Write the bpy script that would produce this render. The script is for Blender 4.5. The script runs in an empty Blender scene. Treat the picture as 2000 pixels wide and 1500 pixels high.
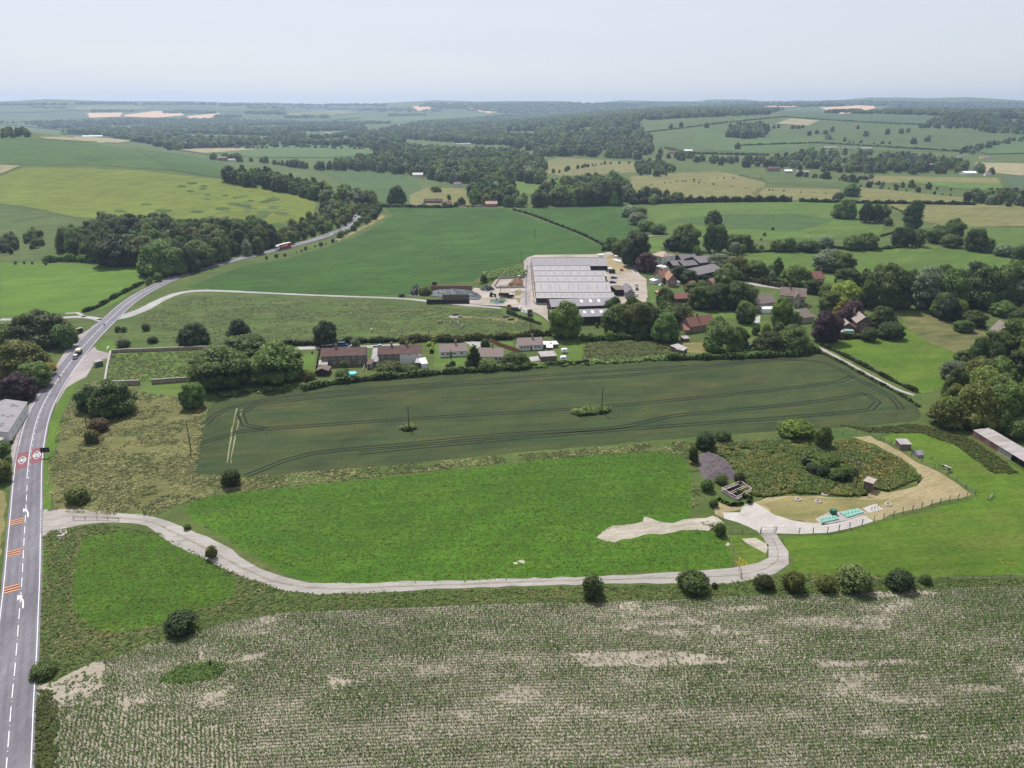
import bpy, bmesh, math, random
import numpy as np
from mathutils import Vector, Matrix, geometry
random.seed(7); rng = np.random.default_rng(7)
C = bpy.context.scene.collection
sc = bpy.context.scene
# ------------------------------------------------------------------ camera
W0, H0, FPX, CAMH, HOR = 2000.0, 1500.0, 1438.0, 105.0, 205.0
PITCH = math.atan((H0/2-HOR)/FPX)
cam_d = bpy.data.cameras.new("camera"); cam = bpy.data.objects.new("camera", cam_d); C.objects.link(cam)
cam_d.sensor_width = 36.0; cam_d.lens = 36.0*FPX/W0; cam_d.clip_start = 1.0; cam_d.clip_end = 60000
cam.location = (0, 0, CAMH); cam.rotation_euler = (math.pi/2-PITCH, 0, 0)
sc.camera = cam
# ------------------------------------------------------------------ sky, sun, exposure
SUN_EL, SUN_AZ = math.radians(57), math.radians(-22)      # azimuth measured from the view direction (+y), negative = left
w = bpy.data.worlds.new("World"); sc.world = w; w.use_nodes = True
wn = w.node_tree.nodes; wl = w.node_tree.links; bg = wn['Background']
sky = wn.new('ShaderNodeTexSky'); sky.sky_type = 'NISHITA'; sky.sun_disc = False
sky.sun_elevation = SUN_EL; sky.sun_rotation = SUN_AZ; sky.altitude = 150
sky.air_density = 1.0; sky.dust_density = 1.0; sky.ozone_density = 1.5
hsv = wn.new('ShaderNodeHueSaturation'); hsv.inputs['Saturation'].default_value = 0.62
wl.new(sky.outputs[0], hsv.inputs['Color'])
veil = wn.new('ShaderNodeMix'); veil.data_type = 'RGBA'; veil.inputs[0].default_value = .62; veil.inputs[7].default_value = (6.2, 6.35, 7.1, 1)   # thin even summer veil of high cloud over the clear sky
wtc = wn.new('ShaderNodeTexCoord'); wmp = wn.new('ShaderNodeMapping'); wmp.inputs['Scale'].default_value = (1.2, 2.0, 14); wl.new(wtc.outputs['Generated'], wmp.inputs['Vector'])
cir = wn.new('ShaderNodeTexNoise'); cir.inputs['Scale'].default_value = 1.6; cir.inputs['Detail'].default_value = 6; cir.inputs['Distortion'].default_value = .6; wl.new(wmp.outputs[0], cir.inputs['Vector'])
crm = wn.new('ShaderNodeMapRange'); crm.inputs[1].default_value = .35; crm.inputs[2].default_value = .75; crm.inputs[3].default_value = .54; crm.inputs[4].default_value = .80; wl.new(cir.outputs['Fac'], crm.inputs[0]); wl.new(crm.outputs[0], veil.inputs[0])   # faint cirrus
wl.new(hsv.outputs[0], veil.inputs[6]); wl.new(veil.outputs[2], bg.inputs['Color'])
bg.inputs['Strength'].default_value = 0.115
sl = bpy.data.lights.new("sun", 'SUN'); sl.energy = 5.0; sl.angle = math.radians(0.55); sl.color = (1.0, 0.97, 0.92)
sun = bpy.data.objects.new("sun", sl); C.objects.link(sun)
sdir = Vector((math.sin(SUN_AZ)*math.cos(SUN_EL), math.cos(SUN_AZ)*math.cos(SUN_EL), math.sin(SUN_EL)))
sun.rotation_euler = (-sdir).to_track_quat('-Z', 'Y').to_euler()
sun.location = sdir*400
vs = sc.view_settings; vs.view_transform = 'Standard'; vs.look = 'None'; vs.gamma = 1.0; vs.exposure = 0.08
HAZE = 9.5e-5
# ------------------------------------------------------------------ terrain
def S(t):
    t = np.clip(t, 0, 1); return t*t*(3-2*t)
RID = [(-248, 722, 14, 78), (-335, 890, 26, 130), (-834, 1290, 60, 230), (-1500, 1850, 78, 380)]
HPX = [(-2000,200),(0,200),(60,200),(150,197.5),(270,199),(400,199),(480,201),(560,201),(640,204),(720,204),(780,201),(860,197),(940,199),(1000,198),(1110,199),(1125,203),(1140,203),(1200,197),(1280,199),(1340,199),(1355,196),(1420,196),(1470,200),(1540,200),(1600,197),(1650,193.5),(1700,194),(1760,196),(1830,195),(1900,198),(1950,200),(2000,199),(4000,200)]
TU = np.array([(p[0]-1000)/FPX for p in HPX]); TH = np.array([CAMH+(HOR-p[1])/FPX*9200 for p in HPX])
def terr(x, y):
    x = np.asarray(x, float); y = np.asarray(y, float); r = np.hypot(x, y)
    h = np.zeros_like(r)
    for i in range(len(RID)-1):
        ax, ay, ah, aw = RID[i]; bx, by, bh, bw = RID[i+1]
        t = np.clip(((x-ax)*(bx-ax)+(y-ay)*(by-ay))/((bx-ax)**2+(by-ay)**2), 0, 1)
        d = np.hypot(x-(ax+t*(bx-ax)), y-(ay+t*(by-ay)))
        h = np.maximum(h, (ah+t*(bh-ah))*np.exp(-(d/(aw+t*(bw-aw)))**2))
    u = x/np.maximum(y, 1.0)
    yy = np.maximum(y, 0)
    R = 74*S((yy-1450)/1650)*S((u+.10)/.36)
    F = np.interp(np.where(y > 0, u, 9), TU, TH)*S((r-4200)/5000)
    und = 22*S((r-2600)/3500)*(np.sin(x/610+1.3)*np.sin(y/530+.4)+.6*np.sin(x/270+y/410))*(1-S((r-7600)/1400))
    h = np.maximum(h, np.maximum(R, F)) + und
    h = h - 0.0
    return np.where(h > .12, h-.12, 0.0)
def T(x, y): return float(terr(x, y))
cp, sp = math.cos(PITCH), math.sin(PITCH)
TT = np.concatenate([[15.0], 15*np.cumprod(np.full(880, 1.0078))])
def ray(px, py): # camera depth 1 direction in world
    u = (px-W0/2)/FPX; v = (py-H0/2)/FPX
    return u, cp-v*sp, -(sp+v*cp)
def P(px, py, z=0.0):
    dx, dy, dz = ray(px, py)
    X = TT*dx; Y = TT*dy; Z = CAMH+TT*dz-z
    g = terr(X, Y); k = np.nonzero(Z <= g)[0]
    if len(k) == 0: t = 9000.0
    else:
        i = k[0]; a, b = TT[max(i-1, 0)], TT[i]
        for _ in range(16):
            m = (a+b)/2
            if CAMH+m*dz-z <= T(m*dx, m*dy): b = m
            else: a = m
        t = b
    return Vector((t*dx, t*dy, T(t*dx, t*dy)))
def depth(p): return p[1]*cp - (p[2]-CAMH)*sp
def mpp(p): return depth(p)/FPX      # metres per photo pixel at a point
def proj(p):
    z = depth(p); return (W0/2+p[0]/z*FPX, H0/2-((p[2]-CAMH)*cp+p[1]*sp)/z*FPX)
# ------------------------------------------------------------------ tagging + mesh helpers
def tag(o, label=None, cat=None, group=None, kind=None):
    if label: o['label'] = label
    if cat: o['category'] = cat
    if group: o['group'] = group
    if kind: o['kind'] = kind
    return o
def link(name, me, parent=None, loc=None):
    o = bpy.data.objects.new(name, me); C.objects.link(o)
    if parent is not None: o.parent = parent
    if loc is not None: o.location = loc
    return o
def empty(name, loc=(0,0,0), rz=0.0, label=None, cat=None, group=None):
    o = link(name, None); o.empty_display_size = .5; o.location = loc; o.rotation_euler = (0, 0, rz)
    return tag(o, label, cat, group)
def upnormals(me, N):
    """soft shading normals for leaf cards, one per vertex"""
    me.polygons.foreach_set('use_smooth', np.ones(len(me.polygons), bool)); me.normals_split_custom_set_from_vertices(N.tolist())
def npmesh(name, V, Fq, mats=(), smooth=False):
    """V (n,3), Fq (m,k) one face size"""
    me = bpy.data.meshes.new(name); V = np.asarray(V, np.float32); Fq = np.asarray(Fq, np.int32)
    me.vertices.add(len(V)); me.vertices.foreach_set('co', V.ravel())
    m, k = Fq.shape
    me.loops.add(m*k); me.loops.foreach_set('vertex_index', Fq.ravel())
    me.polygons.add(m); me.polygons.foreach_set('loop_start', np.arange(0, m*k, k, dtype=np.int32))
    me.polygons.foreach_set('loop_total', np.full(m, k, np.int32))
    if smooth: me.polygons.foreach_set('use_smooth', np.ones(m, bool))
    me.update(calc_edges=True); 
    for mt in mats: me.materials.append(mt)
    return me
class MB:
    def __init__(s): s.v = []; s.f = []
    def quad(s, *p):
        n = len(s.v); s.v += [tuple(q) for q in p]; s.f.append(tuple(range(n, n+len(p)))); return s
    def box(s, x0, x1, y0, y1, z0, z1):
        n = len(s.v)
        s.v += [(x0,y0,z0),(x1,y0,z0),(x1,y1,z0),(x0,y1,z0),(x0,y0,z1),(x1,y0,z1),(x1,y1,z1),(x0,y1,z1)]
        s.f += [tuple(n+i for i in q) for q in ((3,2,1,0),(4,5,6,7),(0,1,5,4),(1,2,6,5),(2,3,7,6),(3,0,4,7))]; return s
    def prism(s, prof, x0, x1):      # profile in (y,z), extruded along x
        n = len(s.v); k = len(prof)
        s.v += [(x0,a,b) for a, b in prof]+[(x1,a,b) for a, b in prof]
        s.f.append(tuple(n+i for i in range(k))[::-1]); s.f.append(tuple(n+k+i for i in range(k)))
        for i in range(k):
            j = (i+1) % k; s.f.append((n+i, n+j, n+k+j, n+k+i))
        return s
    def prismy(s, prof, y0, y1):     # profile in (x,z), extruded along y
        n = len(s.v); k = len(prof)
        s.v += [(a,y0,b) for a, b in prof]+[(a,y1,b) for a, b in prof]
        s.f.append(tuple(n+i for i in range(k))); s.f.append(tuple(n+k+i for i in range(k))[::-1])
        for i in range(k):
            j = (i+1) % k; s.f.append((n+j, n+i, n+k+i, n+k+j))
        return s
    def tube(s, a, b, r0, r1=None, k=6):
        a = Vector(a); b = Vector(b); r1 = r0 if r1 is None else r1
        d = (b-a).normalized(); e = d.orthogonal().normalized(); g = d.cross(e); n = len(s.v)
        for c, r in ((a, r0), (b, r1)):
            s.v += [tuple(c+(e*math.cos(2*math.pi*i/k)+g*math.sin(2*math.pi*i/k))*r) for i in range(k)]
        for i in range(k):
            j = (i+1) % k; s.f.append((n+i, n+j, n+k+j, n+k+i))
        s.f.append(tuple(n+i for i in range(k))[::-1]); s.f.append(tuple(n+k+i for i in range(k)))
        return s
    def mesh(s, name, mat, smooth=False):
        me = bpy.data.meshes.new(name); me.from_pydata(s.v, [], s.f); me.materials.append(mat)
        if smooth: me.polygons.foreach_set('use_smooth', [True]*len(me.polygons))
        me.update(); return me
    def build(s, name, mat, parent=None, loc=None, smooth=False):
        return link(name, s.mesh(name, mat, smooth), parent, loc)
# ------------------------------------------------------------------ materials
def newmat(name):
    m = bpy.data.materials.new(name); m.use_nodes = True; nt = m.node_tree
    return m, nt.nodes, nt.links, nt.nodes['Principled BSDF']
def math_n(n, l, op, a, b=None, clamp=False):
    q = n.new('ShaderNodeMath'); q.operation = op; q.use_clamp = clamp
    for i, v in enumerate((a, b)):
        if v is None: continue
        if hasattr(v, 'is_linked') or hasattr(v, 'links'): l.new(v, q.inputs[i])
        else: q.inputs[i].default_value = v
    return q.outputs[0]
def mix_n(n, l, f, a, b, mode='MIX'):
    q = n.new('ShaderNodeMix'); q.data_type = 'RGBA'; q.blend_type = mode
    for i, v in ((0, f), (6, a), (7, b)):
        if hasattr(v, 'links'): l.new(v, q.inputs[i])
        else: q.inputs[i].default_value = v if i == 0 else (*v[:3], 1)
    return q.outputs[2]
def noise_n(n, l, vec, scale, detail=3, rough=.55, dist=0):
    q = n.new('ShaderNodeTexNoise'); q.inputs['Scale'].default_value = scale; q.inputs['Detail'].default_value = detail
    q.inputs['Roughness'].default_value = rough; q.inputs['Distortion'].default_value = dist
    if vec is not None: l.new(vec, q.inputs['Vector'])
    return q.outputs['Fac']
def ramp_n(n, l, f, a, b):
    q = n.new('ShaderNodeMapRange'); q.inputs[1].default_value = a; q.inputs[2].default_value = b; l.new(f, q.inputs[0]); return q.outputs[0]
def mapv(n, l, vec, rz, sx, sy, sz=1):
    q = n.new('ShaderNodeMapping'); q.vector_type = 'TEXTURE'; q.inputs['Rotation'].default_value = (0, 0, rz)
    q.inputs['Scale'].default_value = (sx, sy, sz); l.new(vec, q.inputs['Vector']); return q.outputs[0]
def bump_n(n, l, h, bs, strength, dist):
    q = n.new('ShaderNodeBump'); q.inputs['Strength'].default_value = strength; q.inputs['Distance'].default_value = dist
    l.new(h, q.inputs['Height']); l.new(q.outputs[0], bs.inputs['Normal'])
def ground_mat(name, a, b, patch=None, pamt=(.5, .68), psc=22, ang=0.0, sw=3.0, samt=.5, fine=.5, fsc=.9, bump=.5, big=.25, pstretch=3.0):
    """a,b: two tones; patch: third tone in soft blotches; streaks of width sw metres along angle ang"""
    m, n, l, bs = newmat(name); pos = n.new('ShaderNodeNewGeometry').outputs['Position']
    bigv = noise_n(n, l, pos, 1/90, 3, .5); mid = noise_n(n, l, mapv(n, l, pos, ang, 2.2, 1), 1/9, 4, .6, .4)
    st = noise_n(n, l, mapv(n, l, pos, ang, sw*26, sw), 1.0, 3, .55)
    fn = noise_n(n, l, mapv(n, l, pos, ang, 1.7*fsc, fsc), 1.0, 3, .65)
    f = math_n(n, l, 'ADD', math_n(n, l, 'MULTIPLY', mid, 1-samt), math_n(n, l, 'MULTIPLY', st, samt))
    col = mix_n(n, l, ramp_n(n, l, f, .36, .64), a, b)
    if patch:
        pf = noise_n(n, l, mapv(n, l, pos, ang, psc*pstretch, psc), 1.0, 5, .62, .3)
        pm = math_n(n, l, 'MULTIPLY', ramp_n(n, l, pf, *pamt), ramp_n(n, l, fn, .3, .6), True)
        col = mix_n(n, l, pm, col, patch)
    md = noise_n(n, l, mapv(n, l, pos, ang+.5, 2.0, 1), 1/16, 6, .72, .5); md = math_n(n, l, 'ADD', math_n(n, l, 'MULTIPLY', md, 1.1), .45)
    fn2 = math_n(n, l, 'MULTIPLY', math_n(n, l, 'ADD', math_n(n, l, 'MULTIPLY', fn, fine*2), 1-fine), md)
    val = math_n(n, l, 'MULTIPLY', fn2,
                 math_n(n, l, 'ADD', math_n(n, l, 'MULTIPLY', bigv, big*2), 1-big))
    vv = n.new('ShaderNodeVectorMath'); vv.operation = 'SCALE'; l.new(col, vv.inputs[0]); l.new(val, vv.inputs['Scale'])
    l.new(vv.outputs[0], bs.inputs['Base Color']); bs.inputs['Roughness'].default_value = .9; bs.inputs['Specular IOR Level'].default_value = .15
    if bump: bump_n(n, l, fn, bs, bump, .35)
    return m
_mc = {}
def M(name, col, rough=.75, var=.18, sc_=1.5, col2=None, metal=0, spec=.3, bump=0, obj=False, streak=None):
    if name in _mc: return _mc[name]
    m, n, l, bs = newmat(name)
    tc = n.new('ShaderNodeTexCoord').outputs['Object']
    v = tc if not streak else mapv(n, l, tc, 0, *streak)
    f = noise_n(n, l, v, sc_, 4, .6)
    c2 = col2 or tuple(c*(1-2*var) for c in col); c1 = tuple(c*(1+var) for c in col) if not col2 else col
    l.new(mix_n(n, l, ramp_n(n, l, f, .32, .68), c1, c2), bs.inputs['Base Color'])
    bs.inputs['Roughness'].default_value = rough; bs.inputs['Metallic'].default_value = metal; bs.inputs['Specular IOR Level'].default_value = spec
    if bump: bump_n(n, l, f, bs, bump, .05)
    _mc[name] = m; return m
# ------------------------------------------------------------------ ground sheets draped on the terrain
def layer_off(x, y, L):
    r = np.hypot(x, y); return L*(.012+.00035*np.maximum(0, r-480))
def densify(px, step=22):
    out = []
    for i in range(len(px)):
        a, b = px[i], px[(i+1) % len(px)]; k = max(1, int(math.hypot(a[0]-b[0], (a[1]-b[1])*2)/step))
        out += [(a[0]+(b[0]-a[0])*j/k, a[1]+(b[1]-a[1])*j/k) for j in range(k)]
    return out
def smooth_poly(px, it=1):
    for _ in range(it):
        o = []
        for i in range(len(px)):
            a, b = px[i], px[(i+1) % len(px)]
            o += [(a[0]*.75+b[0]*.25, a[1]*.75+b[1]*.25), (a[0]*.25+b[0]*.75, a[1]*.25+b[1]*.75)]
        px = o
    return px
def inside(pt, poly):
    x, y = pt[0], pt[1]; c = False; j = len(poly)-1
    for i in range(len(poly)):
        xi, yi = poly[i][0], poly[i][1]; xj, yj = poly[j][0], poly[j][1]
        if (yi > y) != (yj > y) and x < (xj-xi)*(y-yi)/(yj-yi)+xi: c = not c
        j = i
    return c
def sheet_world(name, pts, mat, L=1, jit=0.0, label=None, kind='structure', hard=False):
    out = []
    for i in range(len(pts)):
        a, b = Vector(pts[i][:2]), Vector(pts[(i+1) % len(pts)][:2]); d = (b-a).length
        step = max(1.2 if jit else 6.0, a.length*.012); k = max(1, int(d/step)) if not hard else 1
        nrm = Vector((-(b-a).y, (b-a).x)).normalized() if d > 0 else Vector((0,0))
        for j in range(k):
            q = a.lerp(b, j/k)
            if jit: q = q+nrm*random.gauss(0, jit)
            out.append(q)
    n = len(out); V = [q.copy() for q in out]
    rmin = min(q.length for q in out); rmax = max(q.length for q in out)
    if rmax > 470:
        xs = [q.x for q in out]; ys = [q.y for q in out]; g = max(10.0, rmin*.022)
        pl = [(q.x, q.y) for q in out]
        g = max(g, math.sqrt((max(xs)-min(xs))*(max(ys)-min(ys))/2500))
        y = min(ys)+g/2
        while y < max(ys):
            x = min(xs)+g/2
            while x < max(xs):
                if inside((x, y), pl): V.append(Vector((x+random.uniform(-.2,.2)*g, y+random.uniform(-.2,.2)*g)))
                x += g
            y += g
    r = geometry.delaunay_2d_cdt(V, [(i, (i+1) % n) for i in range(n)], [], 1, 1e-4)
    vv = np.array([[q.x, q.y] for q in r[0]]); z = terr(vv[:,0], vv[:,1])+layer_off(vv[:,0], vv[:,1], L)
    F = [f for f in r[2]]
    F2 = []
    for f in F:
        a, b, c = (vv[i] for i in f[:3]); F2.append(f if (b[0]-a[0])*(c[1]-a[1])-(b[1]-a[1])*(c[0]-a[0]) > 0 else f[::-1])
    me = npmesh(name, np.column_stack([vv, z]), np.array(F2), [mat])
    o = link(name, me); return tag(o, label, None, None, kind)
def sheet(name, px, mat, L=1, jit=0.25, sm=0, label=None, kind='structure', step=22):
    if sm: px = smooth_poly(px, sm)
    return sheet_world(name, [P(*q) for q in densify(px, step)], mat, L, jit, label, kind)
def catmull(pts, step):
    pts = [Vector(p[:2]) for p in pts]; out = []
    pp = [pts[0]*2-pts[1]]+pts+[pts[-1]*2-pts[-2]]
    for i in range(1, len(pp)-2):
        a, b, c, d = pp[i-1:i+3]; k = max(1, int((c-b).length/step))
        for j in range(k):
            t = j/k
            out.append(.5*((2*b)+(c-a)*t+(2*a-5*b+4*c-d)*t*t+(3*b-a-3*c+d)*t**3))
    out.append(pts[-1]); return out
def strip_world(name, cl, wl_, wr_, mat, L, label=None, kind='structure', parent=None, jit=0):
    """ribbon along world centre line; wl_/wr_ offsets left/right (signed, right +) as numbers or lists"""
    n = len(cl); V = []
    for i, p in enumerate(cl):
        t = (cl[min(i+1, n-1)]-cl[max(i-1, 0)]).normalized(); r = Vector((t.y, -t.x))
        a = wl_[i] if isinstance(wl_, (list, np.ndarray)) else wl_; b = wr_[i] if isinstance(wr_, (list, np.ndarray)) else wr_
        for o in (a, b):
            q = p+r*(o+random.gauss(0, jit) if jit else o); V.append((q.x, q.y, T(q.x, q.y)+float(layer_off(q.x, q.y, L))))
    F = [(2*i, 2*i+1, 2*i+3, 2*i+2) for i in range(n-1)]
    me = npmesh(name, V, F, [mat]); o = link(name, me, parent); 
    return tag(o, label, None, None, kind) if parent is None else o
def strip(name, px, w_, mat, L=2, step=3.0, jit=.12, **k):
    cl = catmull([P(*q[:2]) for q in px], step)
    if isinstance(w_, (list, tuple)):
        w_ = list(np.interp(np.linspace(0, len(w_)-1, len(cl)), range(len(w_)), w_)); a = [-q/2 for q in w_]; b = [q/2 for q in w_]
    else: a, b = -w_/2, w_/2
    return strip_world(name, cl, a, b, mat, L, jit=jit, **k)
# one sheet of ground to the horizon
def build_ground(mat):
    na = 330; a0, a1 = -52, 52
    ang = np.concatenate([np.linspace(a0, a1, na), np.linspace(a1, a0+360, 90)[1:-1]])*math.pi/180
    rr = np.concatenate([[8.0], np.geomspace(20, 10700, 400)])
    A, R = np.meshgrid(ang, rr); X = R*np.sin(A); Y = R*np.cos(A); Z = terr(X, Y)
    V = np.column_stack([X.ravel(), Y.ravel(), Z.ravel()]); m = len(ang); F = []
    i = np.arange(len(rr)-1)[:, None]*m; j = np.arange(m)[None, :]; k = (j+1) % m
    F = np.stack([i+j+0*k, i+m+j, i+m+k, i+k+0*j], -1).reshape(-1, 4)
    cen = len(V); V = np.vstack([V, [0, 0, 0]])
    me = npmesh('ground', V, F, [mat])
    g = link('ground', me); tag(g, None, None, None, 'structure')
    me2 = npmesh('ground', np.vstack([V[:m], [0,0,0]]), np.column_stack([np.arange(m), (np.arange(m)+1) % m, np.full(m, m)])[:, ::-1], [mat])
    bm = bmesh.new(); bm.from_mesh(me); bm.from_mesh(me2); bmesh.ops.remove_doubles(bm, verts=[v for v in bm.verts if v.co.length < 9], dist=.01); bmesh.ops.recalc_face_normals(bm, faces=bm.faces)
    bm.faces.ensure_lookup_table()
    if bm.faces[0].normal.z < 0: bmesh.ops.reverse_faces(bm, faces=bm.faces)
    bm.to_mesh(me); bm.free(); me.polygons.foreach_set('use_smooth', [True]*len(me.polygons)); bpy.data.meshes.remove(me2)
# ------------------------------------------------------------------ ground materials
G_rough = ground_mat('rough_grass', (.050,.090,.020), (.105,.115,.038), (.20,.17,.075), (.5,.72), 7, .05, 2.0, .3, .55, .8, .6, .25)
G_tawny = ground_mat('tawny_grass', (.085,.098,.028), (.165,.145,.062), (.045,.080,.018), (.50,.66), 9, .35, 1.5, .35, .6, .8, .8, .2, 2)
G_lush = ground_mat('lush_grass', (.036,.098,.007), (.062,.132,.010), (.09,.14,.018), (.5,.8), 6, .08, 1.6, .5, .6, .8, .8, .25)
G_lush2 = ground_mat('paddock_grass', (.052,.108,.009), (.090,.142,.016), (.12,.13,.03), (.48,.8), 10, .12, 1.8, .4, .6, .9, .8, .25)
G_verge = ground_mat('mown_verge', (.060,.115,.012), (.09,.145,.022), None, ang=1.5, sw=.8, samt=.6, fine=.35)
G_wheat = ground_mat('dark_cereal', (.027,.048,.017), (.053,.066,.021), (.105,.078,.025), (.54,.82), 13, .12, 2.0, .45, .5, .6, .7, .12)
G_dark = ground_mat('deep_green_ley', (.020,.062,.009), (.042,.092,.012), (.085,.100,.025), (.58,.82), 14, .25, 3.0, .55, .5, 1.6, .6, .35)
G_cow = ground_mat('grazed_meadow', (.045,.082,.016), (.080,.105,.028), (.15,.135,.055), (.52,.75), 6, 0, 2.0, .3, .5, 1.2, .5, .22, 4)
G_hill = ground_mat('hill_pasture', (.092,.128,.014), (.130,.158,.020), (.15,.15,.035), (.5,.8), 30, -.3, 7.0, .6, .28, 2.5, .3, .18)
G_hilltop = ground_mat('hill_crop', (.040,.085,.020), (.060,.102,.025), None, ang=-.5, sw=8, samt=.7, fine=.22, fsc=3, bump=.2)
G_hilldk = ground_mat('hill_crop_dark', (.035,.078,.014), (.048,.09,.018), None, ang=.9, sw=5, samt=.5, fine=.22, fsc=3, bump=.2)
G_left = ground_mat('mown_ley', (.066,.132,.012), (.090,.155,.018), None, ang=.06, sw=3.5, samt=.75, fine=.3, fsc=1.2, bump=.3)
G_mead = ground_mat('water_meadow', (.054,.105,.016), (.085,.130,.024), (.11,.13,.04), (.5,.75), 20, .15, 4.0, .5, .42, 2.0, .5, .22)
G_mead2 = ground_mat('damp_meadow', (.036,.078,.020), (.060,.100,.026), (.09,.11,.035), (.5,.75), 25, -.1, 6.0, .5, .4, 2.5, .5, .2)
G_yel = ground_mat('dry_meadow', (.115,.125,.038), (.160,.150,.055), (.19,.15,.07), (.48,.7), 30, .1, 6.0, .5, .35, 3, .4, .2)
G_pale = ground_mat('pale_stubble', (.21,.19,.10), (.27,.23,.13), None, ang=.3, sw=6, samt=.5, fine=.2, fsc=3, bump=0)
G_pink = ground_mat('ploughed_chalk', (.50,.30,.19), (.60,.40,.27), (.30,.28,.14), (.5,.7), 120, .2, 20, .6, .15, 8, 0, .2)
G_far = ground_mat('valley_grass', (.050,.085,.022), (.074,.102,.030), (.10,.12,.04), (.5,.7), 60, .1, 14, .5, .25, 6, 0, .3)
G_fard = ground_mat('far_crop', (.045,.080,.036), (.066,.096,.044), None, ang=.1, sw=14, samt=.5, fine=.2, fsc=6, bump=0)
G_farb = ground_mat('far_ley', (.060,.105,.028), (.078,.120,.034), None, ang=.1, sw=12, samt=.5, fine=.2, fsc=6, bump=0)
G_wood = ground_mat('woodland_floor', (.022,.040,.014), (.03,.055,.018), None, fine=.5, fsc=5, bump=.6)
G_mown = ground_mat('dry_mown_grass', (.23,.19,.100), (.32,.265,.150), (.15,.14,.055), (.5,.72), 8, .5, .9, .6, .5, .6, .8, .15)
G_mown2 = ground_mat('short_dry_grass', (.17,.155,.06), (.225,.185,.08), (.10,.11,.035), (.45,.7), 5, .2, .8, .4, .5, .6, .6, .15)
G_weed = ground_mat('weed_bed', (.060,.095,.022), (.105,.120,.032), (.14,.12,.045), (.5,.75), 5, .4, 1, .3, .6, .8, 1.0, .2)
G_soil = ground_mat('chalky_soil', (.26,.225,.175), (.33,.285,.23), (.20,.17,.13), (.5,.7), 4, .12, .75, .5, .3, .45, .8, .1)
G_chalk = ground_mat('bare_chalk', (0.331, 0.296, 0.239), (0.408, 0.373, 0.310), (0.232, 0.197, 0.148), (.45,.65), 2.5, .2, 1.2, .4, .45, .7, .9, .1)
G_track = ground_mat('gravel_track', (0.269, 0.247, 0.224), (0.344, 0.314, 0.292), (0.202, 0.183, 0.161), (.5,.7), 2.0, .1, .7, .5, .3, .35, .5, .1)
G_conc = ground_mat('concrete_pad', (0.352, 0.327, 0.303), (0.408, 0.380, 0.352), (0.296, 0.268, 0.239), (.5,.75), 3, .6, .9, .7, .18, .6, .25, .08)
G_yard = ground_mat('yard_concrete', (0.303, 0.260, 0.217), (0.376, 0.332, 0.289), (0.217, 0.167, 0.123), (.45,.68), 6, .1, 3, .4, .3, .8, .3, .15)
G_lane = ground_mat('lane_chippings', (0.299, 0.288, 0.277), (0.351, 0.337, 0.329), None, ang=0, sw=1, samt=.5, fine=.2, bump=.2)
G_asph = ground_mat('asphalt', (.150,.142,.165), (.185,.175,.195), (.215,.205,.22), (.52,.75), 3.2, 1.48, .55, .7, .16, .25, .25, .1, 9)
G_foot = ground_mat('worn_layby', (.27,.235,.235), (.34,.30,.295), (.22,.19,.18), (.5,.7), 2, 1.3, 1, .4, .3, .4, .4, .1)
G_garden = ground_mat('garden_lawn', (.060,.115,.016), (.095,.145,.028), (.13,.15,.05), (.5,.75), 4, 0, 1, .4, .4, .7, .4, .2)
build_ground(ground_mat('base_grass', (.048,.085,.018), (.082,.105,.028), (.13,.12,.048), (.52,.75), 16, .08, 3.0, .4, .45, 1.0, .5, .22))
PAINT = M('road_paint_white', (.72,.72,.72), .7, .06, 2.5, (.50,.49,.50)); REDS = M('red_road_surface', (.20,.068,.080), .8, .12, 2); CREAM = M('cream_bar_paint', (.66,.47,.25), .7, .06, 3)
# ------------------------------------------------------------------ fields (outlines as seen, cast on the terrain)
def F(name, px, mat, L=1, **k): return sheet('field' if name is None else name, px, mat, L, **k)
# far hills and valley
F(None, [(0,222),(0,203),(300,204),(640,208),(820,212),(700,222),(640,238),(520,246),(300,246),(120,243)], G_fard, 1, jit=0)
F(None, [(240,226),(300,218),(350,219),(360,226),(310,231),(245,229)], G_pink, 2, jit=0)
F(None, [(365,228),(430,222),(428,232),(370,233)], G_pink, 2, jit=0)
F(None, [(170,222),(240,221),(235,229),(175,231)], G_pink, 2, jit=0, kind='structure')
F(None, [(805,209),(835,206),(842,213),(815,218)], G_pink, 2, jit=0)
F(None, [(890,205),(925,206),(985,218),(955,222),(920,215)], G_pink, 2, jit=0)
F(None, [(1500,205),(1550,206),(1560,210),(1490,211)], G_pink, 2, jit=0)
F(None, [(1600,212),(1690,207),(1712,218),(1640,224)], G_pink, 3, jit=0)
F(None, [(830,214),(905,209),(925,222),(830,227)], G_fard, 2, jit=0)
F(None, [(715,232),(900,222),(1050,222),(930,238),(800,245),(715,262)], G_farb, 2, jit=0)
F(None, [(712,240),(820,236),(830,250),(760,262),(715,258)], G_far, 3, jit=0)
F(None, [(1235,240),(1330,232),(1500,225),(1540,215),(1640,213),(1760,222),(1810,240),(1990,262),(2000,268),(2000,300),(1920,300),(1860,296),(1700,296),(1540,298),(1480,300),(1340,292),(1260,285),(1240,262)], G_far, 1, jit=0)
F(None, [(1510,215),(1600,213),(1760,220),(1835,225),(1830,240),(1780,245),(1620,236),(1530,228)], G_fard, 2, jit=0)
F(None, [(1515,243),(1545,232),(1600,237),(1580,247)], G_pale, 3, jit=0)
F(None, [(1360,262),(1420,258),(1500,272),(1620,268),(1600,280),(1500,300),(1400,295),(1350,282)], G_farb, 2, jit=0, kind='structure')
F(None, [(1905,295),(1960,275),(2000,266),(2000,300),(1930,302)], G_farb, 3, jit=0)
F(None, [(1920,245),(1960,243),(2000,248),(2000,262),(1950,258)], G_farb, 3, jit=0)
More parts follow.
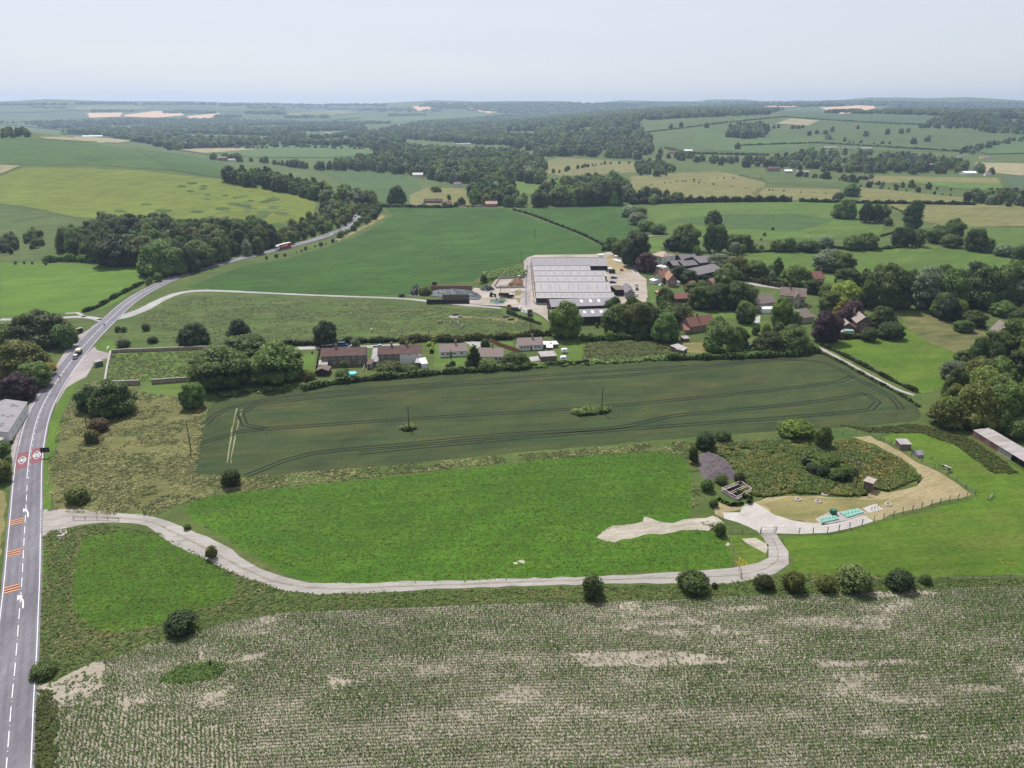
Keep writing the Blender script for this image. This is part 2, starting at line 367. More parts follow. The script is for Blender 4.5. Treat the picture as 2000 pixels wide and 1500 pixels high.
F(None, [(350,293),(560,284),(722,289),(725,304),(640,308),(500,308),(430,300),(400,302)], G_farb, 2, jit=0)
F(None, [(340,292),(470,290),(500,293),(400,300)], G_pale, 3, jit=0)
F(None, [(870,283),(1000,285),(990,298),(905,295)], G_far, 2, jit=0)
F(None, [(75,268),(170,268),(260,275),(230,280),(90,272)], G_pale, 2, jit=0)
F(None, [(330,262),(420,263),(560,268),(520,276),(380,272)], G_far, 2, jit=0)
F(None, [(560,262),(640,258),(680,262),(640,270)], G_far, 2, jit=0)
for q, m_ in (([(0,214),(90,211),(150,216),(60,221),(0,221)],G_far),([(150,210),(260,208),(300,214),(200,219),(140,216)],G_yel),([(420,212),(520,210),(560,215),(470,220),(415,218)],G_far),([(560,222),(660,217),(700,221),(620,230),(560,229)],G_yel),([(430,238),(500,236),(520,241),(450,243)],G_pale),([(40,232),(120,229),(170,233),(100,239),(40,238)],G_farb),([(640,228),(700,224),(705,231),(650,236)],G_farb),([(1000,240),(1060,237),(1075,243),(1010,246)],G_far)): F(None, q, m_, 3, jit=0)
# hill on the left
F(None, [(0,269),(150,276),(255,291),(300,312),(330,332),(205,324),(60,322),(0,321)], G_hilltop, 1)
F(None, [(262,291),(340,299),(440,318),(452,330),(440,348),(395,343),(330,332),(300,312)], G_hilldk, 2)
F(None, [(0,345),(50,327),(160,329),(280,334),(440,352),(590,377),(618,398),(612,420),(585,433),(480,441),(400,437),(300,432),(190,428),(140,423),(60,405),(0,398)], G_hill, 1, label='yellow green hill field')
F(None, [(0,322),(40,324),(0,340)], G_pale, 2)
F(None, [(0,402),(60,409),(140,427),(190,436),(190,460),(120,482),(80,505),(0,507)], G_cow, 1)
for (a, b, r_) in ((375,358,9),(355,364,8),(372,374,8),(398,364,7),(396,369,7),(406,381,6),(404,389,6),(440,382,6),(460,386,6),(490,392,6),(385,414,12),(480,403,11),(435,408,14),(457,399,12),(533,390,12),(518,394,9),(320,412,16),(285,400,10),(235,413,12)):
    F('crop_ring', [(a+r_*math.cos(t*.7)*1.1, b+r_*.22*math.sin(t*.7)) for t in range(9)], G_hilldk, 3, jit=.3, step=6)
F(None, [(0,513),(100,514),(190,517),(262,520),(284,530),(280,548),(262,566),(218,596),(178,609),(90,612),(0,616)], G_left, 1)
# middle fields
F(None, [(625,335),(700,334),(790,340),(862,392),(850,398),(800,400),(740,395),(690,370)], G_mead2, 1)
F(None, [(800,382),(830,368),(900,368),(960,385),(985,402),(930,404),(800,402)], G_yel, 2)
F(None, [(1000,352),(1092,350),(1080,372),(1010,384),(990,365)], G_garden, 2)
F(None, [(360,562),(420,540),(470,522),(560,503),(640,480),(700,462),(745,437),(772,418),(740,403),(800,404),(990,408),(1100,446),(1185,485),(1180,497),(1040,502),(1002,520),(945,532),(925,550),(840,557),(800,576),(700,578),(500,570),(400,564)], G_dark, 1)
F(None, [(1012,408),(1120,403),(1215,398),(1225,415),(1270,440),(1262,452),(1225,462),(1200,482),(1180,480),(1100,440)], G_dark, 1)
F(None, [(740,403),(760,412),(762,425),(735,440),(700,462),(640,482),(560,506),(520,512),(600,483),(665,463),(700,440),(708,415)], G_cow, 2)
F('bare_strip', [(745,418),(752,424),(725,440),(660,472),(640,474),(700,448)], G_mown2, 3)
F(None, [(195,655),(232,622),(290,604),(325,588),(380,574),(500,580),(700,590),(900,602),(985,604),(1050,632),(1075,652),(1000,660),(860,664),(640,672),(420,680),(215,683),(192,672)], G_cow, 1)
F(None, [(1240,412),(1300,398),(1500,393),(1700,396),(1740,402),(1720,460),(1600,465),(1480,470),(1440,468),(1340,470),(1300,452)], G_mead, 1)
F(None, [(1300,430),(1420,418),(1560,418),(1630,430),(1560,452),(1420,446)], G_mead2, 2)
F(None, [(1730,397),(1830,396),(2000,402),(2000,442),(1860,444),(1800,432)], G_yel, 2)
F(None, [(1380,500),(1500,488),(1640,490),(1760,482),(1860,478),(1960,500),(2000,515),(2000,552),(1900,550),(1800,540),(1640,545),(1500,535),(1430,525)], G_mead, 2)
F(None, [(1230,470),(1310,462),(1330,478),(1300,495),(1250,490)], G_garden, 3)
F(None, [(1880,450),(2000,446),(2000,498),(1940,480)], G_mead, 2)
F(None, [(1020,330),(1090,308),(1260,318),(1270,335),(1100,345)], G_yel, 1)
F(None, [(1230,345),(1330,338),(1400,335),(1500,350),(1480,388),(1330,390),(1240,378)], G_yel, 1)

F(None, [(1490,366),(1640,370),(1640,392),(1440,390)], G_yel, 1)
F(None, [(1680,366),(1900,388),(1895,398),(1680,392)], G_yel, 1)
F(None, [(1690,343),(1950,348),(1955,362),(1700,356)], G_yel, 1)
F(None, [(1750,352),(1960,360),(1955,374),(1860,368)], G_garden, 2)
F(None, [(1410,335),(1560,342),(1640,352),(1640,366),(1500,358)], G_far, 1)
F(None, [(1904,318),(2000,320),(2000,344),(1955,340),(1905,335)], G_pale, 2)
F(None, [(1955,345),(2000,343),(2000,384),(1968,368)], G_fard, 2)
F(None, [(1650,665),(1700,660),(1760,640),(1770,612),(1830,612),(1900,628),(1945,655),(1950,685),(1930,710),(1850,745),(1820,765),(1795,768),(1700,712),(1625,678)], G_lush2, 1)
F(None, [(1762,620),(1820,612),(1890,630),(1940,660),(1948,685),(1920,696),(1868,690),(1820,672),(1775,645)], G_tawny, 2)
F(None, [(1540,1118),(1553,1095),(1530,1060),(1530,1050),(1620,1046),(1710,1022),(1900,975),(1910,960),(1720,852),(1800,842),(1880,850),(1990,915),(2160,1010),(2180,1135),(1990,1122),(1800,1128),(1560,1130)], G_lush2, 1)
F(None, [(1410,1045),(1490,1045),(1502,1080),(1488,1103),(1446,1112)], G_lush2, 1)
# the dark cereal field and its wheel tracks
F(None, [(383,925),(386,868),(408,792),(440,772),(600,757),(760,739),(1000,720),(1200,708),(1400,697),(1590,684),(1625,692),(1700,742),(1790,790),(1800,808),(1790,822),(1700,832),(1500,843),(1300,858),(1000,885),(700,915),(480,932)], G_wheat, 2, label='dark green cereal field')
TRK = M('wheel_track_green', (.009,.017,.007), .95, .2, .3)
def tram(px, gap=1.9):
    cl = catmull([P(*q) for q in px], 6)
    for o in (-gap/2, gap/2): strip_world('wheel_track', cl, o-.38, o+.38, TRK, 4, kind='structure')
tram([(386,868),(470,843),(520,838),(700,825),(900,812),(1100,800),(1300,783),(1500,763),(1640,745),(1665,735)])
tram([(480,930),(600,888),(800,867),(1000,848),(1200,836),(1320,812),(1500,795),(1640,778),(1690,768)])
tram([(520,838),(478,830),(470,808),(500,790),(700,770),(900,752),(1200,735),(1450,710),(1560,703),(1620,712),(1665,735),(1740,775),(1760,800)])
tram([(400,830),(440,800),(560,775),(760,757),(1000,738),(1300,718),(1560,697)])
tram([(1690,768),(1715,785),(1700,800),(1500,818),(1200,840),(900,866),(700,885)])
for a in ((472,800,450,905),(462,797,444,905)):
    strip('pale_track', [(a[0],a[1]),((a[0]+a[2])/2,(a[1]+a[3])/2-8),(a[2],a[3])], .38, M('pale_track_stalks', (.17,.18,.075)), 4)
F(None, [(358,985),(364,1006),(400,1028),(440,1052),(500,1087),(540,1115),(590,1134),(640,1141),(800,1138),(1000,1132),(1200,1121),(1400,1113),(1437,1108),(1425,1070),(1400,1042),(1380,1035),(1350,1024),(1342,1010),(1350,980),(1352,935),(1338,893),(1300,882),(1200,886),(1000,906),(760,932),(560,952),(420,967)], G_lush, 1, sm=1, jit=.35)
F('bare_patch', [(1162,1048),(1200,1032),(1238,1024),(1258,1009),(1290,1018),(1380,1014),(1412,1012),(1414,1022),(1380,1033),(1290,1043),(1230,1050),(1200,1058),(1178,1058)], G_chalk, 4, jit=.7)
F('bare_patch', [(1448,1052),(1475,1051),(1497,1064),(1498,1078),(1470,1068)], G_chalk, 4, jit=.6)
for (a, b) in ((1020,1098),(1006,1100),(1420,1064)): F('bare_patch', [(a-6,b),(a,b-4),(a+7,b-1),(a+3,b+3)], G_chalk, 4, jit=.3)
F(None, [(160,1049),(200,1039),(258,1037),(315,1045),(358,1068),(401,1094),(444,1115),(464,1137),(459,1165),(387,1192),(338,1207),(287,1227),(244,1234),(190,1231),(148,1218),(140,1190),(143,1130),(150,1080)], G_lush, 1, sm=1, jit=.3)
F('dry_margin', [(150,1046),(143,1100),(132,1190),(150,1228),(230,1245),(300,1237),(300,1225),(244,1234),(190,1233),(146,1220),(140,1190),(143,1130),(158,1050)], G_tawny, 2)
F(None, [(110,885),(120,830),(160,790),(150,760),(200,750),(300,765),(400,770),(405,795),(384,870),(381,925),(420,962),(340,985),(280,998),(180,1002),(110,1000),(98,950)], G_tawny, 1)
F('verge', [(196,702),(180,714),(160,737),(140,770),(122,815),(112,862),(106,900),(100,1000),(83,1000),(85,920),(90,865),(97,825),(112,788),(130,756),(160,735),(178,715)], G_verge, 2)
F('verge', [(83,1050),(100,1050),(95,1100),(88,1170),(74,1170),(77,1080)], G_verge, 2)
F('verge', [(182,676),(200,660),(215,662),(228,676),(222,690),(195,686)], G_verge, 2)
F(None, [(215,690),(430,682),(420,700),(400,738),(300,748),(210,746)], G_garden, 2)
F(None, [(290,750),(400,742),(385,765),(300,778),(245,775)], G_garden, 2)
FLW = M('orange_flowers', (.55,.33,.03)); FLY = M('yellow_flowers', (.48,.40,.03))
F('dry_field_edge', [(-40,905),(0,955),(12,962),(8,1010),(2,1090),(-60,1200),(-160,1000)], G_mown2, 2)
# gardens behind the terraces, small lanes
F('lawn', [(578,690),(618,688),(614,745),(585,735)], G_garden, 2); F('lawn', [(845,672),(935,670),(930,715),(850,716)], G_garden, 2)
F('lawn', [(1075,680),(1125,668),(1142,703),(1090,707),(1066,703)], G_garden, 3); F('lawn', [(950,668),(1005,668),(1000,676),(960,680)], G_garden, 3)
F(None, [(1140,668),(1300,662),(1320,690),(1330,700),(1140,707),(1110,690)], G_lush2, 2)
F('lawn', [(1320,670),(1390,668),(1385,690),(1335,688)], G_mown2, 3); F('lawn', [(1440,630),(1500,628),(1490,655),(1450,652)], G_garden, 3)
F('lawn', [(1370,612),(1440,606),(1438,622),(1380,626)], G_garden, 3); F('lawn', [(1480,575),(1518,568),(1515,582),(1480,588)], G_garden, 3)
F('lawn', [(1265,560),(1300,552),(1300,585),(1270,590)], G_garden, 3); F('lawn', [(1600,538),(1660,540),(1650,560),(1605,556)], G_garden, 3)
strip('lane', [(440,683),(520,682),(600,680),(700,678),(790,673)], 4, G_lane, 3)
strip('lane', [(733,676),(731,700),(727,712)], 2.2, G_lane, 3)
F('driveway', [(908,668),(955,666),(950,676),(925,680)], G_lane, 4); F('driveway', [(1033,697),(1055,695),(1054,704),(1037,706)], G_lane, 4)
strip('lane', [(1450,548),(1480,556),(1520,562),(1545,566)], 6, G_foot, 3); F('driveway', [(1472,622),(1486,616),(1484,630),(1473,632)], G_lane, 4)
strip('path', [(1597,677),(1640,700),(1700,733),(1760,764),(1785,772)], 1.9, G_track, 4)
strip('path', [(1258,465),(1275,461),(1300,462)], 2, G_track, 4); strip('path', [(1825,440),(1870,455),(1880,462)], 2, G_track, 4, kind='structure')
# farm yard
F('yard', [(917,572),(926,562),(955,566),(966,548),(975,538),(1000,536),(1027,534),(1023,510),(1030,503),(1045,498),(1160,497),(1192,492),(1228,500),(1240,530),(1263,545),(1264,575),(1262,592),(1200,594),(1085,602),(1077,630),(1040,607),(990,602),(975,600),(917,594)], G_yard, 3)
F('yard_sand', [(1182,499),(1215,497),(1238,530),(1205,533),(1186,520)], G_mown, 4); F('yard_grass', [(1006,567),(1024,565),(1025,576),(1004,578)], G_mown2, 4)
F('yard_grass', [(957,585),(985,582),(990,588),(975,594),(956,593)], G_garden, 4); F('yard_grass', [(1007,583),(1027,582),(1027,593),(1012,592)], G_mown2, 4)
F('yard_grass', [(942,532),(1005,523),(1027,528),(1026,540),(970,542),(940,556),(925,552)], G_weed, 4)
F('yard_grass', [(978,600),(1032,606),(1072,630),(1074,642),(1030,628),(980,610)], G_garden, 4)
strip('farm_track', [(192,628),(215,623),(243,618),(265,610),(285,602),(310,588),(345,574),(385,568),(450,569),(600,576),(780,583),(850,590),(917,596),(1000,602)], [9,7,6,5,4.2,3.6,3.2,3.0,3,3,3.4,4,5,6], G_lane, 3)
strip('farm_track', [(0,624),(60,624),(130,620),(165,619),(200,624)], 4, G_lane, 3); strip('farm_track', [(165,619),(150,611),(128,612)], 2, G_lane, 3)
F('bare_patch', [(890,620),(905,617),(1000,622),(1015,628),(1000,632),(985,628)], G_mown2, 3, kind='structure'); F('bare_patch', [(876,617),(888,614),(902,618),(895,622),(880,621)], G_foot, 3)
F('bare_patch', [(985,620),(1005,620),(1022,627),(1000,630),(988,626)], G_mown2, 4)
strip('farm_track', [(1200,497),(1222,512),(1240,535)], 2.0, G_lane, 5); strip('farm_track', [(1206,494),(1230,510),(1248,536)], 1.2, G_lane, 5)
# near track and compound ground
strip('gravel_track', [(78,1020),(100,1016),(140,1013),(200,1010),(260,1013),(300,1020),(330,1036),(380,1060),(430,1085),(470,1108),(520,1130),(570,1143),(630,1150),(700,1149),(850,1143),(1000,1138),(1200,1132),(1400,1126),(1460,1120),(1497,1110),(1518,1095),(1520,1075),(1508,1052),(1500,1038)],
      [14,9,4.6,4.4,5.4,7,6.4,4.6,4.2,4.2,4,3.8,3.4,3.2,3,3,3,3.2,3.6,4.6,5.6,5.2,4.6,4], G_track, 4, jit=.18)
G_rut = ground_mat('track_centre', (.20,.185,.145), (.29,.27,.225), (.11,.125,.05), (.5,.65), 1.2, .1, .7, .5, .4, .35, .5, .1, 4)
strip('track_centre', [(200,1011),(260,1014),(300,1021),(330,1036),(380,1060),(430,1085),(470,1108),(520,1130),(570,1143),(630,1150),(700,1149),(850,1143),(1000,1138),(1200,1132),(1400,1126),(1460,1120),(1497,1110),(1518,1095),(1520,1075),(1508,1052)], .55, G_rut, 4.6, jit=.12)
F('track_mouth', [(78,1000),(92,1003),(125,1009),(125,1020),(105,1030),(88,1045),(79,1048)], G_track, 5)
F('dry_grass', [(1667,854),(1699,851),(1760,884),(1850,932),(1897,966),(1800,990),(1700,1018),(1688,1008),(1650,1017),(1620,1023),(1580,1022),(1540,1015),(1510,1007),(1490,992),(1472,981),(1500,974),(1540,968),(1600,970),(1680,974),(1700,955),(1734,964),(1790,948),(1802,934),(1790,915),(1755,893),(1710,868)], G_mown, 3, jit=.4)
F('short_grass', [(1490,985),(1540,970),(1610,972),(1690,975),(1740,975),(1690,1000),(1650,1015),(1600,1022),(1545,1015),(1508,1003)], G_mown2, 4)
F('weed_ground', [(1375,878),(1420,862),(1520,858),(1600,868),(1668,856),(1755,894),(1800,933),(1790,945),(1734,962),(1700,953),(1692,968),(1660,972),(1600,967),(1540,966),(1495,973),(1450,968),(1435,925),(1420,895),(1390,884)], G_weed, 3, jit=.5)
F('dry_grass', [(1391,985),(1405,980),(1412,985),(1450,985),(1450,995),(1414,1000),(1410,1012),(1398,1005)], G_mown, 3)
F('concrete_pad', [(1412,1001),(1445,1001),(1454,984),(1472,980),(1492,992),(1512,1006),(1545,1016),(1580,1022),(1620,1023),(1650,1017),(1688,1007),(1707,1018),(1660,1032),(1616,1041),(1560,1043),(1488,1042),(1464,1030),(1440,1020),(1414,1013)], G_conc, 5, jit=.05)
F('concrete_pad', [(1684,993),(1710,984),(1725,995),(1698,1002)], G_conc, 5, jit=0); F('paved_surround', [(1592,1014),(1620,1000),(1638,1000),(1676,993),(1694,1002),(1650,1018),(1606,1026)], G_foot, 5, jit=.05)
F('bare_patch', [(1508,870),(1520,864),(1526,872),(1514,882)], G_chalk, 5); F('bare_patch', [(1424,893),(1432,905),(1440,918),(1430,915)], G_chalk, 5)
F('concrete_slab', [(112,1036),(128,1028),(131,1040),(126,1052),(114,1052)], G_conc, 5, jit=0); F('concrete_slab', [(101,1021),(114,1018),(115,1025),(102,1028)], G_conc, 6, jit=0)
F('bare_soil', [(1200,0)], G_soil) if 0 else None


# lay-by, side road, main road
F('layby', [(228,604),(205,618),(175,643),(150,656),(126,690),(104,722),(84,748),(66,782),(52,800),(40,828),(28,858),(22,885),(26,930),(33,975),(45,975),(60,860),(110,750),(180,665),(240,602)], G_foot, 3)
F('side_road', [(170,690),(184,677),(190,684),(205,688),(218,690),(211,700),(197,703),(182,713),(168,737),(150,745),(130,758),(110,790),(110,760)], G_foot, 4, jit=.05)
RCX = [(0,1640),(13.5,1489),(22.5,1372),(28.5,1315),(33,1264),(36.6,1213),(43,1135),(47,1058),(51.6,978),(53.6,935),(57.5,892),(64,856),(71,826),(82,796),(99,765),(113,742),(132,715),(151,691),(179,659),(204,634),(221,618),(246,595),(280,572),(325,550),(364,534),(420,518.5),(473,505),(540,488.5),(600,473),(640,461),(672,448),(690,437),(698,427),(700,416),(694,404)]
RC = catmull([P(*q) for q in RCX], 2.0); HW = 3.75
for _ in range(6): RC = [RC[0]]+[(RC[i-1]+RC[i]*2+RC[i+1])/4 for i in range(1, len(RC)-1)]+[RC[-1]]
RS = [0.0]
for i in range(1, len(RC)): RS.append(RS[-1]+(RC[i]-RC[i-1]).length)
def rseg(s0, s1):
    out = [rpt(s0, 0)[0]]; out += [RC[i] for i in range(len(RC)) if s0 < RS[i] < s1]; out.append(rpt(s1, 0)[0]); return out
def rpt(s, o):
    i = int(np.clip(np.searchsorted(RS, s)-1, 0, len(RC)-2)); t = (s-RS[i])/(RS[i+1]-RS[i]); p = RC[i].lerp(RC[i+1], t)
    j, k = max(i-2, 0), min(i+3, len(RC)-1); d = (RC[k]-RC[j]).normalized(); return p+Vector((d.y, -d.x))*o, d
def rs(px, py):
    q = P(px, py).xy; i = min(range(len(RC)), key=lambda i: (RC[i]-q).length); return RS[i]
strip_world('road', RC, -HW-.35, HW+.35, G_asph, 6)
G_tyre = ground_mat('tyre_polished_asphalt', (.130,.122,.142), (.165,.155,.172), (.20,.19,.205), (.5,.7), 2.2, 1.48, .4, .6, .22, .25, .2, .15, 9)
for o_ in (-2.75, -1.1, 1.1, 2.75): strip_world('tyre_path', RC, o_-.32, o_+.32, G_tyre, 6.5, jit=.05)
for s_, o_, w_, l_ in ((60,1.9,3.0,9),(118,-1.9,3.2,6),(171,1.9,2.6,14),(236,-1.8,3.0,8),(262,1.9,2.0,5)): strip_world('road_patch', [rpt(s_+k*l_/4, 0)[0] for k in range(5)], o_-w_/2, o_+w_/2, G_tyre, 6.3)
def line(s0, s1, o, w_=.16, mat=PAINT, name='road_marking', L=8): strip_world(name, rseg(s0, s1), o-w_/2, o+w_/2, mat, L)
sE = RS[-1]; j0, j1 = rs(60,1047), rs(66,1000); f0, f1 = rs(25,1340), rs(29,1300); g0, g1 = rs(97,770), rs(170,672); k0, k1 = rs(52,930), rs(62,865); m0, m1 = rs(160,680), rs(225,615)
def solid(o, gaps, w_=.17):
    s = 0
    for a, b in sorted(gaps)+[(sE, sE)]:
        if a > s: line(s, a, o, w_)
        t = a
        while t < b-.4: line(t, t+.55, o, w_); t += 1.15
        s = b
solid(HW-.15, [(f0, f1), (j0, j1)]); solid(-HW+.15, [(rs(55,905), rs(62,866)), (m0+8, m1)])
line(rs(118,738), rs(150,693), HW+.35, .15)
s = 0; c0 = rs(53.6,935)
while s < c0-4: line(s, s+4.2, 0, .17); line(s+5.6, s+5.75, 0, .2); s += 6.6
line(c0, sE, -.12, .17); s = c0
while s < rs(340,546): line(s, s+.9, .3, .17); s += 5.2
s = rs(340,546)
line(s, sE, .22, .17)
# red surfacing with the speed roundels, rumble bars, arrows
q0, q1 = rs(52,912), rs(56.5,884)
line(q0, q1, -HW/2+.02, HW-.55, REDS, 'red_surface', 7); line(q0+2.2, q1+1.6, HW/2+.1, HW-.65, REDS, 'red_surface', 7)
def road_shape(name, polys, s, o, flip=1, mat=PAINT, L=9):
    c, d = rpt(s, o); r = Vector((d.y, -d.x)); V = []; Fc = []
    for pv, pf in polys:
        n = len(V)
        for a, b in pv:
            q = c+r*(a*flip)+d*(b*flip); V.append((q.x, q.y, T(q.x, q.y)+float(layer_off(q.x, q.y, L))))
        Fc += [tuple(n+i for i in f) for f in pf]
    me = bpy.data.meshes.new(name); me.from_pydata(V, [], Fc); me.materials.append(mat); me.update()
    bm = bmesh.new(); bm.from_mesh(me); bmesh.ops.recalc_face_normals(bm, faces=bm.faces)
    for f in bm.faces:
        if f.normal.z < 0: f.normal_flip()
    bm.to_mesh(me); bm.free()
    o_ = link(name, me); return tag(o_, None, None, None, 'structure')
def text_polys(txt, w_, h_):
    cu = bpy.data.curves.new('t', 'FONT'); cu.body = txt; cu.align_x = 'CENTER'; cu.align_y = 'CENTER'; cu.offset = .02; cu.resolution_u = 4
    o = bpy.data.objects.new('t', cu); C.objects.link(o); dg = bpy.context.evaluated_depsgraph_get(); me = bpy.data.meshes.new_from_object(o.evaluated_get(dg))
    v = np.array([p.co[:2] for p in me.vertices]); v = (v-(v.min(0)+v.max(0))/2)/(v.max(0)-v.min(0))*np.array([w_, h_])
    f = [tuple(p.vertices) for p in me.polygons]; bpy.data.objects.remove(o); bpy.data.curves.remove(cu); bpy.data.meshes.remove(me); return [(v.tolist(), f)]
def ring(a, b, t, n=28, p=1.35):
    V = []
    for i in range(n):
        c, s_ = math.cos(2*math.pi*i/n), math.sin(2*math.pi*i/n); k = (abs(c)**p+abs(s_)**p)**(-1/p)
        V += [(c*k*a, s_*k*b), (c*k*(a-t), s_*k*(b-t*1.5))]
    return [(V, [(2*i, (2*i+2) % (2*n), (2*i+3) % (2*n), 2*i+1) for i in range(n)])]
sq = (q0+q1)/2
DISC = M('black_roundel_ground', (.10,.09,.10), .8)
for o, txt, fl, ds in ((-HW/2+.02, '40', 1, 0), (HW/2+.15, '50', -1, 1.9)):
    n = 28; dv = [v for i, v in enumerate(ring(1.12, 3.1, .22)[0][0]) if i % 2 == 0]
    road_shape('speed_roundel_ground', [(dv, [tuple(range(n))])], sq+ds, o, fl, DISC, 8)
    road_shape('speed_roundel_ring', ring(1.15, 3.2, .22), sq+ds, o, fl, L=9); road_shape('speed_number', text_polys(txt, 1.35, 2.7), sq+ds, o, fl, L=9)
BARR = M('red_rumble_surface', (.21,.055,.045), .8, .12, 2)
for px, py in ((40,1017),(32,1080),(25,1153)):
    s = rs(px, py); line(s-1.55, s+1.55, -HW/2-.05, HW-.5, BARR, 'rumble_surface', 7)
    for k in range(3): line(s-1.3+k*1.15, s-1.3+k*1.15+.24, -HW/2-.05, HW-.5, CREAM, 'rumble_bar', 9)
arrow = [([(.32,-3.2),(.62,-3.2),(.60,-1),(.26,-1),(.42,.5),(.10,.3),(.02,1.5),(-.22,1.0)], [(0,1,2,3),(3,2,4,5),(5,4,6,7)]), ([(-.75,.5),(.35,1.9),(-.85,2.9)], [(0,1,2)])]
for px, py in ((54,1000),(42,1170)): road_shape('turn_arrow', arrow, rs(px, py), .15)
c = P(190,696); road_shape('side_arrow', [([(-.12,-2.2),(.12,-2.2),(.12,1),(-.12,1)], [(0,1,2,3)]), ([(-.5,1),(.5,1),(0,2.4)], [(0,1,2)])], rs(162,683), 11.2)
# ------------------------------------------------------------------ foliage
def leaf_mat(name, use_obj=True, tint=(.04,.07,.02), trans=.4, con=1.0):
    m, n, l, bs = newmat(name); geo = n.new('ShaderNodeNewGeometry'); oi = n.new('ShaderNodeObjectInfo')
    base = oi.outputs['Color'] if use_obj else None
    if base is None:
        r_ = n.new('ShaderNodeRGB'); r_.outputs[0].default_value = (*tint, 1); base = r_.outputs[0]
    at = n.new('ShaderNodeAttribute'); at.attribute_type = 'INSTANCER'; at.attribute_name = 'tone'; ad = n.new('ShaderNodeVectorMath'); l.new(base, ad.inputs[0]); l.new(at.outputs['Vector'], ad.inputs[1]); base = ad.outputs[0]
    nz = noise_n(n, l, geo.outputs['Position'], .55, 2, .6)
    hs = n.new('ShaderNodeHueSaturation'); l.new(base, hs.inputs['Color'])
    l.new(math_n(n, l, 'ADD', math_n(n, l, 'MULTIPLY', oi.outputs['Random'], .035), .487), hs.inputs['Hue'])
    isl = geo.outputs['Random Per Island']
    v = math_n(n, l, 'MULTIPLY', math_n(n, l, 'ADD', math_n(n, l, 'MULTIPLY', isl, .95*con), 1-.48*con), math_n(n, l, 'ADD', math_n(n, l, 'MULTIPLY', nz, .9*con), 1-.45*con))
    v = math_n(n, l, 'MULTIPLY', v, math_n(n, l, 'ADD', math_n(n, l, 'MULTIPLY', oi.outputs['Random'], .6), .7))
    l.new(v, hs.inputs['Value']); l.new(hs.outputs[0], bs.inputs['Base Color'])
    bs.inputs['Roughness'].default_value = .62; bs.inputs['Specular IOR Level'].default_value = .22
    tr = n.new('ShaderNodeBsdfTranslucent'); mx = n.new('ShaderNodeMixShader'); mx.inputs[0].default_value = trans
    h2 = n.new('ShaderNodeHueSaturation'); h2.inputs['Hue'].default_value = .498; h2.inputs['Value'].default_value = 1.5; l.new(hs.outputs[0], h2.inputs['Color']); l.new(h2.outputs[0], tr.inputs['Color'])
    l.new(bs.outputs[0], mx.inputs[1]); l.new(tr.outputs[0], mx.inputs[2])
    l.new(mx.outputs[0], n['Material Output'].inputs['Surface']); return m
LEAF = leaf_mat('foliage'); BARK = M('bark', (.10,.08,.06), .9, .25, 3)
TINT = dict(dark=(0.063,0.092,0.023), mid=(0.098,0.140,0.031), bright=(0.132,0.196,0.032), grey=(0.155,0.190,0.109), copper=(0.081,0.044,0.053), brown=(0.144,0.109,0.052),
            gold=(0.299,0.253,0.034), lime=(0.253,0.322,0.046), olive=(0.136,0.155,0.034), deep=(0.044,0.067,0.023), pale=(0.172,0.196,0.063))
ICO = {}
def ico(k):
    if k not in ICO:
        bm = bmesh.new(); bmesh.ops.create_icosphere(bm, subdivisions=k, radius=1); 
        ICO[k] = (np.array([v.co[:] for v in bm.verts]), np.array([[v.index for v in f.verts] for f in bm.faces])); bm.free()
    return ICO[k]
def leaf_quads(P0, N, size, r, spread=.8):
    n = len(P0); N = N+r.normal(0, spread, (n, 3))*.6; N /= np.linalg.norm(N, axis=1)[:, None]+1e-9
    a = np.cross(N, r.normal(0, 1, (n, 3))); a /= np.linalg.norm(a, axis=1)[:, None]+1e-9; b = np.cross(N, a)
    s = (size*r.uniform(.6, 1.35, n))[:, None]
    V = np.stack([P0-a*s, P0-b*s*.62+N*s*.12, P0+a*s, P0+b*s*.62+N*s*.12], 1).reshape(-1, 3)
    return V, np.arange(4*n).reshape(n, 4)
